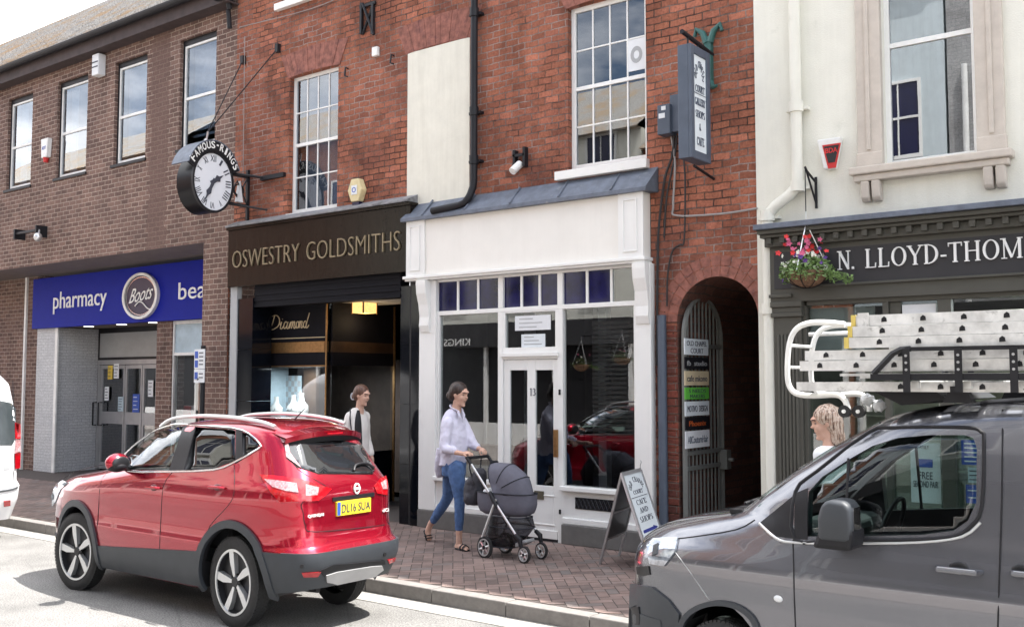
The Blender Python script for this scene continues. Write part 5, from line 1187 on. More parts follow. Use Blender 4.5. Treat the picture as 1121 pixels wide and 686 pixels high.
# hanging basket + bracket
hb = Y(890, 290, 8.72)
br = thing('basket_bracket', 'black triangular wall bracket on the cream wall above the flower basket', 'bracket', (hb.x, 8.98, Y(888, 200, 8.98).z))
w0, w1 = Y(893, 194, 8.96), Y(893, 228, 8.96); xw = w0.x
MB().tube([(xw, 8.96, w0.z), (xw, 8.96, w1.z)], .014, 6).tube([(xw, 8.97, w0.z-.05), (xw, 8.74, w0.z+.02), (xw, 8.70, w0.z+.05)], .012, 6).tube([(xw, 8.97, w1.z+.03), (xw, 8.74, w0.z+.01)], .010, 6).build('arm', M['black'], br)
def basket(name, c, R, label, n_leaf, n_fl, hang, group=None, mt=('flower_w', 'flower_r', 'flower_p', 'flower_v')):
    t_ = thing(name, label, 'hanging basket', (c.x, c.y, c.z-R), group); rr = random.Random(int(c.x*100))
    mb = MB(); prof = [(i/8) for i in range(9)]
    mb.tube([(c.x, c.y, c.z-R*.75*math.cos(t*math.pi/2)) for t in prof], [max(R*math.sin(t*math.pi/2), .01) for t in prof], 18, sy=.9); mb.build('liner', M['wicker'], t_, smooth=True)
    k_ = MB()
    for i in range(8):
        a = 2*math.pi*i/8; k_.tube([(c.x+math.cos(a)*R*1.02*math.sin(t*math.pi/2), c.y+.92*math.sin(a)*R*math.sin(t*math.pi/2), c.z-R*.77*math.cos(t*math.pi/2)) for t in prof], .004, 4)
    k_.build('wire', M['black'], t_)
    lf = MB()
    for i in range(n_leaf):
        a = rr.uniform(0, 6.28); r = R*rr.uniform(.1, 1.25); z_ = c.z+R*rr.uniform(-.35, .75)*(1.15-r/R*.5)
        if r > R*1.0: z_ -= R*.35*rr.random()
        P = Vector((c.x+r*math.cos(a), c.y+r*math.sin(a), z_)); u = Vector((rr.gauss(0, 1), rr.gauss(0, 1), rr.gauss(0, .6))).normalized(); v = u.orthogonal().normalized(); s = rr.uniform(.012, .028)
        lf.add([P-u*s, P+v*s*.45, P+u*s, P-v*s*.45], [(0, 1, 2, 3)])
    for i in range(9):   # trailing stems
        a = rr.uniform(-.6, 1.2); P = Vector((c.x+R*math.cos(a), c.y-.3*R, c.z)); Q = [P+Vector((.035*j*(1+.3*rr.random()), 0, -.02*j*(.4+rr.random()))) for j in range(7)]; lf.tube(Q, .004, 4)
        for q in Q[1:]: u = Vector((rr.gauss(0, 1), rr.gauss(0, 1), rr.gauss(0, 1))).normalized(); v = u.orthogonal(); lf.add([q-u*.02, q+v*.01, q+u*.02, q-v*.01], [(0, 1, 2, 3)])
    lf.build('leaves', M['leaf'], t_, fix=False)
    for kname in mt:
        fb = MB()
        for i in range(n_fl if kname == 'flower_w' else n_fl//3):
            a = rr.uniform(0, 6.28); r = R*rr.uniform(.2, 1.15); z_ = c.z+R*(rr.uniform(-.1, .9) if kname == 'flower_w' else rr.uniform(-.35, 1.0) if kname != 'flower_r' and kname != 'flower_p' else rr.uniform(.75, 1.6))
            if kname in ('flower_r', 'flower_p'): r = R*rr.uniform(.1, 1.3)
            P = Vector((c.x+r*math.cos(a), c.y+r*math.sin(a)-.02, z_)); s = rr.uniform(.02, .034) if kname != 'flower_w' else rr.uniform(.012, .026)
            nrm = Vector((rr.gauss(.3, .5), -1, rr.gauss(.3, .5))).normalized(); u = nrm.orthogonal().normalized(); v = nrm.cross(u)
            for j in range(5):
                b_ = 2*math.pi*j/5; d1 = u*math.cos(b_)+v*math.sin(b_); d2 = u*math.cos(b_+.9)+v*math.sin(b_+.9); d0 = u*math.cos(b_-.9)+v*math.sin(b_-.9)
                fb.add([P, P+d0*s*.6+nrm*s*.2, P+d1*s+nrm*s*.1, P+d2*s*.6+nrm*s*.2], [(0, 1, 2, 3)])
        fb.build('flowers', M[kname], t_, fix=False)
    ch = MB()
    for i in range(3): a = 2*math.pi*i/3+.4; ch.tube([(c.x+R*math.cos(a), c.y+R*math.sin(a), c.z), (c.x, c.y, hang)], .005, 5)
    ch.tube([(c.x, c.y, hang), (c.x, c.y, hang+.1)], .006, 5); ch.build('chain', M['silver'], t_)
    return t_
cb_ = Vector((xw, 8.70, Y(890, 297, 8.70).z))
basket('hanging_basket', cb_, .19, 'coir basket of white, purple and red flowers by the dark fascia', 2200, 54, Y(888, 243, 8.7).z)
one('basket_hook', MB().tube([(xw, 8.70, w0.z+.04), (xw, 8.70, Y(888, 243, 8.7).z+.08)], .005, 5), M['black'], 'small hook holding the flower basket to its bracket', 'hook')
cb2 = cb_
# ================================================================== vehicles: stacked plan outlines
class Loft:
    """body given by front x, rear x, half width and corner exponent against height"""
    def __init__(s, rows, cy, nf=2.6): s.r = rows; s.cy = cy; s.nf = nf
    def at(s, z):
        r = s.r
        if z <= r[0][0]: return r[0][1:]
        for a, b in zip(r, r[1:]):
            if z <= b[0]:
                t = (z-a[0])/(b[0]-a[0]); return tuple(a[i]+(b[i]-a[i])*t for i in range(1, len(a)))
        return r[-1][1:]
    def f(s, p):
        if p.z < s.r[0][0] or p.z > s.r[-1][0]: return 1.0
        xf, xr, b, nF, nR = s.at(p.z); xc = (xf+xr)/2; a = (xr-xf)/2
        n = nF if p.x < xc else nR
        return (abs((p.x-xc)/a)**n+abs((p.y-s.cy)/b)**n)**(1/n)-1
    def outline(s, z, nt=72, inset=0):
        xf, xr, b, nF, nR = s.at(z); xf += inset; xr -= inset; b -= inset; xc = (xf+xr)/2; a = (xr-xf)/2; P = []
        for i in range(nt):
            t = 2*math.pi*(i+.5)/nt; c, sn = math.cos(t), math.sin(t); n = nR if c > 0 else nF
            # even-ish spacing on a superellipse
            r = (abs(c/a)**n+abs(sn/b)**n)**(-1/n); P.append((xc+r*c, s.cy+r*sn))
        return P
    def mesh(s, z0, z1, dz=.02, nt=96, inset=0):
        mb = MB(); zs = []; z = z0
        while z < z1-1e-6: zs.append(z); z += dz
        zs.append(z1); xf, xr, *_ = s.at((z0+z1)/2); L_ = xr-xf
        for z in zs:
            xf, xr, b, nF, nR = s.at(z); xf += inset; xr -= inset; b -= inset; xc = (xf+xr)/2; a = (xr-xf)/2; q = []
            for i in range(nt):
                # parametrise so points sit evenly along the long sides
                u = i/nt*4; k = int(u); v = u-k
                # quadrant angle warped
                tt = (k+v)*math.pi/2; c, sn = math.cos(tt), math.sin(tt); n = nR if c >= 0 else nF
                cx_ = math.copysign(abs(c)**(2/n), c); sy_ = math.copysign(abs(sn)**(2/n), sn)
                q.append((xc+a*cx_, s.cy+b*sy_, z))
            mb.v += [Vector(p) for p in q]
        m = len(zs)
        for j in range(m-1):
            for i in range(nt):
                mb.f.append([j*nt+i, j*nt+(i+1) % nt, (j+1)*nt+(i+1) % nt, (j+1)*nt+i]); mb.mi.append(0)
        mb.f.append(list(range(nt-1, -1, -1))); mb.mi.append(0); mb.f.append([(m-1)*nt+i for i in range(nt)]); mb.mi.append(0)
        return mb
    def hit(s, px, py):
        d = ray(px, py); t = 2.0; best = (9, None)
        while t < 16:
            p = EYE+d*t; v = s.f(p)
            if v < best[0]: best = (v, t)
            if v < 0:
                lo, hi = t-.02, t
                for _ in range(18):
                    m = (lo+hi)/2
                    if s.f(EYE+d*m) < 0: hi = m
                    else: lo = m
                return EYE+d*hi
            t += .02
        return EYE+d*best[1]
    def nrm(s, p, e=.004):
        g = Vector([s.f(p+Vector(v)*e)-s.f(p-Vector(v)*e) for v in ((1, 0, 0), (0, 1, 0), (0, 0, 1))])
        return g.normalized() if g.length > 1e-9 else Vector((0, 0, 1))
def smooth_pts(P, n=4, closed=True):
    Q = []; k = len(P)
    for i in range(k if closed else k-1):
        p0, p1, p2, p3 = (P[i-1], P[i], P[(i+1) % k], P[(i+2) % k]) if closed else (P[max(i-1, 0)], P[i], P[i+1], P[min(i+2, k-1)])
        for j in range(n):
            t = j/n; Q.append(tuple(.5*((2*p1[c])+(-p0[c]+p2[c])*t+(2*p0[c]-5*p1[c]+4*p2[c]-p3[c])*t*t+(-p0[c]+3*p1[c]-3*p2[c]+p3[c])*t**3) for c in range(len(p1))))
    if not closed: Q.append(tuple(P[-1]))
    return Q
def resample(P, step):
    Q = []
    for i in range(len(P)):
        a, b = P[i], P[(i+1) % len(P)]; d = math.dist(a, b); n = max(1, int(d/step))
        for j in range(n): Q.append((a[0]+(b[0]-a[0])*j/n, a[1]+(b[1]-a[1])*j/n))
    return Q
def inside(p, P):
    c = False
    for i in range(len(P)):
        a, b = P[i], P[i-1]
        if (a[1] > p[1]) != (b[1] > p[1]) and p[0] < (b[0]-a[0])*(p[1]-a[1])/(b[1]-a[1])+a[0]: c = not c
    return c
def patch2d(poly, to3d, nrmf, off, name, m, parent, step, thick=.012, mirror_y=None, smooth=True):
    """fill a 2-D outline, carry every point onto the surface, give it an edge"""
    B = resample(poly, step); x0, x1 = min(p[0] for p in B), max(p[0] for p in B); y0, y1 = min(p[1] for p in B), max(p[1] for p in B)
    pts = [Vector(p) for p in B]; nb = len(pts); st = step*1.3; gx_ = x0+st*.5
    while gx_ < x1:
        gy_ = y0+st*.5
        while gy_ < y1:
            if inside((gx_, gy_), B) and min((q[0]-gx_)**2+(q[1]-gy_)**2 for q in B) > (st*.45)**2: pts.append(Vector((gx_, gy_)))
            gy_ += st
        gx_ += st
    r = geometry.delaunay_2d_cdt(pts, [(i, (i+1) % nb) for i in range(nb)], [list(range(nb))], 1, 1e-6)
    V2, F2 = r[0], r[2]
    P3 = [to3d(v) for v in V2]; N3 = [nrmf(p) for p in P3]
    mb = MB(); n = len(V2); top = [p+q*off for p, q in zip(P3, N3)]; bot = [p+q*(off-thick) for p, q in zip(P3, N3)]
    from collections import Counter
    ec = Counter()
    for f in F2:
        for i in range(len(f)): ec[tuple(sorted((f[i], f[i-1])))] += 1
    rim = [e for e, c in ec.items() if c == 1]
    def put(A, B_):
        mb.add(A+B_, [tuple(f) for f in F2]+[(a, b, b+n, a+n) for a, b in rim])
    if mirror_y != 'only': put(top, bot)
    if mirror_y is not None:
        cy = mirror_cy
        fl = lambda L_: [Vector((p.x, 2*cy-p.y, p.z)) for p in L_]
        if mirror_y == 'only': put(fl(top), fl(bot))
    return mb.build(name, m, parent, smooth=smooth)
mirror_cy = 0
def patch(loft, px, off, name, m, parent, step=4, thick=.012, mirror=None, sm=0, smooth=True):
    poly = smooth_pts(px, sm) if sm else px
    return patch2d(poly, lambda v: loft.hit(v[0], v[1]), loft.nrm, off, name, m, parent, step, thick, mirror, smooth)
def strip(loft, px, r, name, m, parent, off=.0, closed=False, sm=3, mirror=False, sy=1):
    P = smooth_pts(px, sm, closed) if sm else px
    Q = [loft.hit(*p) for p in P]; Q = [p+loft.nrm(p)*off for p in Q]
    o_ = MB().tube(Q, r, 8, closed).build(name, m, parent, smooth=True)
    if mirror: MB().tube([Vector((p.x, 2*loft.cy-p.y, p.z)) for p in Q], r, 8, closed).build(name, m, parent, smooth=True)
    return o_
def wheel(parent, cx_, cy_, cz_, R, side, sqx, w=.17, turn=0, spokes=5, rimm='silver', yaxis_scale=.7, rr=.735, label=None, simple=False):
    T = Matrix.Translation((cx_, cy_, cz_)) @ Matrix.Rotation(turn, 4, 'Z') @ Matrix.Diagonal((sqx, side*yaxis_scale, 1, 1))
    # local: outer face towards -y
    wh = MB(); wh.T = T
    prof = [(rr*R, -.5*w), (.80*R, -.56*w), (.93*R, -.54*w), (.985*R, -.44*w), (R, -.25*w), (R, .25*w), (.985*R, .44*w), (.9*R, .54*w), (rr*R, .5*w)]
    n = 56; k = len(prof)
    vs = [(r*math.cos(2*math.pi*i/n), y_, r*math.sin(2*math.pi*i/n)) for r, y_ in prof for i in range(n)]
    fs = [(j*n+i, j*n+(i+1) % n, (j+1)*n+(i+1) % n, (j+1)*n+i) for j in range(k-1) for i in range(n)]
    wh.add(vs, fs)
    # tread grooves as raised blocks
    nb = 72
    for i in range(nb):
        a = 2*math.pi*i/nb
        for (ya, yb, o_) in ((-.47*w, -.30*w, 0), (-.26*w, -.04*w, .5), (.0, .22*w, 0), (.26*w, .47*w, .5)):
            a0 = a+o_*2*math.pi/nb; a1 = a0+2*math.pi/nb*.78; r0, r1 = R*.97, R*1.008
            wh.add([(r*math.cos(q), y_, r*math.sin(q)) for q in (a0, a1) for r in (r0, r1) for y_ in (ya, yb)], [(0, 1, 3, 2), (4, 6, 7, 5), (0, 4, 5, 1), (2, 3, 7, 6), (0, 2, 6, 4), (1, 5, 7, 3)])
    root = wh.build('wheel', M['rubber'], parent, smooth=True)
    if label: root['label'] = label
    b = MB(); b.T = T; rw = rr*R
    vs = [(r*math.cos(2*math.pi*i/n), y_, r*math.sin(2*math.pi*i/n)) for r, y_ in ((rw, -.5*w), (rw*.93, -.46*w), (rw*.90, -.1*w), (.001, -.06*w)) for i in range(n)]
    b.add(vs, [(j*n+i, j*n+(i+1) % n, (j+1)*n+(i+1) % n, (j+1)*n+i) for j in range(3) for i in range(n)])
    b.build('rim', M['rim_dark'], root, smooth=True)
    b = MB(); b.T = T
    b.ring((0, -.49*w, 0), 'y', rw*1.0, rw*.93, .02, 48)
    for i in range(spokes):
        a = 2*math.pi*i/spokes+math.pi/2+.25
        def q(r, t, y_): return (rw*(r*math.cos(a)-t*math.sin(a)), y_*w, rw*(r*math.sin(a)+t*math.cos(a)))
        # blade: narrow at the hub, wide at the rim, one dark facet
        P = [(.16, -.05), (.94, -.19), (.965, .05), (.62, .10), (.16, .05)]
        mbv = [q(r, t, -.36-.12*r) for r, t in P]+[q(r, t, -.1) for r, t in P]; m_ = len(P)
        b.add(mbv, [tuple(range(m_))]+[(j, (j+1) % m_, m_+(j+1) % m_, m_+j) for j in range(m_)])
    b.build('spokes', M[rimm], root)
    b = MB(); b.T = T; b.cyl((0, -.42*w, 0), (0, -.30*w, 0), rw*.15, rw*.2, 20)
    for i in range(5): a = 2*math.pi*i/5; b.cyl((rw*.24*math.cos(a), -.36*w, rw*.24*math.sin(a)), (rw*.24*math.cos(a), -.2*w, rw*.24*math.sin(a)), rw*.035, n=8)
    b.build('hub', M['rim_dark'], root, smooth=True)
    return root

# ------------------------------------------------------------------ red car
z1_ = lambda L_: [(30+x/2.669, 430+y/2.669) for x, y in L_]
RC = Loft([(.19, -9.15, -5.80, .50, 3.0, 5), (.26, -9.32, -5.70, .565, 3.0, 5.5), (.36, -9.40, -5.63, .595, 3.0, 6), (.50, -9.43, -5.575, .605, 3.0, 6.5), (.60, -9.44, -5.565, .607, 3.0, 6.5),
           (.635, -9.44, -5.62, .600, 3.0, 6.5), (.70, -9.43, -5.655, .595, 3.1, 7), (.78, -9.40, -5.665, .596, 3.1, 7), (.86, -9.34, -5.67, .602, 3.1, 7), (.93, -9.20, -5.675, .604, 3.1, 7), (.97, -9.05, -5.675, .602, 3.1, 7),
           (1.00, -8.86, -5.68, .598, 3.2, 7), (1.03, -8.64, -5.69, .592, 3.4, 7), (1.06, -8.44, -5.70, .583, 3.6, 6.5), (1.09, -8.33, -5.715, .570, 3.6, 6), (1.14, -8.22, -5.745, .553, 3.8, 5.6), (1.22, -8.06, -5.80, .522, 3.8, 5.4), (1.32, -7.87, -5.875, .488, 3.8, 5.2), (1.40, -7.70, -5.94, .458, 3.7, 5),
           (1.455, -7.55, -5.98, .435, 3.4, 4.5), (1.49, -7.40, -6.02, .410, 3.2, 3.1), (1.515, -7.25, -6.12, .375, 3.0, 3.0), (1.533, -7.08, -6.28, .31, 2.8, 2.8), (1.543, -6.9, -6.5, .20, 2.4, 2.4)], 5.395)
mirror_cy = RC.cy
car = thing('red_car', 'metallic red crossover car with silver roof rails and yellow rear plate parked at the kerb', 'car', (-7.5, RC.cy, 0))
FWX, RWX, WZ, WR = -8.565, -6.325, .335, .337
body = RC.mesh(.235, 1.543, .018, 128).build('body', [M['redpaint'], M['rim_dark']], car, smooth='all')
cav = RC.mesh(.42, 1.49, .04, 64, inset=.05); cav.mi = [1]*len(cav.f)
off0 = BASE[body.name]; 
def cut(obj, mb, mts):
    mb.v = [v-BASE[obj.name] for v in mb.v]
    c = mb.build('cutter', mts); me = c
    c.matrix_world = Matrix.Identity(4)
    # the boolean works in world space: body sits under its empty
    c.location = BASE[obj.name]
    bpy.context.view_layer.update()
    mod = obj.modifiers.new('b', 'BOOLEAN'); mod.operation = 'DIFFERENCE'; mod.object = c; mod.solver = 'EXACT'
    try: mod.material_mode = 'TRANSFER'
    except Exception: pass
    bake(obj); bpy.data.objects.remove(c)
mts = [M['redpaint'], M['rim_dark']]
# tailgate area keeps solid: cavity only ahead of the boot
cav2 = RC.mesh(.45, 1.485, .04, 64, inset=.05)
for v in cav2.v: v.x = min(v.x, -6.12)
cav2.mi = [1]*len(cav2.f)
cut(body, cav2, mts)
mb = MB(); mb.prism([(-6.75, .0), (-5.0, .0), (-5.0, .37), (-5.72, .345), (-5.95, .31), (-6.75, .25)], RC.cy-.9, RC.cy+.9); mb.mi = [1]*len(mb.f); cut(body, mb, mts)
def arch(cx_, a, hgt, side):
    mb = MB(); n = 40; y0 = RC.cy+side*.30; y1 = RC.cy+side*.9
    pts = [(cx_+a*math.cos(2*math.pi*i/n), WZ+hgt*math.sin(2*math.pi*i/n)) for i in range(n)]
    mb.prism(pts, y0, y1); mb.mi = [1]*len(mb.f); return mb
for cx_, a_, h_ in ((FWX, .37, .405), (RWX, .38, .415)):
    for sd in (-1, 1): cut(body, arch(cx_, a_, h_, sd), mts)
gl1 = z1_([(262, 226), (425, 229), (545, 224), (600, 205), (676, 163), (681, 150), (650, 120), (600, 103), (480, 95), (430, 93), (382, 107), (333, 137), (284, 181)])
def win_poly(px): return [(RC.hit(*p).x, RC.hit(*p).z) for p in px]
pillB = z1_([(414, 226), (457, 226), (492, 93), (458, 89)])
win1 = z1_([(268, 223), (426, 226), (467, 98), (430, 97), (385, 110), (336, 140), (288, 183)])
win2 = z1_([(456, 226), (545, 221), (598, 202), (608, 198), (608, 110), (598, 106), (490, 98)])
win3 = z1_([(627, 193), (672, 163), (677, 150), (650, 122), (628, 114)])
for w_ in (win1, win2, win3):
    wp_ = win_poly(w_)
    for sd in (-1, 1):
        mb = MB(); mb.prism(wp_, RC.cy+sd*.30, RC.cy+sd*.9); mb.mi = [1]*len(mb.f); cut(body, mb, mts)
wsp = [(RC.cy-.40, 1.16), (RC.cy+.40, 1.16), (RC.cy+.31, 1.43), (RC.cy-.31, 1.43)]
mb = MB(); mb.prism(wsp, -9.2, -7.2, 'x'); mb.mi = [1]*len(mb.f); cut(body, mb, mts)
body.data.shade_smooth() if hasattr(body.data, 'shade_smooth') else None
try: body.data.set_sharp_from_angle(angle=rad(32))
except Exception: pass
# glass
for i, (w_, mm) in enumerate(((win1, 'glass_car'), (win2, 'glass_tint'), (win3, 'glass_tint'))):
    for mir in (None, 'only'): patch(RC, w_, -.010, 'side_window', M[mm], car, 7, .003, mir, 0, 'all')
patch2d(resample([(RC.cy-.42, 1.14), (RC.cy+.42, 1.14), (RC.cy+.33, 1.44), (RC.cy-.33, 1.44)], .1),
        lambda v: Vector(((lambda e: e[0]+ ((e[1]-e[0])/2)*(1-(1-abs((v[0]-RC.cy)/e[2])**e[3])**(1/e[3])))(RC.at(v[1])), v[0], v[1])), RC.nrm, .002, 'windscreen', M['glass_car'], car, .09, .003, None, 'all')
# chrome window line, pillars
strip(RC, gl1, .0085, 'chrome_trim', M['chrome'], car, .004, True, 2, True)
for pp in (pillB, z1_([(608, 206), (627, 195), (628, 113), (609, 107)])):
    for mir in (None, 'only'): patch(RC, pp, .002, 'pillar', M['black'], car, 5, .01, mir, 0)
# lower cladding: everything under a rising line, plus arch flares
def clad_z(x): return .425+.070*(x+8.25) if x > -8.9 else .40
def side_line(pts, off, name, m, thick=.02):
    for sd in (None, 'only'):
        patch2d(pts, lambda v: Vector((v[0], RC.cy-RC.at(v[1])[2]*(max(1-abs((v[0]-(RC.at(v[1])[0]+RC.at(v[1])[1])/2)/((RC.at(v[1])[1]-RC.at(v[1])[0])/2))**(RC.at(v[1])[3] if v[0] < (RC.at(v[1])[0]+RC.at(v[1])[1])/2 else RC.at(v[1])[4]), .0))**(1/(RC.at(v[1])[3] if v[0] < (RC.at(v[1])[0]+RC.at(v[1])[1])/2 else RC.at(v[1])[4])), v[1])), RC.nrm, off, name, m, car, .04, thick, sd, 40)
side_line([(-8.215, .245), (-6.70, .26), (-6.71, clad_z(-6.72)), (-7.28, clad_z(-7.28)), (-8.20, clad_z(-8.20))], .010, 'side_cladding', M['plastic_grey'])
def flare(cx_, a, h, wd, a0, a1):
    n = 26; P = [(cx_+a*math.cos(rad(a0+(a1-a0)*i/n)), WZ+h*math.sin(rad(a0+(a1-a0)*i/n))) for i in range(n+1)]
    Q = [(cx_+(a+wd)*math.cos(rad(a1-(a1-a0)*i/n)), WZ+(h+wd)*math.sin(rad(a1-(a1-a0)*i/n))) for i in range(n+1)]
    return P+Q
side_line(flare(FWX, .362, .397, .058, -14, 190), .020, 'wheel_arch', M['plastic_grey'], .03)
side_line(flare(RWX, .372, .407, .060, -10, 194), .020, 'wheel_arch', M['plastic_grey'], .03)
# bumper skin: outline band around the rear below the step
def band(loft, za, zb, xmin, off, name, m, nz=8, xmax=None, front=False):
    mb = MB(); nt = 420; rows_ = []
    for j in range(nz+1):
        z = za+(zb-za)*j/nz; xf, xr, b, nF, nR = loft.at(z); xc = (xf+xr)/2; a = (xr-xf)/2; q = []
        for i in range(nt+1):
            t = -math.pi/2+math.pi*i/nt
            if front: t += math.pi
            c, sn = math.cos(t), math.sin(t); n = nF if front else nR
            x = xc+(a+off)*math.copysign(abs(c)**(2/n), c); y = loft.cy+(b+off)*math.copysign(abs(sn)**(2/n), sn); q.append(Vector((x, y, z)))
        rows_.append(q)
    keep = [i for i in range(nt+1) if (rows_[-1][i].x > xmin if not front else rows_[-1][i].x < xmin)]
    i0, i1 = keep[0], keep[-1]; w = i1-i0+1
    vs = [r[i] for r in rows_ for i in range(i0, i1+1)]; m0 = len(vs)
    fs = [(j*w+i, j*w+i+1, (j+1)*w+i+1, (j+1)*w+i) for j in range(nz) for i in range(w-1)]
    # top and bottom lips
    tl = [Vector((p.x*(1)-(p.x-(-7.5))*.004, loft.cy+(p.y-loft.cy)*.96, p.z)) for p in vs[nz*w:]]; vs += tl
    fs += [(nz*w+i, nz*w+i+1, m0+i+1, m0+i) for i in range(w-1)]
    return mb.add(vs, fs).build(name, m, car if loft is RC else van, smooth=50)
side_line([(-5.935, .30), (-5.68, .335), (-5.66, .60), (-5.995, .60), (-5.955, .52), (-5.925, .40)], .012, 'rear_bumper', M['plastic_grey'])
band(RC, .335, .605, -5.80, .012, 'rear_bumper', M['plastic_grey'])
band(RC, .25, .42, -8.98, .012, 'front_bumper', M['plastic_grey'], front=True)
# lower valance with silver skid plate, fog lamps, sensors
rearpx = lambda L_: z1_(L_)
patch(RC, rearpx([(868, 528), (900, 518), (1000, 502), (1030, 500), (1034, 512), (1010, 530), (900, 553), (870, 548)]), .028, 'skid_plate', M['alu'], car, 4, .03)
patch(RC, rearpx([(850, 515), (890, 500), (1000, 488), (1040, 486), (1042, 497), (1000, 502), (900, 518), (862, 532)]), .018, 'bumper_recess', M['black'], car, 4, .01)
patch(RC, rearpx([(802, 521), (855, 518), (846, 533), (808, 534)]), .020, 'fog_reflector', M['tail_red'], car, 3, .01)
patch(RC, rearpx([(1048, 484), (1070, 478), (1068, 488), (1052, 495)]), .020, 'fog_reflector', M['tail_red'], car, 3, .01)
for (a, b_) in ((803, 504), (1040, 470)):
    p_ = RC.hit(*rearpx([(a, b_)])[0]); n_ = RC.nrm(p_); MB().cyl(p_+n_*.010, p_+n_*.018, .016, n=12).build('sensor', M['rim_dark'], car)
# tailgate shut line, lower crease
strip(RC, rearpx([(748, 150), (790, 222), (880, 282), (805, 318), (806, 350), (812, 385), (840, 405), (1040, 385), (1050, 370), (1056, 300)]), .0035, 'shut_line', M['black'], car, .0, False, 4)
strip(RC, rearpx([(200, 445), (207, 350), (215, 260), (240, 225)]), .0028, 'shut_line', M['black'], car, .0, False, 3, True)
strip(RC, rearpx([(386, 520), (386, 455), (391, 350), (398, 270), (425, 229)]), .0028, 'shut_line', M['black'], car, .0, False, 3, True)
strip(RC, rearpx([(510, 450), (535, 385), (585, 330), (604, 290), (604, 210)]), .0028, 'shut_line', M['black'], car, .0, False, 3, True)
# rear window + spoiler + wiper
patch(RC, rearpx([(752, 152), (757, 190), (790, 217), (850, 236), (1008, 237), (1014, 225), (975, 152), (900, 135), (800, 133)]), .006, 'rear_window', mat('rear_privacy_glass', (.012, .013, .015), .03, spec=.9, coat=1), car, 5, .012, None, 0, 'all')
patch(RC, rearpx([(738, 132), (752, 152), (757, 188), (800, 220), (768, 175), (760, 140)]), .010, 'window_corner', M['tail_clear'], car, 4, .01)
sp_mb = MB(); z_ = 1.475
def spo(u, v):
    y = RC.cy+(u*2-1)*.392; x = -6.12+.26*v-.10*abs(u*2-1)**2.4*v; zz = 1.50-.035*v-.05*abs(u*2-1)**2.5; return Vector((x, y, zz))
sp_mb.sheet(spo, 24, 5); m0 = len(sp_mb.v)
sp_mb.sheet(lambda u, v: spo(u, v)-Vector((.01*v, 0, .03+.012*v)), 24, 5)
sp_mb.sheet(lambda u, v: spo(u, 1)-Vector((.01*v, 0, (.042)*v)), 24, 1)
sp_mb.build('spoiler', M['redpaint'], car, smooth=50)
sp2 = MB().sheet(lambda u, v: spo(u, 1)-Vector((.012+.03*v, 0, .036+.05*v)), 24, 2); sp2.build('spoiler_lip', M['black'], car, smooth=True)
for k_ in range(1): MB().box(-5.855, -5.845, RC.cy-.08, RC.cy+.08, 1.435, 1.448).build('brake_light', M['tail_red'], car)
strip(RC, rearpx([(950, 230), (956, 214), (985, 209), (1008, 222)]), .010, 'rear_wiper', M['black'], car, .02, False, 3)
# tail lamps
patch(RC, rearpx([(680, 238), (720, 240), (800, 252), (888, 280), (870, 300), (850, 314), (790, 316), (738, 318), (712, 290)]), .007, 'taillight', M['tail_red'], car, 4, .012, None, 0)
patch(RC, rearpx([(694, 252), (720, 254), (786, 264), (792, 292), (755, 286), (718, 275)]), .0105, 'taillight_lens', M['tail_clear'], car, 4, .01)
patch(RC, rearpx([(812, 268), (850, 276), (846, 298), (812, 300)]), .0105, 'taillight_lens', M['tail_clear'], car, 4, .01)
patch(RC, rearpx([(1012, 272), (1030, 250), (1046, 242), (1051, 262), (1050, 298), (1020, 292)]), .007, 'taillight', M['tail_red'], car, 3, .02)
patch(RC, rearpx([(1030, 262), (1045, 253), (1049, 280), (1036, 280)]), .0105, 'taillight_lens', M['tail_clear'], car, 3, .01)
# number plate
pq = [RC.hit(*rearpx([q])[0]) for q in ((902, 358), (1001, 347), (999, 305), (899, 317))]
px_pl = max(q.x for q in pq)+.012; y0_, y1_ = (pq[0].y+pq[3].y)/2, (pq[1].y+pq[2].y)/2; z0_, z1q = (pq[0].z+pq[1].z)/2, (pq[2].z+pq[3].z)/2
rc_ = MB().box(px_pl-.06, px_pl-.012, y0_-.03, y1_+.05, z1q+.004, z1q+.035); rc_.build('plate_lamp', M['black'], car)
npl = MB().box(px_pl-.03, px_pl, y0_, y1_, z0_, z1q).build('number_plate', M['plate_yellow'], car, bevel=.003)
MB().box(px_pl, px_pl+.002, y0_+.004, y0_+.036, z0_+.006, z1q-.006).build('plate_band', M['blue_sign'], npl)
t = MB(); text_x(t, 'DL16 SUA', y0_+.048, y1_-.012, z0_+.022, z1q-.022, px_pl+.0005, .003); t.build('lettering', M['text_dark'], npl)
# badges
c_ = RC.hit(*rearpx([(960, 278)])[0]); n_ = RC.nrm(c_)
b_m = MB().ring((c_.x+.010, c_.y, c_.z), 'x', .042, .031, .012, 24, (.72, 1)).build('badge', M['plastic_white'], car, smooth=True)
MB().box(c_.x+.006, c_.x+.018, c_.y-.034, c_.y+.034, c_.z-.008, c_.z+.008).build('badge_bar', M['plastic_white'], b_m)
for (q0, q1, s_) in (((812, 366), (864, 352), 'QASHQAI'), ((1036, 348), (1050, 336), 'dCi')):
    a, b_ = RC.hit(*rearpx([q0])[0]), RC.hit(*rearpx([q1])[0]); xx = max(a.x, b_.x)+.004
    t = MB(); text_x(t, s_, a.y, b_.y, a.z+.002, a.z+.028, xx, .005, thin=.015); t.build('model_lettering', M['plastic_white'], car)
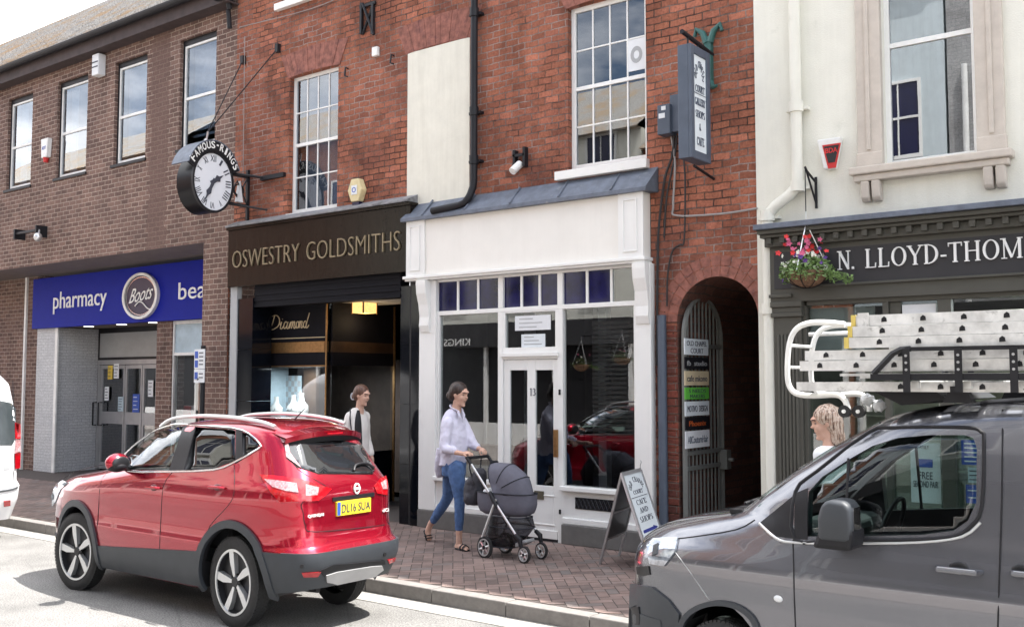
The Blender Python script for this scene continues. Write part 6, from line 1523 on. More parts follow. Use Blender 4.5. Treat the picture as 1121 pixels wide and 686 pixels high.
# door handles, mirror, rails
for px_, py_ in ((369, 277), (555, 277)):
    for sd in (-1, 1):
        p_ = RC.hit(*rearpx([(px_, py_)])[0]); n_ = RC.nrm(p_)
        if sd == 1: p_ = Vector((p_.x, 2*RC.cy-p_.y, p_.z)); n_.y *= -1
        h_ = MB().tube([p_+Vector((-.085, 0, 0))+n_*.0, p_+Vector((-.07, 0, .0))+n_*.026, p_+Vector((.07, 0, .004))+n_*.026, p_+Vector((.085, 0, .004))+n_*.0], [.010, .013, .013, .010], 8)
        hh = h_.build('door_handle', M['redpaint'], car, smooth=True)
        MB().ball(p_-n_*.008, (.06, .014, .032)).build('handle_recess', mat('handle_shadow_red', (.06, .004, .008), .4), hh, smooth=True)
for sd in (-1, 1):
    q = Vector((-7.74 if sd < 0 else -7.98, RC.cy+sd*.685, 1.165))
    k = MB(); k.ball(q, (.070, .105, .080), 18, 12); m_ = k.build('mirror', M['redpaint'], car, smooth=True)
    MB().ball(q+Vector((-.0, 0, -.028)), (.082, .092, .05), 18, 12).tube([q+Vector((0, -sd*.05, -.03)), q+Vector((-.10, -sd*.16, -.06))], [.03, .035], 8).build('mirror_base', M['black'], m_, smooth=True)
    MB().ball(q+Vector((.058, 0, 0)), (.018, .080, .056), 16, 10).build('mirror_glass', M['rim_dark'], m_, smooth=True)
    # roof rail
    P = [(-7.62, 1.455), (-7.52, 1.505), (-7.35, 1.540), (-7.0, 1.560), (-6.6, 1.555), (-6.30, 1.530), (-6.12, 1.495)]
    yy_ = lambda x: RC.cy+sd*(.375-.02*abs(x+6.9))
    Q = smooth_pts([(x, yy_(x), z) for x, z in P], 4, False); k = MB().tube(Q, .0155, 8); k.build('roof_rail', M['silver'], car, smooth=True)
MB().cyl((-6.35, RC.cy+.02, 1.53), (-6.22, RC.cy+.02, 1.63), .006, .003, 6).build('aerial', M['black'], car)
# front: headlamps, bonnet line, grille
patch(RC, z1_([(72, 300), (84, 268), (104, 256), (120, 262), (98, 282), (84, 318), (74, 330)]), .008, 'headlight', M['lens'], car, 4, .01)
strip(RC, z1_([(240, 207), (200, 213), (150, 226), (120, 240), (104, 252)]), .003, 'shut_line', M['black'], car, 0, False, 3, True)
# exhaust, floor, seats
MB().cyl((-6.1, RC.cy-.25, .28), (-5.74, RC.cy-.25, .30), .022, n=12).box(-8.9, -6.1, RC.cy-.40, RC.cy+.40, .22, .27).build('underbody', M['rim_dark'], car)
k = MB()
for (x_, y_) in ((-7.55, -.20), (-7.55, .20), (-6.85, -.20), (-6.85, .20)):
    k.box(x_-.18, x_+.18, RC.cy+y_-.15, RC.cy+y_+.15, .5, .78).prism([(x_+.10, .75), (x_+.20, .75), (x_+.30, 1.2), (x_+.22, 1.22)], RC.cy+y_-.14, RC.cy+y_+.14).box(x_+.24, x_+.30, RC.cy+y_-.07, RC.cy+y_+.07, 1.22, 1.36)
k.build('seats', M['seat'], car, bevel=.03)
k = MB().box(-8.3, -7.95, RC.cy-.42, RC.cy+.42, .7, 1.04); k.build('dashboard', M['seat'], car, bevel=.04)
MB().ring((0, 0, 0), 'x', .15, .13, .02, 24)
trk = .485
wheel(car, FWX, RC.cy-.51, WZ, WR, 1, .86, turn=rad(8), label='front wheel steered slightly towards the road')
wheel(car, RWX, RC.cy-.51, WZ, WR, 1, .86)
wheel(car, FWX, RC.cy+.50, WZ, WR, -1, .86, turn=rad(8)); wheel(car, RWX, RC.cy+.50, WZ, WR, -1, .86)

# ------------------------------------------------------------------ grey van
z3_ = lambda L_: [(680+x/2.542, 420+y/2.542) for x, y in L_]
VX1 = .85
VN = Loft([(.22, -2.74, VX1-.03, .57, 3.4, 7), (.40, -2.80, VX1, .61, 4.2, 8), (.70, -2.81, VX1, .625, 4.4, 8), (.82, -2.80, VX1, .624, 4.4, 8), (.90, -2.80, VX1, .633, 4.4, 8), (.97, -2.78, VX1, .633, 4.4, 8), (1.02, -2.75, VX1, .622, 4.4, 8),
           (1.07, -2.69, VX1, .615, 4, 8), (1.11, -2.60, VX1, .607, 4.2, 8), (1.15, -2.46, VX1, .600, 4.5, 8), (1.18, -2.33, VX1, .597, 5, 8), (1.205, -2.20, VX1, .595, 5.5, 8), (1.23, -2.13, VX1, .592, 6, 8),
           (1.30, -2.04, VX1-.01, .585, 6.5, 8), (1.42, -1.88, VX1-.02, .572, 6.5, 8), (1.55, -1.68, VX1-.03, .555, 6.5, 8), (1.64, -1.53, VX1-.04, .54, 6, 8), (1.69, -1.43, VX1-.05, .525, 5.5, 8), (1.72, -1.33, VX1-.06, .508, 5, 7), (1.745, -1.18, VX1-.08, .47, 4.5, 6), (1.76, -1.02, VX1-.12, .41, 4, 5), (1.768, -.85, VX1-.25, .30, 3, 4)], 5.05)
mirror_cy = VN.cy
van = thing('grey_van', 'metallic grey panel van with ladders on its roof rack, nose cut by the frame', 'van', (-1, VN.cy, 0))
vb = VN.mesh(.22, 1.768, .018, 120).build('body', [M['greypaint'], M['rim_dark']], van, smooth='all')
vm = [M['greypaint'], M['rim_dark']]
cav = VN.mesh(.45, 1.70, .04, 60, inset=.055)
for v in cav.v:
    v.x = max(min(v.x, -.28), -2.35+.9*max(0, v.z-1.2))
cav.mi = [1]*len(cav.f); cut(vb, cav, vm)
vwin = z3_([(518, 424), (522, 300), (560, 258), (630, 212), (700, 172), (770, 150), (860, 142), (955, 142), (980, 150), (990, 180), (988, 330), (965, 380), (925, 408), (830, 420)])
wp_ = [(VN.hit(*p).x, VN.hit(*p).z) for p in vwin]
for sd in (-1, 1):
    mb = MB(); mb.prism(wp_, VN.cy+sd*.35, VN.cy+sd*.9); mb.mi = [1]*len(mb.f); cut(vb, mb, vm)
mb = MB(); mb.prism([(VN.cy-.48, 1.28), (VN.cy+.48, 1.28), (VN.cy+.42, 1.66), (VN.cy-.42, 1.66)], -2.6, -1.2, 'x'); mb.mi = [1]*len(mb.f); cut(vb, mb, vm)
VWX = z3_([(272, 640)])[0]; vwx = VN.hit(*VWX).x
for sd in (-1, 1):
    n = 40; mb = MB(); mb.prism([(vwx+.27*math.cos(2*math.pi*i/n), .37+.43*math.sin(2*math.pi*i/n)) for i in range(n)], VN.cy+sd*.35, VN.cy+sd*.9); mb.mi = [1]*len(mb.f); cut(vb, mb, vm)
    n = 40; mb = MB(); mb.prism([(.25+.27*math.cos(2*math.pi*i/n), .37+.43*math.sin(2*math.pi*i/n)) for i in range(n)], VN.cy+sd*.35, VN.cy+sd*.9); mb.mi = [1]*len(mb.f); cut(vb, mb, vm)
try: vb.data.shade_smooth(); vb.data.set_sharp_from_angle(angle=rad(32))
except Exception: pass
for mir in (None, 'only'): patch(VN, vwin, -.012, 'side_window', M['glass_car'], van, 9, .003, mir, 0, 'all')
patch2d(resample([(VN.cy-.5, 1.25), (VN.cy+.5, 1.25), (VN.cy+.44, 1.68), (VN.cy-.44, 1.68)], .1),
        lambda v: Vector(((lambda e: e[0]+((e[1]-e[0])/2)*(1-(1-min(abs((v[0]-VN.cy)/e[2]), .999)**e[3])**(1/e[3])))(VN.at(v[1])), v[0], v[1])), VN.nrm, .002, 'windscreen', M['glass_car'], van, .09, .003, None, 'all')
strip(VN, z3_([(483, 432), (485, 300), (545, 243), (690, 135), (760, 122), (960, 121), (1002, 134), (1010, 160), (1004, 340), (975, 392), (930, 422), (830, 432), (600, 434)]), .008, 'window_seal', M['black'], van, .001, True, 3, True)
strip(VN, z3_([(632, 206), (624, 424)]), .008, 'quarter_bar', M['black'], van, -.004, False, 0, True)
strip(VN, z3_([(478, 434), (480, 500), (482, 600), (486, 690)]), .0035, 'shut_line', M['black'], van, 0, False, 3, True)
strip(VN, z3_([(1062, 72), (1060, 300), (1054, 500), (1048, 690)]), .004, 'shut_line', M['black'], van, 0, False, 3, True)
strip(VN, z3_([(372, 378), (320, 405), (200, 425), (152, 430)]), .0035, 'shut_line', M['black'], van, 0, False, 3, True)
strip(VN, z3_([(148, 464), (190, 520), (245, 600)]), .0022, 'shut_line', M['panel_grey'], van, 0, False, 2, True)
strip(VN, z3_([(385, 388), (430, 428), (480, 441), (640, 443), (830, 440), (950, 424), (1000, 385)]), .006, 'beltline_trim', M['silver'], van, .003, False, 3, True)
patch(VN, z3_([(388, 385), (478, 312), (478, 430), (432, 424)]), .002, 'pillar_panel', M['black'], van, 5, .01)
patch(VN, z3_([(482, 432), (484, 305), (519, 290), (519, 432)]), .003, 'pillar_panel', M['black'], van, 5, .01)
patch(VN, z3_([(74, 446), (92, 432), (160, 428), (152, 468), (122, 506), (82, 500)]), .010, 'headlight', M['lens'], van, 3, .015)
patch(VN, z3_([(96, 450), (108, 446), (104, 474), (92, 478)]), .016, 'headlight_lens', M['plastic_grey'], van, 3, .01)
patch(VN, z3_([(44, 508), (78, 506), (82, 530), (62, 534), (46, 528)]), .006, 'indicator', M['rim_dark'], van, 3, .01)
patch(VN, z3_([(30, 555), (90, 565), (135, 600), (165, 640), (160, 690), (26, 690)]), .012, 'bumper', M['plastic_grey'], van, 5, .02)
band(VN, .24, .66, -2.5, .014, 'front_bumper', M['plastic_grey'], front=True)
patch(VN, z3_([(38, 620), (56, 618), (60, 650), (58, 668), (40, 668)]), .018, 'bumper_vent', M['black'], van, 3, .01)
n = 24
arc = [(272+115*math.cos(math.pi*i/n), 690-88*math.sin(math.pi*i/n)) for i in range(n+1)]+[(272+100*math.cos(math.pi-math.pi*i/n), 692-76*math.sin(math.pi-math.pi*i/n)) for i in range(n+1)]
patch(VN, z3_(arc), .012, 'wheel_arch', M['plastic_grey'], van, 5, .02)
# black shelf at the windscreen foot, with wiper
MB().box(-2.17, -2.10, VN.cy-.46, VN.cy+.46, 1.20, 1.225).tube([(-2.16, VN.cy-.3, 1.235), (-2.09, VN.cy+.2, 1.28)], .01, 6).build('scuttle', M['black'], van, bevel=.01)
# handle, badge, roof ribs
for (a, b_) in (((878, 513), (1003, 520)), ((1088, 522), (1140, 528))):
    p0, p1 = VN.hit(*z3_([a])[0]), VN.hit(*z3_([b_])[0]); n_ = Vector((0, -1, 0)); zc = (p0.z+p1.z)/2; yb = min(p0.y, p1.y)
    h_ = MB().tube([(p0.x-.0, yb, zc), (p0.x+.01, yb-.03, zc), (p1.x-.012, yb-.03, zc), (p1.x, yb, zc)], [.010, .013, .013, .010], 8).build('door_handle', M['greypaint'], van, smooth=True)
    MB().tube([(p0.x+.012, yb-.036, zc+.008), (p1.x-.016, yb-.036, zc+.008)], .004, 6).build('handle_trim', M['chrome'], h_, smooth=True)
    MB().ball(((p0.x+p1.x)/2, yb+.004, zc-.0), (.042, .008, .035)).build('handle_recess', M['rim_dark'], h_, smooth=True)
p_ = VN.hit(*z3_([(437, 597)])[0]); MB().ball(p_, (.022, .008, .016)).build('side_badge', M['paper'], van, smooth=True)
for i in range(6):
    y_ = VN.cy-.38+.76*i/5; MB().tube([(-1.25, y_, VN.r[-4][0]-.02), (-1.0, y_, 1.757), (-.85, y_, 1.768), (.6, y_, 1.768)], [.004, .012, .013, .013], 6).build('roof_rib', M['greypaint'], van, smooth=True)
# mirror
q = VN.hit(*z3_([(610, 370)])[0]); q = Vector((q.x+.04, VN.cy-.72, 1.25))
MB().prism([(q.x-.068, q.z-.085), (q.x+.068, q.z-.085), (q.x+.078, q.z-.02), (q.x+.074, q.z+.060), (q.x+.05, q.z+.088), (q.x-.02, q.z+.092), (q.x-.052, q.z+.068), (q.x-.07, q.z+.01)], q.y-.075, q.y+.075).build('mirror', M['plastic_grey'], van, smooth=50, bevel=.035)
MB().prism([(q.x-.10, q.z-.12), (q.x+.075, q.z-.12), (q.x+.085, q.z-.03), (q.x-.06, q.z-.03)], q.y-.07, q.y+.10).build('mirror_foot', M['black'], van, bevel=.02)
MB().box(q.x+.060, q.x+.078, q.y-.035, q.y+.05, q.z-.05, q.z+.06).build('mirror_glass', M['chrome'], van)
# cabin
k = MB()
for y_ in (-.27, .27):
    k.box(-1.45, -1.05, VN.cy+y_-.2, VN.cy+y_+.2, .6, .86).prism([(-1.10, .84), (-.97, .84), (-.86, 1.38), (-.95, 1.40)], VN.cy+y_-.19, VN.cy+y_+.19).box(-.95, -.88, VN.cy+y_-.09, VN.cy+y_+.09, 1.42, 1.56)
k.build('seats', M['seat'], van, bevel=.03)
MB().box(-2.0, -1.72, VN.cy-.5, VN.cy+.5, .85, 1.15).build('dashboard', M['seat'], van, bevel=.05)
k = MB(); c0 = Vector((-1.62, VN.cy+.27, 1.1))
k.tube([c0+Vector((.05*math.sin(a), .16*math.cos(a), .15*math.sin(a))) for a in [2*math.pi*i/20 for i in range(20)]], .012, 6, True); k.build('steering_wheel', M['black'], van, smooth=True)
wheel(van, vwx, VN.cy-.53, .36, .35, 1, .72); wheel(van, .25, VN.cy-.53, .36, .35, 1, .72); wheel(van, vwx, VN.cy+.53, .36, .35, -1, .72); wheel(van, .25, VN.cy+.53, .36, .35, -1, .72)
MB().box(-2.3, .7, VN.cy-.35, VN.cy+.35, .2, .3).build('underbody', M['rim_dark'], van)
# things on the dash and seat
one('paper_cup', MB().cyl((-1.66, VN.cy-.3, 1.16), (-1.66, VN.cy-.3, 1.24), .028, .036, 16), M['teal'], 'teal cup standing on the dashboard of the grey van', 'cup', smooth=True)
# roof rack (moves with the van)
k = MB(); RY_ = 4.45; z_b0, z_b1 = 1.85, 1.878; rys = (4.47, 5.60)
for yy in rys:
    k.box(-1.43, .6, yy-.014, yy+.014, z_b0, z_b1)
    k.tube([(-1.42, yy, z_b1), (-1.335, yy, 1.965), (-1.30, yy, 1.982), (-1.26, yy, 1.985)], .014, 6).box(-1.28, .6, yy-.012, yy+.012, 1.975, 1.992)
    for x_ in (-1.275, -1.065, -.855, -.645, -.43, -.2, .1, .4):
        k.box(x_-.015, x_+.015, yy-.020, yy-.0145, 1.80, 1.985)
    for x_ in (-1.09, -.3, .4): k.prism([(x_-.06, 1.755), (x_+.06, 1.755), (x_+.035, 1.81), (x_-.035, 1.81)], yy-.0+.06, yy+.12).box(x_-.015, x_+.015, yy, yy+.10, 1.80, 1.825)
k.build('roof_rack', M['black'], van)
k = MB()
for x_ in (-1.275, -1.065, -.855, -.43, .1): k.box(x_-.012+.02, x_+.02+.02, rys[0]+.016, rys[1]-.016, 1.815, 1.848)
k.build('rack_crossbar', M['alu_lad'], van, bevel=.003)
MB().prism([(-1.46, 1.80), (-1.25, 1.84), (-1.14, 1.765), (-1.34, 1.74)], rys[0]+.12, rys[1]-.1).build('wind_deflector', M['black'], van)
k = MB()
for x_ in (-1.275, -1.065, -.855, -.645, -.43, -.2):
    for j in range(3): k.cyl((x_, rys[0]-.0205, 1.895+j*.03), (x_, rys[0]-.0225, 1.895+j*.03), .006, n=8)
k.build('rack_holes', M['alu'], van)

# ladders
def ladder(name, label, secs, x1, rung, group='ladders on the van roof'):
    t_ = thing(name, label, 'ladder', (secs[0][0], 4.8, secs[0][3]), group)
    for (x0, ya, yb, z0, z1, first) in secs:
        k = MB()
        for yy, s_ in ((ya, 1), (yb, -1)):
            k.box(x0, x1, yy, yy+.004, z0, z1).box(x0, x1, yy+.0041, yy+.022, z1-.005, z1).box(x0, x1, yy+.0041, yy+.022, z0, z0+.005)
        s = k.build('stile', M['alu_lad'], t_)
        rg = MB(); hl = MB(); x_ = first
        while x_ < x1-.05:
            zc = (z0+z1)/2; rg.tube([(x_, ya+.006, zc), (x_, yb, zc)], .0135, 3 if False else 8)
            hl.prism([(x_-.012, zc-.010), (x_+.012, zc-.008), (x_+.010, zc+.008), (x_, zc+.015), (x_-.011, zc+.006)], ya-.003, ya-.0005); x_ += rung
        rg.build('rung', M['alu_lad'], s); hl.build('rung_end', M['rim_dark'], s)
    return t_
P_ = lambda px, py, yy=4.5: Y(px, py, yy)
ld3 = ladder('extension_ladder', 'scuffed triple aluminium ladder, topmost on the van rack, with yellow end caps',
       [(-1.535, 4.500, 5.08, 1.994, 2.040, -1.40), (-1.522, 4.512, 5.06, 2.043, 2.090, -1.39), (-1.510, 4.524, 5.04, 2.093, 2.140, -1.385)], 1.0, .1655)
MB().box(-1.556, -1.5355, 4.497, 4.53, 1.992, 2.042).box(-1.543, -1.5225, 4.509, 4.54, 2.042, 2.092).box(-1.531, -1.5105, 4.521, 4.55, 2.092, 2.142).build('end_cap', M['cream_sign'] if False else mat('yellow_cap', (.62, .48, .12), .6), ld3)
MB().box(-1.50, -1.45, 4.518, 4.52, 2.085, 2.15).build('stile_plate', M['alu_lad'], ld3)
ladder('extension_ladder', 'two-part aluminium ladder lying just under the yellow-capped one, starting further forward',
       [(-1.765, 4.500, 5.10, 1.893, 1.938, -1.67), (-1.745, 4.514, 5.06, 1.941, 1.985, -1.645)], 1.0, .1655)
rl = ladder('roof_ladder', 'roof ladder lowest on the rack with big white hook and small black wheels',
       [(-1.79, 4.52, 5.12, 1.80, 1.842, -1.32)], 1.0, .1655, 'ladders on the van roof')
MB().box(-1.70, 1.0, 5.14, 5.16, 1.86, 1.885).box(-1.72, 1.0, 4.9, 4.93, 1.87, 1.882).build('spare_rail', M['alu_lad'], rl)
hk = lambda px, py, yy=4.56: P_(px, py, yy)
for yy in (4.56, 4.86):
    k = MB(); pts = [(925, 355), (905, 353), (884, 354), (870, 362), (863.5, 380), (862, 410), (865, 424), (873, 431), (890, 433), (915, 432), (924, 437), (928, 446), (928.5, 452)]
    Q = smooth_pts([tuple(Vector((hk(*p).x, yy, hk(*p).z))) for p in pts], 4, False)
    k.tube(Q, .0135, 8); k.build('hook', M['plastic_white'], rl, smooth=True)
k = MB()
for (a, b_) in ((862, 378), (862, 402)): p_ = hk(a+1, b_); k.cyl((p_.x, 4.56, p_.z), (p_.x, 4.86, p_.z-.0), .008, n=8)
k.build('hook_stay', M['plastic_white'], rl)
p_ = hk(928, 450)
for i, dx in enumerate((-.012, .045)):
    w_ = MB().cyl((p_.x+dx, 4.545+.02*i, p_.z), (p_.x+dx, 4.575+.02*i, p_.z), .028, n=20); w_.build('wheel', M['rubber'], rl, smooth=True)
    MB().cyl((p_.x+dx, 4.538+.02*i, p_.z), (p_.x+dx, 4.580+.02*i, p_.z), .009, n=10).build('axle', M['plastic_white'], rl, smooth=True)
a = P_(890, 366, 5.0); one('metal_tube', MB().cyl((a.x-.02, 5.0, a.z), (-1.3, 5.0, a.z+.005), .011, n=10), M['alu_lad'], 'thin steel tube lying behind the ladder hook', 'tube', smooth=True)
for (px, py, lab) in ((950, 437, 'crumpled white rag under the front of the rack'), (962, 444, 'smaller white rag beside the crumpled one')):
    p_ = P_(px, py, 4.7); k = MB(); k.ball(p_, (.028, .03, .026), 12, 9); r2 = random.Random(px)
    for v in k.v: v += Vector((r2.uniform(-1, 1), r2.uniform(-1, 1), r2.uniform(-1, 1)))*.006
    one('rag', k, M['paper'], lab, 'rag', smooth=True)

# ------------------------------------------------------------------ white minibus at the left edge
WV = Loft([(.22, -15.8, -11.98, .61, 3, 14), (.45, -15.9, -11.90, .65, 3, 16), (.62, -15.9, -11.88, .66, 3, 16), (.66, -15.9, -11.94, .65, 3, 16), (1.1, -15.6, -11.95, .65, 3, 16), (1.5, -15.2, -11.98, .62, 4, 14), (1.8, -14.8, -12.03, .57, 4, 12), (1.95, -14.5, -12.12, .50, 4, 6), (2.02, -14.2, -12.3, .40, 4, 5), (2.04, -14.0, -12.6, .25, 3, 4)], 5.39)
mirror_cy = WV.cy
wv = thing('white_minibus', 'white minibus at the left edge, seen from behind with red tail lamps', 'minibus', (-13.9, WV.cy, 0))
wbd = WV.mesh(.22, 2.04, .03, 96).build('body', M['whitepaint'], wv, smooth=35)
patch(WV, [(-30, 438), (-2, 438), (12, 441), (16.5, 447), (16.5, 480), (13, 487), (-30, 487)], .006, 'rear_window', mat('minibus_privacy_glass', (.05, .06, .065), .05, coat=1), wv, 5, .01)
patch(WV, [(16, 462), (21.5, 464), (21.5, 480), (16, 480)], .012, 'taillight', M['tail_red'], wv, 3, .02)
patch(WV, [(16, 496), (21.5, 495), (21, 512), (16, 513)], .012, 'taillight', M['tail_red'], wv, 3, .02)
patch(WV, [(16.5, 481), (21.5, 481), (21.5, 494), (16.5, 495)], .010, 'taillight_lens', M['tail_clear'], wv, 3, .02)
patch(WV, [(4, 548), (11, 547), (11, 553), (4, 554)], .010, 'fog_reflector', M['tail_red'], wv, 3, .02)
strip(WV, [(-20, 540), (10, 536), (19, 533)], .012, 'bumper_step', M['plastic_grey'], wv, 0)
strip(WV, [(14, 416), (15.5, 470), (15, 530)], .004, 'shut_line', M['black'], wv, 0)
patch(WV, [(4, 511), (10, 510.5), (10, 514), (4, 514.5)], .004, 'small_badge', M['panel_grey'], wv, 3, .006)
for sd in (-1, 1):
    for x_ in (-12.72, -15.1): wheel(wv, x_, WV.cy+sd*.50, .34, .34, -sd, .86)
MB().box(-15.5, -12.1, WV.cy-.4, WV.cy+.4, .2, .35).build('underbody', M['rim_dark'], wv)
# ================================================================== people
def J(px, py, yy): return Y(px, py, yy)
def chain(mb, pts, rs, n=14):
    """tapered limb with round ends, sampled smoothly"""
    P = smooth_pts([tuple(p)+(r,) for p, r in zip(pts, rs)], 5, False)
    mb.tube([Vector(q[:3]) for q in P], [max(q[3], .004) for q in P], n)
    mb.ball(pts[0], rs[0]); mb.ball(pts[-1], rs[-1])
def tubel(mb, pts, rx, ry, n=18):
    """torso-like loft: elliptical rings, rx along x, ry along y"""
    P = smooth_pts([tuple(p)+(a, b) for p, a, b in zip(pts, rx, ry)], 4, False); vs = []
    for q in P:
        for i in range(n):
            t = 2*math.pi*i/n; vs.append((q[0]+q[3]*math.cos(t), q[1]+q[4]*math.sin(t), q[2]))
    k = len(P); fs = [(j*n+i, j*n+(i+1) % n, (j+1)*n+(i+1) % n, (j+1)*n+i) for j in range(k-1) for i in range(n)]+[tuple(range(n)), tuple((k-1)*n+i for i in range(n))]
    mb.add(vs, fs)
def head(mb, c, h, facing, sx=.9, sy=.9, yaw_soft=0):
    """skull, jaw, nose, lips, ear; facing = unit vector in plan"""
    f = Vector((facing[0], facing[1], 0)).normalized(); s = Vector((-f.y, f.x, 0)); u = Vector((0, 0, 1)); R = h/2; tl_ = .20; f, u = f*math.cos(tl_)-u*math.sin(tl_), u*math.cos(tl_)+f*math.sin(tl_)
    def P(a, b, c_): return c+f*(a*R*sx)+s*(b*R*sy)+u*(c_*R)
    def bl(a, b, c_, ra, rb, rc):
        m = MB(); m.ball((0, 0, 0), 1, 18, 12)
        for v in m.v: mb.v.append(P(a+v.x*ra, b+v.y*rb, c_+v.z*rc))
        o_ = len(mb.v)-len(m.v)
        for q in m.f: mb.f.append([o_+i for i in q]); mb.mi.append(0)
    bl(-.10, 0, .22, .84, .70, .78); bl(.22, 0, -.12, .56, .56, .62); bl(.34, 0, -.60, .34, .40, .36); bl(.30, 0, -.30, .48, .48, .5)
    bl(.74, 0, .10, .10, .10, .24); bl(.83, 0, -.08, .14, .13, .10); bl(.64, 0, .36, .22, .45, .14)   # nose, brow
    bl(.68, 0, -.38, .11, .22, .055); bl(.66, 0, -.48, .11, .20, .06); bl(.60, 0, -.78, .18, .20, .15)   # lips, chin
    for s_ in (-1, 1): bl(-.05, s_*.70, -.02, .14, .06, .20); bl(.50, s_*.32, -.18, .22, .2, .24)
    return P
def eyes(parent, P, R):
    e = MB(); w = MB(); l = MB()
    for s_ in (-1, 1):
        w.ball(P(.60, s_*.30, .12), R*.075, 10, 7); e.ball(P(.655, s_*.305, .12), R*.045, 8, 6)
        l.tube([P(.62, s_*.50, .28), P(.75, s_*.36, .34), P(.82, s_*.16, .31)], R*.03, 5)
    l.tube([P(.70, -.20, -.43), P(.79, 0, -.425), P(.70, .20, -.43)], R*.03, 5)
    w.build('eye', mat('eye_tone', (.26, .19, .16), .6), parent, smooth=True); e.build('pupil', M['hair_dark'], parent, smooth=True)
    l.build('eyebrows', M['hair_dark'], parent, smooth=True)
def hand_mb(mb, wr, pts_f, thumb, r=.0085):
    """palm from wrist plus five bent fingers"""
    k0 = pts_f[len(pts_f)//2][0]; chain(mb, [wr, (wr+k0)/2, k0], [.022, .026, .022], 10)
    for i, f_ in enumerate(pts_f): chain(mb, [wr+(f_[0]-wr)*.4]+f_, [r*1.3]+[r*(1.05-.08*j) for j in range(len(f_))], 8)
    chain(mb, thumb, [r*1.4, r*1.2, r], 8)
def grip(mb, wr, c, ax, r=.018, span=.075, side=1, up=Vector((0, 0, 1))):
    """fingers closed over a bar at c running along ax"""
    ax = ax.normalized(); d = (c-wr); d = (d-ax*d.dot(ax)).normalized(); u = ax.cross(d).normalized()
    if u.z < 0: u = -u
    F_ = []
    for i in range(4):
        o_ = ax*(span*(i/3-.5)); ln = (.9, 1.0, .96, .8)[i]
        F_.append([c-d*.012+o_+u*r*1.3, c+d*.016*ln+o_+u*r*1.25, c+d*.028*ln+o_-u*r*.1, c+d*.012+o_-u*r*1.3*ln])
    hand_mb(mb, wr, F_, [wr+(c-wr)*.45-ax*span*.35*side, c-d*.015-ax*span*.55*side-u*.004, c+d*.012-ax*span*.35*side-u*r*1.1])

# ---- woman pushing the pram
wo = thing('person', 'woman with dark tied hair in a lilac shirt and jeans pushing a pram', 'person', (Z(506, 600, PV).x, 8.05, PV))
HY = 8.06
hc = J(503, 432, HY); hh = .245
body = MB()
P = head(body, hc, hh, (1, .08), .95, .86)
chain(body, [hc+Vector((-.02, 0, -.06)), J(500, 445, HY), J(498, 453, HY)], [.05, .048, .06])
body_shN, body_shF = J(490, 463, HY-.13), J(505, 461.5, HY+.12)
elN, wrN = J(487, 489, HY-.19), J(507, 496.5, HY-.20)
elF, wrF = J(517, 485, HY+.12), J(526, 491.5, HY+.07)
hN, hF = J(513.5, 498.5, HY-.21), J(528.5, 495.5, HY+.06)
chain(body, [body_shN, elN, wrN], [.042, .034, .023]); chain(body, [body_shF, elF, wrF], [.042, .034, .023])
tubel(body, [J(497, 456, HY), J(497, 470, HY), J(499, 492, HY), J(496, 512, HY)], [.05, .085, .075, .09], [.10, .15, .12, .14])
kN, aN = J(503, 546, HY-.09), J(502.5, 583, HY-.10)
hipN, hipF = J(499, 514, HY-.07), J(494, 514, HY+.08)
kF, aF = J(489, 546, HY+.09), J(471.5, 573, HY+.12)
chain(body, [hipN, kN, aN], [.085, .052, .034]); chain(body, [hipF, kF, aF], [.085, .052, .034])
heelN, ballN, toeN = Vector((aN.x-.02, aN.y, PV+.035)), Vector((aN.x+.075, aN.y-.02, PV+.03)), Vector((aN.x+.13, aN.y-.03, PV+.024))
chain(body, [aN, Vector((aN.x, aN.y, PV+.07)), heelN], [.03, .032, .03]); chain(body, [heelN, ballN, toeN], [.030, .028, .020])
aF2 = J(469, 579, HY+.12); toeF = Vector((aF2.x+.015, aF2.y-.01, PV+.03)); 
chain(body, [aF, aF2, Vector((aF2.x-.012, aF2.y, aF2.z-.04))], [.032, .032, .03]); chain(body, [aF2, Vector((aF2.x, aF2.y, PV+.09)), toeF], [.032, .028, .02])
for i in range(5):
    chain(body, [ballN+Vector((0, (i-2)*.012, 0)), toeN+Vector((.018-.006*i, (i-2)*.013, -.006))], [.011, .008], 8)
    chain(body, [toeF+Vector((0, (i-2)*.012, .02)), toeF+Vector((.012, (i-2)*.013, -.012))], [.011, .008], 8)
hbar0, hbar1 = J(512.5, 500, HY-.23), J(532.5, 497, HY+.12)
hax = (hbar1-hbar0)
grip(body, wrN, hN, hax, .016, .07, 1); grip(body, wrF, hF, hax, .016, .07, 1)
bo = body.build('body', M['skin'], wo); voxel(bo, .0062, 2)
eyes(bo, P, hh/2)
hr = MB()
def hb_(mbb, a, b, c_, ra, rb, rc):
    m = MB(); m.ball((0, 0, 0), 1, 18, 12); o_ = len(mbb.v)
    for v in m.v: mbb.v.append(P(a+v.x*ra, b+v.y*rb, c_+v.z*rc))
    for q in m.f: mbb.f.append([o_+i for i in q]); mbb.mi.append(0)
hb_(hr, -.22, 0, .38, .87, .84, .75); hb_(hr, -.50, 0, .05, .60, .80, .72); hb_(hr, -1.12, 0, -.25, .30, .30, .34); hb_(hr, -.75, 0, -.40, .32, .5, .32)
ho = hr.build('hair', M['hair_dark'], wo); voxel(ho, .006, 2)
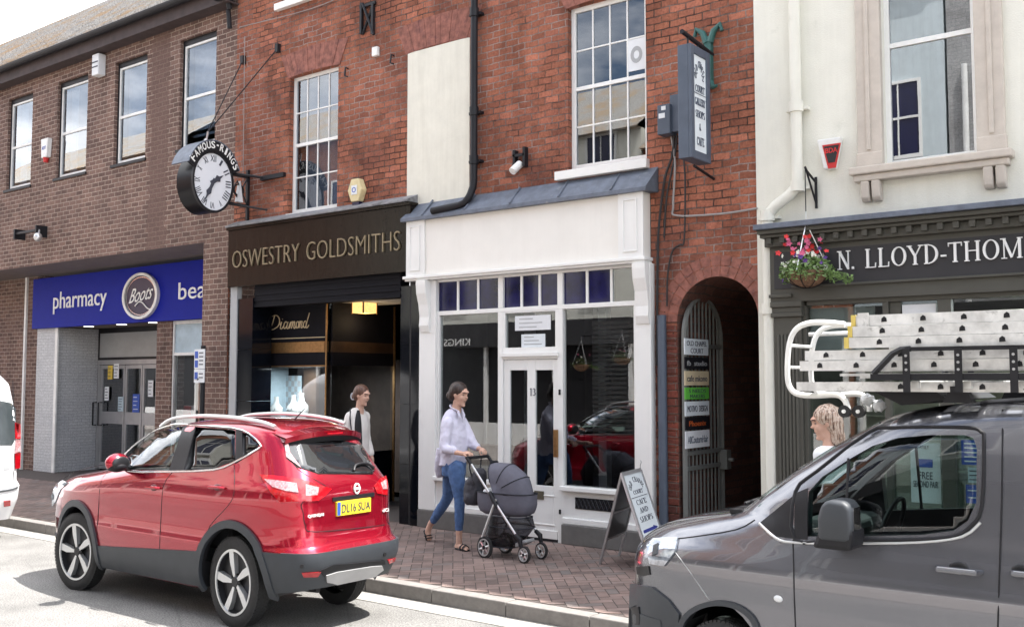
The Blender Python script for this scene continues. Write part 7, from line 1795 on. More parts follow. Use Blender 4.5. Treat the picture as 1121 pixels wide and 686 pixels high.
# shirt
st_ = MB()
tubel(st_, [J(498, 447.5, HY), J(496, 456, HY), J(496.5, 472, HY), J(497, 486, HY), J(497, 499, HY), J(495, 509, HY)], [.055, .090, .125, .135, .128, .118], [.075, .14, .17, .17, .16, .165])
tubel(st_, [J(490, 490, HY), J(487.5, 503, HY), J(485, 516, HY), J(484, 522, HY)], [.09, .075, .045, .02], [.14, .15, .12, .08])
chain(st_, [body_shN, elN+Vector((0, 0, .0)), elN+(wrN-elN)*.45], [.062, .058, .040]); chain(st_, [body_shF, elF, elF+(wrF-elF)*.4], [.062, .058, .040])
for e_, w_ in ((elN, wrN), (elF, wrF)): m_ = e_+(w_-e_)*.45; chain(st_, [m_-(w_-e_)*.05, m_+(w_-e_)*.08], [.045, .044])
so = st_.build('shirt', M['shirt'], wo); r = so.modifiers.new('r', 'REMESH'); r.mode = 'VOXEL'; r.voxel_size = .008
q = so.modifiers.new('s', 'SMOOTH'); q.factor = .5; q.iterations = 3
tx = bpy.data.textures.new('folds', 'CLOUDS'); tx.noise_scale = .085; tx.noise_depth = 2
d_ = so.modifiers.new('d', 'DISPLACE'); d_.texture = tx; d_.strength = .022; d_.mid_level = .5; bake(so)
for p_ in so.data.polygons: p_.use_smooth = True
nk = J(499.5, 448, HY); k = MB()
k.tube([nk+Vector((.062*math.cos(a), .064*math.sin(a), .012-.030*math.cos(a))) for a in [rad(25+310*i/14) for i in range(15)]], [.006]+[.016]*13+[.006], 8, sy=.6)
k.tube([nk+Vector((.055, -.035, -.01)), nk+Vector((.085, -.05, -.055)), nk+Vector((.10, -.03, -.10))], [.014, .013, .004], 8, sy=.5); k.tube([nk+Vector((.055, .035, -.01)), nk+Vector((.085, .03, -.055)), nk+Vector((.10, .0, -.10))], [.014, .013, .004], 8, sy=.5)
k.build('collar', M['shirt'], wo, smooth=True)
# jeans
jn = MB()
tubel(jn, [J(498, 500, HY), J(497, 510, HY), J(497, 520, HY)], [.095, .108, .105], [.14, .155, .15])
chain(jn, [hipN, J(501.5, 530, HY-.08), kN, J(503, 563, HY-.1), J(502.5, 578, HY-.1)], [.092, .080, .058, .052, .041])
chain(jn, [hipF, J(492.5, 530, HY+.08), kF, J(481, 559, HY+.10), J(474.5, 569, HY+.11)], [.092, .080, .058, .052, .041])
jo = jn.build('jeans', M['jeans'], wo); r = jo.modifiers.new('r', 'REMESH'); r.mode = 'VOXEL'; r.voxel_size = .007
q = jo.modifiers.new('s', 'SMOOTH'); q.factor = .5; q.iterations = 2
tx = bpy.data.textures.new('creases', 'CLOUDS'); tx.noise_scale = .05
d_ = jo.modifiers.new('d', 'DISPLACE'); d_.texture = tx; d_.strength = .012; bake(jo)
for p_ in jo.data.polygons: p_.use_smooth = True
# sandals
def sandal(name, heel, toe, ups, m=M['black']):
    k = MB(); d = (toe-heel); k.tube([heel-d*.12, heel, heel+d*.5, toe, toe+d*.14], [.022, .036, .034, .038, .02], 10, sy=.35)
    s_ = k.build('sandal', m, wo, smooth=True)
    k = MB()
    for t_ in (.55, .85):
        c_ = heel+d*t_; sd = d.cross(ups).normalized()
        k.tube([c_-sd*.038, c_-sd*.034+ups*.030, c_+ups*.050, c_+sd*.034+ups*.030, c_+sd*.038], .013, 8, sy=.4)
    k.build('strap', m, s_, smooth=True)
sandal('n', Vector((heelN.x, heelN.y, PV+.012)), Vector((toeN.x-.0, toeN.y, PV+.012)), Vector((0, 0, 1)))
sandal('f', Vector((aF2.x-.035, aF2.y, aF2.z-.02)), Vector((toeF.x-.005, toeF.y, PV+.02)), Vector((1, -.2, .25)).normalized())

# ---- woman in the blazer
HB = 8.32
w2 = thing('person', 'woman in a cream blazer and black top walking past the goldsmiths behind the red car', 'person', (J(392, 440, HB).x, HB, PV))
hc = J(396.5, 433, HB); hh = .235; body = MB(); P = head(body, hc, hh, (1, .10), .95, .86)
chain(body, [hc+Vector((-.02, 0, -.06)), J(394, 445, HB), J(393, 453, HB)], [.05, .048, .06])
gx_, gz_ = J(391.5, 470, HB).x, J(391, 447.5, HB).z
tubel(body, [Vector((gx_, HB, gz_)), Vector((gx_, HB, gz_-.2)), Vector((gx_, HB, gz_-.42)), Vector((gx_, HB, gz_-.6))], [.045, .075, .07, .09], [.06, .12, .11, .13])
for s_, dx in ((-1, .14), (1, -.10)):
    hp = Vector((gx_, HB+s_*.08, gz_-.58)); kk = Vector((gx_+dx*.7, HB+s_*.09, PV+.45)); aa = Vector((gx_+dx, HB+s_*.09, PV+.08)); chain(body, [hp, kk, aa], [.085, .055, .035]); chain(body, [aa, Vector((aa.x+.09, aa.y, PV+.03)), Vector((aa.x+.14, aa.y, PV+.025))], [.034, .03, .02])
    sh_ = Vector((gx_-.005, HB+s_*.115, gz_-.10)); el_ = Vector((gx_-.03, HB+s_*.17, gz_-.32)); wr_ = Vector((gx_+.05, HB+s_*.17, gz_-.54)); chain(body, [sh_, el_, wr_], [.036, .032, .023])
    hd_ = wr_+Vector((.02, 0, -.06)); F_ = [[hd_+Vector((.014*(i-1.5), 0, -.01)), hd_+Vector((.014*(i-1.5), s_*.0, -.045)), hd_+Vector((.014*(i-1.5)+.008, -s_*.012, -.07))] for i in range(4)]
    hand_mb(body, wr_, F_, [wr_+Vector((.02, 0, -.02)), wr_+Vector((.04, -s_*.01, -.05)), wr_+Vector((.045, -s_*.015, -.075))])
bo = body.build('body', M['skin'], w2); voxel(bo, .0065, 2); eyes(bo, P, hh/2)
hr = MB(); hb_(hr, -.22, 0, .38, .87, .83, .75); hb_(hr, -.50, 0, .05, .60, .79, .72); hb_(hr, -1.08, .0, -.30, .26, .30, .30); ho = hr.build('hair', M['hair_brown'], w2); voxel(ho, .006, 2)
k = MB(); P0 = P(-1.05, .2, -.25); k.ring((P0.x, P0.y-.03, P0.z), 'y', .045, .030, .02, 16); k.build('hair_band', M['curtain'], w2, smooth=True)
jk = MB(); tubel(jk, [Vector((gx_, HB, gz_+.015)), Vector((gx_-.005, HB, gz_-.05)), Vector((gx_, HB, gz_-.2)), Vector((gx_, HB, gz_-.4)), Vector((gx_, HB, gz_-.66))], [.055, .08, .11, .105, .13], [.075, .13, .165, .155, .18])
for s_ in (-1, 1):
    sh_ = Vector((gx_-.005, HB+s_*.125, gz_-.085)); el_ = Vector((gx_-.03, HB+s_*.17, gz_-.32)); wr_ = Vector((gx_+.05, HB+s_*.17, gz_-.52)); chain(jk, [sh_, el_, wr_], [.058, .052, .040])
jo = jk.build('blazer', M['blazer'], w2); r = jo.modifiers.new('r', 'REMESH'); r.mode = 'VOXEL'; r.voxel_size = .009; q = jo.modifiers.new('s', 'SMOOTH'); q.factor = .5; q.iterations = 2
d_ = jo.modifiers.new('d', 'DISPLACE'); d_.texture = bpy.data.textures['folds']; d_.strength = .015; bake(jo)
for p_ in jo.data.polygons: p_.use_smooth = True
# black top showing in the open front, lapel line
k = MB(); fr = Vector((1, -.55, 0)).normalized()
tubel(k, [Vector((gx_+.055, HB-.045, gz_-.01)), Vector((gx_+.085, HB-.075, gz_-.12)), Vector((gx_+.090, HB-.075, gz_-.30)), Vector((gx_+.085, HB-.06, gz_-.5))], [.012, .030, .034, .03], [.016, .04, .05, .05]); k.build('top', M['blacktop'], w2, smooth=True)
k = MB().tube([Vector((gx_-.0, HB-.12, gz_+.01)), Vector((gx_+.045, HB-.165, gz_-.1)), Vector((gx_+.075, HB-.165, gz_-.28)), Vector((gx_+.085, HB-.15, gz_-.5))], .008, 6); k.build('lapel_edge', M['trousers'], w2, smooth=True)
k = MB()
for s_, dx in ((-1, .14), (1, -.10)):
    hp = Vector((gx_, HB+s_*.08, gz_-.58)); kk = Vector((gx_+dx*.7, HB+s_*.09, PV+.45)); aa = Vector((gx_+dx, HB+s_*.09, PV+.12)); chain(k, [hp, kk, aa], [.10, .07, .055]); k.tube([Vector((aa.x-.03, aa.y, PV+.02)), Vector((aa.x+.06, aa.y, PV+.025)), Vector((aa.x+.15, aa.y, PV+.02))], [.036, .042, .025], 10, sy=.6)
k.build('trousers', M['trousers'], w2, smooth=True)

# ---- fair-haired woman behind the van
HC = 7.2
w3 = thing('person', 'woman with streaked fair hair and a white top walking left behind the grey van', 'person', (J(905, 460, HC).x, HC, PV))
hc = J(904, 463, HC); hh = .245; body = MB(); P = head(body, hc, hh, (-1, -.5), .95, .86)
gx_, gz_ = hc.x+.02, hc.z-.17
chain(body, [hc+Vector((.02, 0, -.06)), Vector((gx_, HC, gz_+.03)), Vector((gx_, HC, gz_-.02))], [.045, .042, .055])
tubel(body, [Vector((gx_, HC, gz_)), Vector((gx_, HC, gz_-.2)), Vector((gx_, HC, gz_-.42)), Vector((gx_, HC, gz_-.6))], [.05, .09, .075, .10], [.10, .15, .12, .14])
for s_, dx in ((-1, -.14), (1, .10)):
    hp = Vector((gx_, HC+s_*.08, gz_-.58)); kk = Vector((gx_+dx*.7, HC+s_*.09, PV+.45)); aa = Vector((gx_+dx, HC+s_*.09, PV+.08)); chain(body, [hp, kk, aa], [.085, .055, .035]); chain(body, [aa, Vector((aa.x-.09, aa.y, PV+.03)), Vector((aa.x-.14, aa.y, PV+.025))], [.034, .03, .02])
    sh_ = Vector((gx_, HC+s_*.15, gz_-.05)); el_ = Vector((gx_+.03, HC+s_*.18, gz_-.30)); wr_ = Vector((gx_-.1, HC+s_*.17, gz_-.42)); chain(body, [sh_, el_, wr_], [.042, .034, .023])
    hd_ = wr_+Vector((-.06, 0, -.02)); F_ = [[hd_+Vector((0, .014*(i-1.5), 0)), hd_+Vector((-.035, .014*(i-1.5), -.006)), hd_+Vector((-.055, .014*(i-1.5), -.03))] for i in range(4)]
    hand_mb(body, wr_, F_, [wr_+Vector((-.02, 0, .015)), wr_+Vector((-.05, -s_*.025, .012)), wr_+Vector((-.07, -s_*.02, .0))])
bo = body.build('body', M['skin'], w3); voxel(bo, .0065, 2); eyes(bo, P, hh/2)
hr = MB(); hb_(hr, -.20, 0, .38, .86, .86, .74); hb_(hr, -.40, 0, .0, .66, .86, .85); hb_(hr, -.45, 0, -.8, .52, .80, .85); hb_(hr, -.45, 0, -1.4, .38, .62, .5)
ho = hr.build('hair', M['hair_blond'], w3); voxel(ho, .006, 2)
d_ = ho.modifiers.new('d', 'DISPLACE'); d_.texture = bpy.data.textures['creases']; d_.strength = .02; bake(ho)
for p_ in ho.data.polygons: p_.use_smooth = True
jk = MB(); tubel(jk, [Vector((gx_, HC, gz_+.01)), Vector((gx_, HC, gz_-.05)), Vector((gx_, HC, gz_-.2)), Vector((gx_, HC, gz_-.4)), Vector((gx_, HC, gz_-.6))], [.055, .095, .11, .095, .12], [.09, .165, .17, .15, .17])
for s_ in (-1, 1):
    sh_ = Vector((gx_, HC+s_*.15, gz_-.05)); el_ = Vector((gx_+.03, HC+s_*.18, gz_-.30)); wr_ = Vector((gx_-.1, HC+s_*.17, gz_-.42)); chain(jk, [sh_, el_, wr_], [.062, .048, .034])
jo = jk.build('top', M['paper'], w3); voxel(jo, .009, 2)
k = MB()
for s_, dx in ((-1, -.14), (1, .10)):
    hp = Vector((gx_, HC+s_*.08, gz_-.58)); kk = Vector((gx_+dx*.7, HC+s_*.09, PV+.45)); aa = Vector((gx_+dx, HC+s_*.09, PV+.12)); chain(k, [hp, kk, aa], [.10, .07, .055]); k.tube([Vector((aa.x+.03, aa.y, PV+.02)), Vector((aa.x-.06, aa.y, PV+.025)), Vector((aa.x-.15, aa.y, PV+.02))], [.036, .042, .025], 10, sy=.6)
k.build('trousers', M['trousers'], w3, smooth=True)

# ================================================================== pram
pr_ = thing('pram', 'slate-grey pram with raised hood, silver frame and dark basket on the paving', 'pram', (Z(550, 605, PV).x, 7.9, PV))
YN, YF, YC = 7.74, 8.07, 7.905
def T3(px, py, near=True): return Y(px, py, YN if near else YF)
def mirr(p): return Vector((p.x, 2*YC-p.y, p.z))
# silver frame: handle -> front wheel, rear leg
hl = T3(513, 503); jn_ = T3(541, 548); fw = T3(566.5, 588)
rwp = T3(526.5, 592); jt = T3(543, 546)
HCn = Y(569, 609.5, YN)
for s_, fn in ((0, lambda p: p), (1, mirr)):
    MB().tube([fn(hl), fn(jn_), fn(fw)], .0125, 10).build('frame_tube', M['silver'], pr_, smooth=True)
    MB().tube([fn(jt), fn(rwp)], .0125, 10).build('frame_tube', M['silver'], pr_, smooth=True)
    MB().tube([fn(T3(536, 538)), fn(jn_), fn(T3(545, 556))], [.02, .030, .02], 10, sy=.8).build('joint', M['black'], pr_, smooth=True)
    MB().tube([fn(T3(510.5, 500)), fn(T3(516, 508))], .017, 10).build('grip_sleeve', M['black'], pr_, smooth=True)
    MB().tube([fn(T3(564, 585)), fn(T3(569, 590)), fn(T3(570.5, 600))], [.020, .026, .018], 10).build('fork', M['black'], pr_, smooth=True)
MB().tube([T3(511.5, 501), mirr(T3(511.5, 501))], .016, 10).build('handlebar', M['black'], pr_, smooth=True)
MB().tube([rwp+Vector((0, 0, .0)), mirr(rwp)], .012, 8).build('axle', M['black'], pr_, smooth=True)
def pwheel(c, R, n='wheel'):
    k = MB(); k.T = Matrix.Translation(c) @ Matrix.Diagonal((.84, .8, 1, 1)); k.ring((0, 0, 0), 'y', R, R*.80, .036, 32); w_ = k.build(n, M['rubber'], pr_, smooth=True, bevel=.0)
    k = MB(); k.T = Matrix.Translation(c) @ Matrix.Diagonal((.84, .8, 1, 1)); k.ring((0, -.004, 0), 'y', R*.80, R*.70, .042, 32)
    for i in range(6): a = 2*math.pi*i/6+.3; k.tube([(R*.15*math.cos(a), -.012, R*.15*math.sin(a)), (R*.74*math.cos(a), -.014, R*.74*math.sin(a))], [.012, .007], 6)
    k.build('rim', M['silver'], w_, smooth=True)
    k = MB(); k.T = Matrix.Translation(c) @ Matrix.Diagonal((.84, .8, 1, 1)); k.cyl((0, -.026, 0), (0, .02, 0), R*.2, n=14); k.build('hub', M['black'], w_, smooth=True)
RW, FW_ = .105, .080
rc = Vector((Z(524, 612, PV).x, YN-.0, PV+RW)); pwheel(rc, RW); pwheel(mirr(rc), RW)
fc = Vector((Z(570.5, 617, PV).x, YN+.01, PV+FW_)); pwheel(fc, FW_); pwheel(mirr(fc)-Vector((-.0, .03, 0)), FW_)
# carrycot: rounded tub
cot = MB(); ca_, cb_x = Y(526.5, 555, YC), Y(584.5, 555, YC)
zT, zB = Y(550, 538, YC).z, Y(550, 562, YC).z; x0c, x1c = Y(527, 545, YC).x, Y(584, 545, YC).x; xm = (x0c+x1c)/2; al = (x1c-x0c)/2; bl_ = .155
n = 40; k_ = 8
vs = []; 
for j in range(k_+1):
    t = j/k_; z = zB+(zT-zB)*t; s_ = (.80+.20*min(1, t*2.2)**.5) if j else .74
    for i in range(n):
        a = 2*math.pi*i/n; c_, sn = math.cos(a), math.sin(a); e_ = 2/3.2
        vs.append((xm+al*s_*math.copysign(abs(c_)**e_, c_), YC+bl_*s_*math.copysign(abs(sn)**e_, sn), z))
fs = [(j*n+i, j*n+(i+1) % n, (j+1)*n+(i+1) % n, (j+1)*n+i) for j in range(k_) for i in range(n)]+[tuple(range(n))]
cot.add(vs, fs); cot.build('carrycot', M['pramgrey'], pr_, smooth=50)
MB().add([(xm+al*.97*math.copysign(abs(math.cos(a))**.62, math.cos(a)), YC+bl_*.97*math.copysign(abs(math.sin(a))**.62, math.sin(a)), zT-.03) for a in [2*math.pi*i/40 for i in range(40)]], [tuple(range(40))]).build('mattress', M['paper'], pr_)
k = MB(); k.tube([(xm+al*1.005*math.copysign(abs(math.cos(a))**.62, math.cos(a)), YC+bl_*1.01*math.copysign(abs(math.sin(a))**.62, math.sin(a)), zT) for a in [2*math.pi*i/40 for i in range(40)]], .006, 6, True); k.build('cot_rim', M['pramdark'], pr_, smooth=True)
k = MB(); k.ball(Y(538, 537, YC), (.075, .10, .035)); bl__ = k.build('blanket', M['paper'], pr_, smooth=True)
# hood: swept ribs from flat against the front up and over
def hoodp(u, v):
    """u across (0..1 near->far), v along the sweep"""
    ang = rad(-4+112*v); R1 = Y(583.8, 534, YC).x-Y(552, 534, YC).x; piv = Vector((Y(550, 536, YC).x, YC, zT+.0))
    prof = math.sin(math.pi*u)**.55 if 0 < u < 1 else 0
    hgt = (.215+.055*math.sin(math.pi*min(1, v)*.75))*(1) ; rx_ = R1*(1.0)
    d = Vector((math.cos(ang)*rx_, 0, math.sin(ang)*.295)); 
    p = piv+Vector((0, -math.cos(math.pi*u)*bl_*(1.0), 0))+d*prof
    p += d.normalized()*.010*abs(math.sin(v*math.pi*3))*prof*-1
    return p
k = MB(); k.sheet(hoodp, 20, 26); hd_ = k.build('hood', M['pramgrey'], pr_, smooth='all'); s_ = hd_.modifiers.new('s', 'SOLIDIFY'); s_.thickness = .008; bake(hd_)
k = MB()
for v in (.0, .335, .667, 1.0): k.tube([hoodp(i/20, v) for i in range(1, 20)], .0055, 6)
k.build('hood_piping', M['pramdark'], pr_, smooth=True)
k = MB(); pk = hoodp(.5, .97); k.tube([pk+Vector((-.02, -.06, 0)), pk+Vector((-.0, 0, .008)), pk+Vector((-.02, .06, 0))], .012, 8); k.build('hood_handle', M['black'], pr_, smooth=True)
# lower basket
b0, b1 = T3(534, 572), T3(578, 572)
zt1, zb1 = Y(555, 563, YC).z, Y(555, 598, YC).z
def ell(x_, z_, a, b_): return [(x_+a*math.copysign(abs(math.cos(t))**.6, math.cos(t)), YC+b_*math.copysign(abs(math.sin(t))**.6, math.sin(t)), z_) for t in [2*math.pi*i/32 for i in range(32)]]
xa, xb = Y(541, 575, YC).x, Y(580, 575, YC).x; xm2 = (xa+xb)/2
R0 = ell((Y(533, 597, YC).x+Y(566, 597, YC).x)/2, zb1+.01, (Y(566, 597, YC).x-Y(533, 597, YC).x)/2, .13); R1_ = ell(xm2, (zt1+zb1)/2+.05, (xb-xa)/2*1.04, .15); R2 = ell(xm2-.01, zB-.012, (xb-xa)/2*.98, .14)
k = MB().add(R0+R1_+R2, [(j*32+i, j*32+(i+1) % 32, (j+1)*32+(i+1) % 32, (j+1)*32+i) for j in range(2) for i in range(32)]+[tuple(range(32))]); bs = k.build('basket', M['mesh'], pr_, smooth=50)
for R__ in (R0, R1_, R2): MB().tube(R__, .006, 6, True).build('basket_edge', M['pramdark'], bs, smooth=True)
MB().ball(Y(548, 594, YC), (.07, .09, .05)).build('basket_bundle', M['trousers'], pr_, smooth=True)
MB().prism([(Y(569, 590, YC).x, Y(569, 593, YC).z), (Y(580, 588, YC).x, Y(580, 589, YC).z), (Y(580, 592, YC).x, Y(580, 593, YC).z), (Y(569, 592, YC).x, Y(569, 598, YC).z)], YC-.08, YC+.08).build('footrest', M['panel_grey'], pr_, bevel=.01)
# changing bag hung from the handle
bg = thing('changing_bag', 'soft dark grey bag hanging from the pram handle', 'bag', (Y(520, 552, 7.9).x, 7.9, Y(520, 553, 7.9).z))
k = MB(); tubel(k, [Y(519, 552, 7.88), Y(518, 545, 7.88), Y(520, 530, 7.9), Y(524, 519, 7.9), Y(525, 512, 7.9)], [.055, .085, .095, .07, .03], [.09, .12, .12, .09, .05])
bo = k.build('bag_body', M['plastic_grey'], bg); r = bo.modifiers.new('r', 'REMESH'); r.mode = 'VOXEL'; r.voxel_size = .008; q = bo.modifiers.new('s', 'SMOOTH'); q.iterations = 3; d_ = bo.modifiers.new('d', 'DISPLACE'); d_.texture = bpy.data.textures['folds']; d_.strength = .03; bake(bo)
bo.data.materials.clear(); bo.data.materials.append(mat('dark_bag_fabric', (.045, .045, .055), .85, var=.2, bmp=.2))
for p_ in bo.data.polygons: p_.use_smooth = True
MB().tube([Y(519, 530, 7.80), Y(514, 512, 7.82), Y(515, 501, 7.86)], .008, 6).tube([Y(526, 520, 7.95), Y(526, 510, 7.98), Y(527, 500, 8.0)], .008, 6).build('bag_strap', M['black'], bg, smooth=True)

# ================================================================== A-board
ab = thing('pavement_sign', 'folding a-board on the paving with blue-grey capitals and an arrow', 'a-board', (Z(690, 605, PV).x, 8.0, PV))
# corners: readable face top-left, top-right, bottom-left, bottom-right (foot on the paving)
A1 = Vector((-4.845, 8.0, .988)); rg_ = Vector((-.11, .53, 0)); A2 = A1+rg_
B1 = Vector((-4.42, 7.85, PV)); B2 = B1+rg_; C1 = Vector((-5.18, 8.15, PV)); C2 = C1+rg_
def quadbar(mb, p, q, w, n_, th):
    d = (q-p).normalized(); s = n_.cross(d).normalized()*w/2; t = n_*th/2
    mb.add([p-s-t, p+s-t, p+s+t, p-s+t, q-s-t, q+s-t, q+s+t, q-s+t], [(0, 1, 2, 3), (4, 7, 6, 5), (0, 4, 5, 1), (1, 5, 6, 2), (2, 6, 7, 3), (3, 7, 4, 0)])
nF_ = (A2-A1).cross(B1-A1).normalized()
if nF_.x < 0: nF_ = -nF_
nB_ = (A2-A1).cross(C1-A1).normalized()
if nB_.x > 0: nB_ = -nB_
k = MB()
for p, q in ((A1, B1), (A2, B2)): quadbar(k, p, q, .035, nF_, .02)
quadbar(k, A1, A2, .035, nF_, .02); lo1, lo2 = A1+(B1-A1)*.90, A2+(B2-A2)*.90; quadbar(k, lo1, lo2, .03, nF_, .02)
for p, q in ((A1, C1), (A2, C2)): quadbar(k, p, q, .03, nB_, .02)
m1_, m2_ = A1+(C1-A1)*.42, A2+(C2-A2)*.42; quadbar(k, m1_, m2_, .02, nB_, .02); l1_, l2_ = A1+(C1-A1)*.72, A2+(C2-A2)*.72; quadbar(k, l1_, l2_, .02, nB_, .02)
k.build('frame', M['alu'], ab)
def qpanel(a1, a2, b1, b2, n_, o0, o1): 
    mb = MB(); v = [a1, a2, b2, b1]; mb.add([p+n_*o0 for p in v]+[p+n_*o1 for p in v], [(0, 1, 2, 3), (7, 6, 5, 4), (0, 4, 5, 1), (1, 5, 6, 2), (2, 6, 7, 3), (3, 7, 4, 0)]); return mb
fp = qpanel(A1, A2, lo1, lo2, nF_, -.006, .004).build('face_panel', M['sign_face'], ab)
qpanel(A1, A2, l1_, l2_, nB_, -.004, .004).build('back_panel', M['rim_dark'], ab)
U_ = (A2-A1); V_ = (lo1-A1)
def FP(u, v): return A1+U_*u+V_*v+nF_*.0045
t = MB()
for i, ch in enumerate('OLD CHAPEL'):
    if ch == ' ': continue
    s_ = i/9; a = rad(165-150*s_); pc = FP(.5+.34*math.cos(a), .20-.11*math.sin(a)); uu = (U_.normalized()*math.sin(a)+V_.normalized()*math.cos(a)).normalized(); vv = nF_.cross(uu)
    if vv.dot(V_) > 0: vv = -vv
    serif(t, ch, pc-uu*.018-vv*.02, uu*.038, vv*.05, nF_, .002)
for s_, v0, h_, w_ in (('COURT', .245, .045, .50), ('CAFE', .36, .055, .52), ('AND', .45, .055, .44), ('SHOPS', .545, .06, .68)):
    serif(t, s_, FP(.5-w_/2, v0), U_*w_, -V_*h_, nF_, .002)
quadbar(t, FP(.08, .275), FP(.92, .275), .006, nF_, .003)
t.build('lettering', M['text_dark'], fp)
t = MB(); quadbar(t, FP(.14, .64), FP(.72, .64), .028, nF_, .003); pts = [FP(.70, .61), FP(.90, .64), FP(.70, .67)]; t.add([p+nF_*.0 for p in pts]+[p+nF_*.003 for p in pts], [(0, 1, 2), (5, 4, 3), (0, 3, 4, 1), (1, 4, 5, 2), (2, 5, 3, 0)]); t.build('arrow', mat('navy_print', (.04, .05, .25), .5), fp)
t = MB()
for (u0, u1, v0, v1) in ((.12, .24, .74, .79), (.12, .24, .81, .86), (.78, .88, .72, .80)): quadbar(t, FP(u0, (v0+v1)/2), FP(u1, (v0+v1)/2), .04, nF_, .003)
for s_, v0, w_ in (('FIND US', .775, .4), ('FACEBOOK', .845, .42)): text_mb(t, s_, FP(.30, v0), U_*w_, -V_*.03, .002, N=nF_)
t.build('small_print', M['text_dark'], fp)
for p in (A1, A2): MB().tube([p, p+Vector((0, 0, .05)), p+Vector((.012, 0, .075)), p+Vector((.0, 0, .09))], .005, 5).build('hook', M['alu'], ab) if p is A2 else None
M['opp_grey'] = brick('grey_painted_brick', (.42, .42, .42), (.38, .38, .38), (.32, .32, .32)); M['opp_pale'] = mat('pale_blue_render', (.56, .63, .66), .9, var=.05, streak=.1)
# ================================================================== far side of the street (seen in the windows)
def opp(name, x0, x1, h, m, label, floors, winw=.95, shop=True, col='white'):
    t_ = thing(name, label, 'building', ((x0+x1)/2, -3.6, PV)); yw = -3.6
    MB().box(x0, x1, yw-7, yw, PV, h).build('wall', M[m], t_)
    MB().add([(x0, yw+.25, h), (x1, yw+.25, h), (x1, yw-3.5, h+2.4), (x0, yw-3.5, h+2.4), (x0, yw-7.2, h), (x1, yw-7.2, h)], [(0, 1, 2, 3), (3, 2, 5, 4), (0, 4, 5, 1)]).build('roof', M['slate'], t_)
    n_ = max(1, int((x1-x0)/2.2)); k = MB(); g = MB()
    for f in range(1, floors):
        for i in range(n_):
            c_ = x0+(x1-x0)*(i+.5)/n_; zb = 1.1+2.75*f
            k.box(c_-winw/2, c_+winw/2, yw+.002, yw+.06, zb-.08, zb).box(c_-winw/2, c_-winw/2+.06, yw+.002, yw+.05, zb, zb+1.6).box(c_+winw/2-.06, c_+winw/2, yw+.002, yw+.05, zb, zb+1.6).box(c_-winw/2+.06, c_+winw/2-.06, yw+.002, yw+.05, zb+1.54, zb+1.6).box(c_-winw/2+.06, c_+winw/2-.06, yw+.003, yw+.045, zb+.77, zb+.82).box(c_-.015, c_+.015, yw+.004, yw+.04, zb, zb+1.54)
            g.box(c_-winw/2+.05, c_+winw/2-.05, yw+.006, yw+.02, zb, zb+1.55)
    if g.f: w_ = k.build('windows', M[col], t_); g.build('panes', M['navy'], w_)
    if shop:
        MB().box(x0+.1, x1-.1, yw+.002, yw+.25, 2.75, 3.4).build('shop_fascia', M['olive_panel'], t_)
        k = MB()
        for i in range(n_+1): xx = x0+.1+(x1-x0-.3)*i/n_; k.box(xx, xx+.1, yw+.002, yw+.12, PV, 2.75)
        k.box(x0+.1, x1-.1, yw+.002, yw+.1, PV, .7).build('shop_frame', M['white'], t_)
        MB().box(x0+.15, x1-.15, yw+.003, yw+.03, .7, 2.74).build('shop_glass', M['rim_dark'], t_)
    for xx in (x0+.6, x1-.9):
        k = MB().box(xx, xx+.8, yw-3.9, yw-3.2, h+1.5, h+3.6)
        for i in range(3): k.cyl((xx+.15+.25*i, yw-3.55, h+3.6), (xx+.15+.25*i, yw-3.55, h+4.0), .09, .08, 10)
        k.build('chimney', M['brick_opp'], t_)
    return t_
opp('terrace_building', -1.2, 8, 8.6, 'cream', 'cream rendered building across the street, nearest the camera', 3)
t_ = opp('terrace_building', -5.25, -1.25, 10.8, 'opp_grey', 'grey painted brick building across the street with a white downpipe', 3)
MB().cyl((-4.9, -3.52, PV), (-4.9, -3.52, 8.3), .06).build('downpipe', M['plastic_white'], t_, smooth=True)
opp('terrace_building', -7.2, -5.3, 10.6, 'opp_pale', 'narrow pale blue-grey rendered building across the street', 3)
opp('brick_terrace', -12.5, -7.25, 7.6, 'brick_opp', 'orange brick terrace across the street opposite the white shop', 3)
kg = opp('terrace_building', -22, -12.55, 8.2, 'cream', 'cream building across the street with a lettered dark shop fascia', 3)
t = MB(); text_mb(t, 'KINGS', (-17.7, -3.348, 2.80), (-.95, 0, 0), (0, 0, .2), .01, N=(0, 1, 0)); t.build('lettering', M['sign_white'], kg)
opp('brick_terrace', -33, -22.05, 9.5, 'brick_opp', 'tall orange brick building across the street opposite the pharmacy', 3)
opp('brick_terrace', -50, -33.05, 10.5, 'brick_opp', 'long orange brick building furthest left across the street', 3)
for i, (px, py) in enumerate(((638.5, 399), (683, 392))):
    q = Y(px, py, 20.6); c_ = Vector((q.x, 18-20.6, q.z))
    basket('hanging_basket', c_, .22, ('flower basket across the street, left one of the pair mirrored in the shop glass', 'flower basket across the street, right one of the pair mirrored in the shop glass')[i], 260, 8, c_.z+.6, 'flower baskets across the street', ('flower_w', 'flower_p'))
    one('basket_bracket', MB().tube([(c_.x, -3.6, c_.z+.75), (c_.x, c_.y, c_.z+.7)], .02, 6).box(c_.x-.03, c_.x+.03, -3.6, -3.56, c_.z+.3, c_.z+.8), M['black'], 'iron arm across the street carrying the '+('left' if i == 0 else 'right')+' mirrored flower basket', 'bracket')

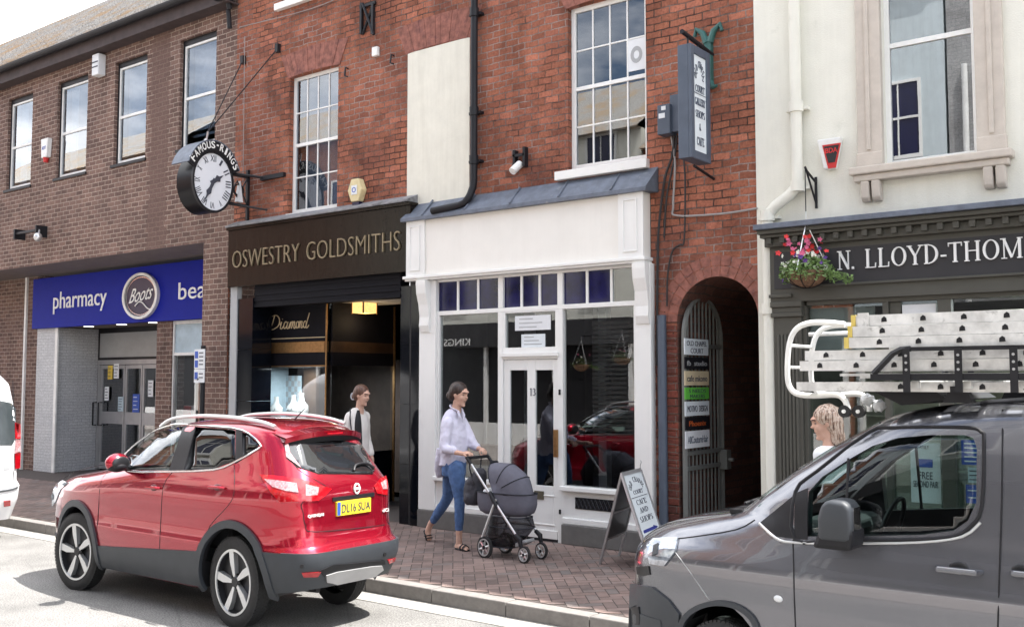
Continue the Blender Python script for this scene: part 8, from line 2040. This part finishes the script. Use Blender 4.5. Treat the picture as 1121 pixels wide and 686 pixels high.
# ================================================================== light, sky, camera
sd = Vector((.40, .24, 1)).normalized()
sun = bpy.data.lights.new('sun', 'SUN'); sun.energy = 5.0; sun.angle = rad(.53); sun.color = (1, .96, .90)
so = bpy.data.objects.new('sun', sun); COL.objects.link(so); so.rotation_euler = sd.to_track_quat('Z', 'Y').to_euler(); so.location = (0, 0, 30)
w = bpy.data.worlds.new('World'); scene.world = w; w.use_nodes = True; nt = w.node_tree; bg = nt.nodes['Background']
sky = nt.nodes.new('ShaderNodeTexSky'); sky.sky_type = 'NISHITA'; sky.sun_disc = False
sky.sun_elevation = math.asin(sd.z); sky.sun_rotation = math.atan2(sd.x, sd.y)
sky.air_density = 1.0; sky.dust_density = 2.2; sky.ozone_density = 1.0
# thin bright cloud veil over the blue
tc = nt.nodes.new('ShaderNodeTexCoord'); mp = nt.nodes.new('ShaderNodeMapping'); mp.inputs['Scale'].default_value = (1, 1, 2.5); nt.links.new(tc.outputs['Generated'], mp.inputs[0])
cn = noise(nt, mp.outputs[0], 2.4, 7, .6); sy_ = nt.nodes.new('ShaderNodeSeparateXYZ'); nt.links.new(tc.outputs['Generated'], sy_.inputs[0])
ma = nt.nodes.new('ShaderNodeMath'); ma.operation = 'MULTIPLY_ADD'; ma.inputs[1].default_value = .22; nt.links.new(sy_.outputs[1], ma.inputs[0]); nt.links.new(cn, ma.inputs[2])
cf = ramp(nt, ma.outputs[0], [(.33, (0, 0, 0)), (.54, (1, 1, 1))])
cc_ = mixc(nt, cf, sky.outputs[0], (14.5, 14.6, 14.9)); nt.links.new(cc_, bg.inputs[0]); bg.inputs[1].default_value = .115
cam = bpy.data.cameras.new('camera'); co = bpy.data.objects.new('camera', cam); COL.objects.link(co); scene.camera = co
cam.sensor_width = 36; cam.lens = F/1121*36; cam.clip_end = 500; cam.clip_start = .05; co.location = EYE
co.matrix_world = Matrix(((R_.x, UP.x, -FW.x, EYE.x), (R_.y, UP.y, -FW.y, EYE.y), (R_.z, UP.z, -FW.z, EYE.z), (0, 0, 0, 1)))
vs = scene.view_settings; vs.view_transform = 'Standard'; vs.look = 'None'; vs.exposure = 1.36; vs.gamma = 1
try: scene.display_settings.display_device = 'sRGB'
except Exception: pass
scene.cycles.max_bounces = 8; scene.cycles.transparent_max_bounces = 16; scene.cycles.diffuse_bounces = 4; scene.cycles.glossy_bounces = 4
scene.cycles.use_denoising = True; scene.cycles.caustics_reflective = False; scene.cycles.caustics_refractive = False
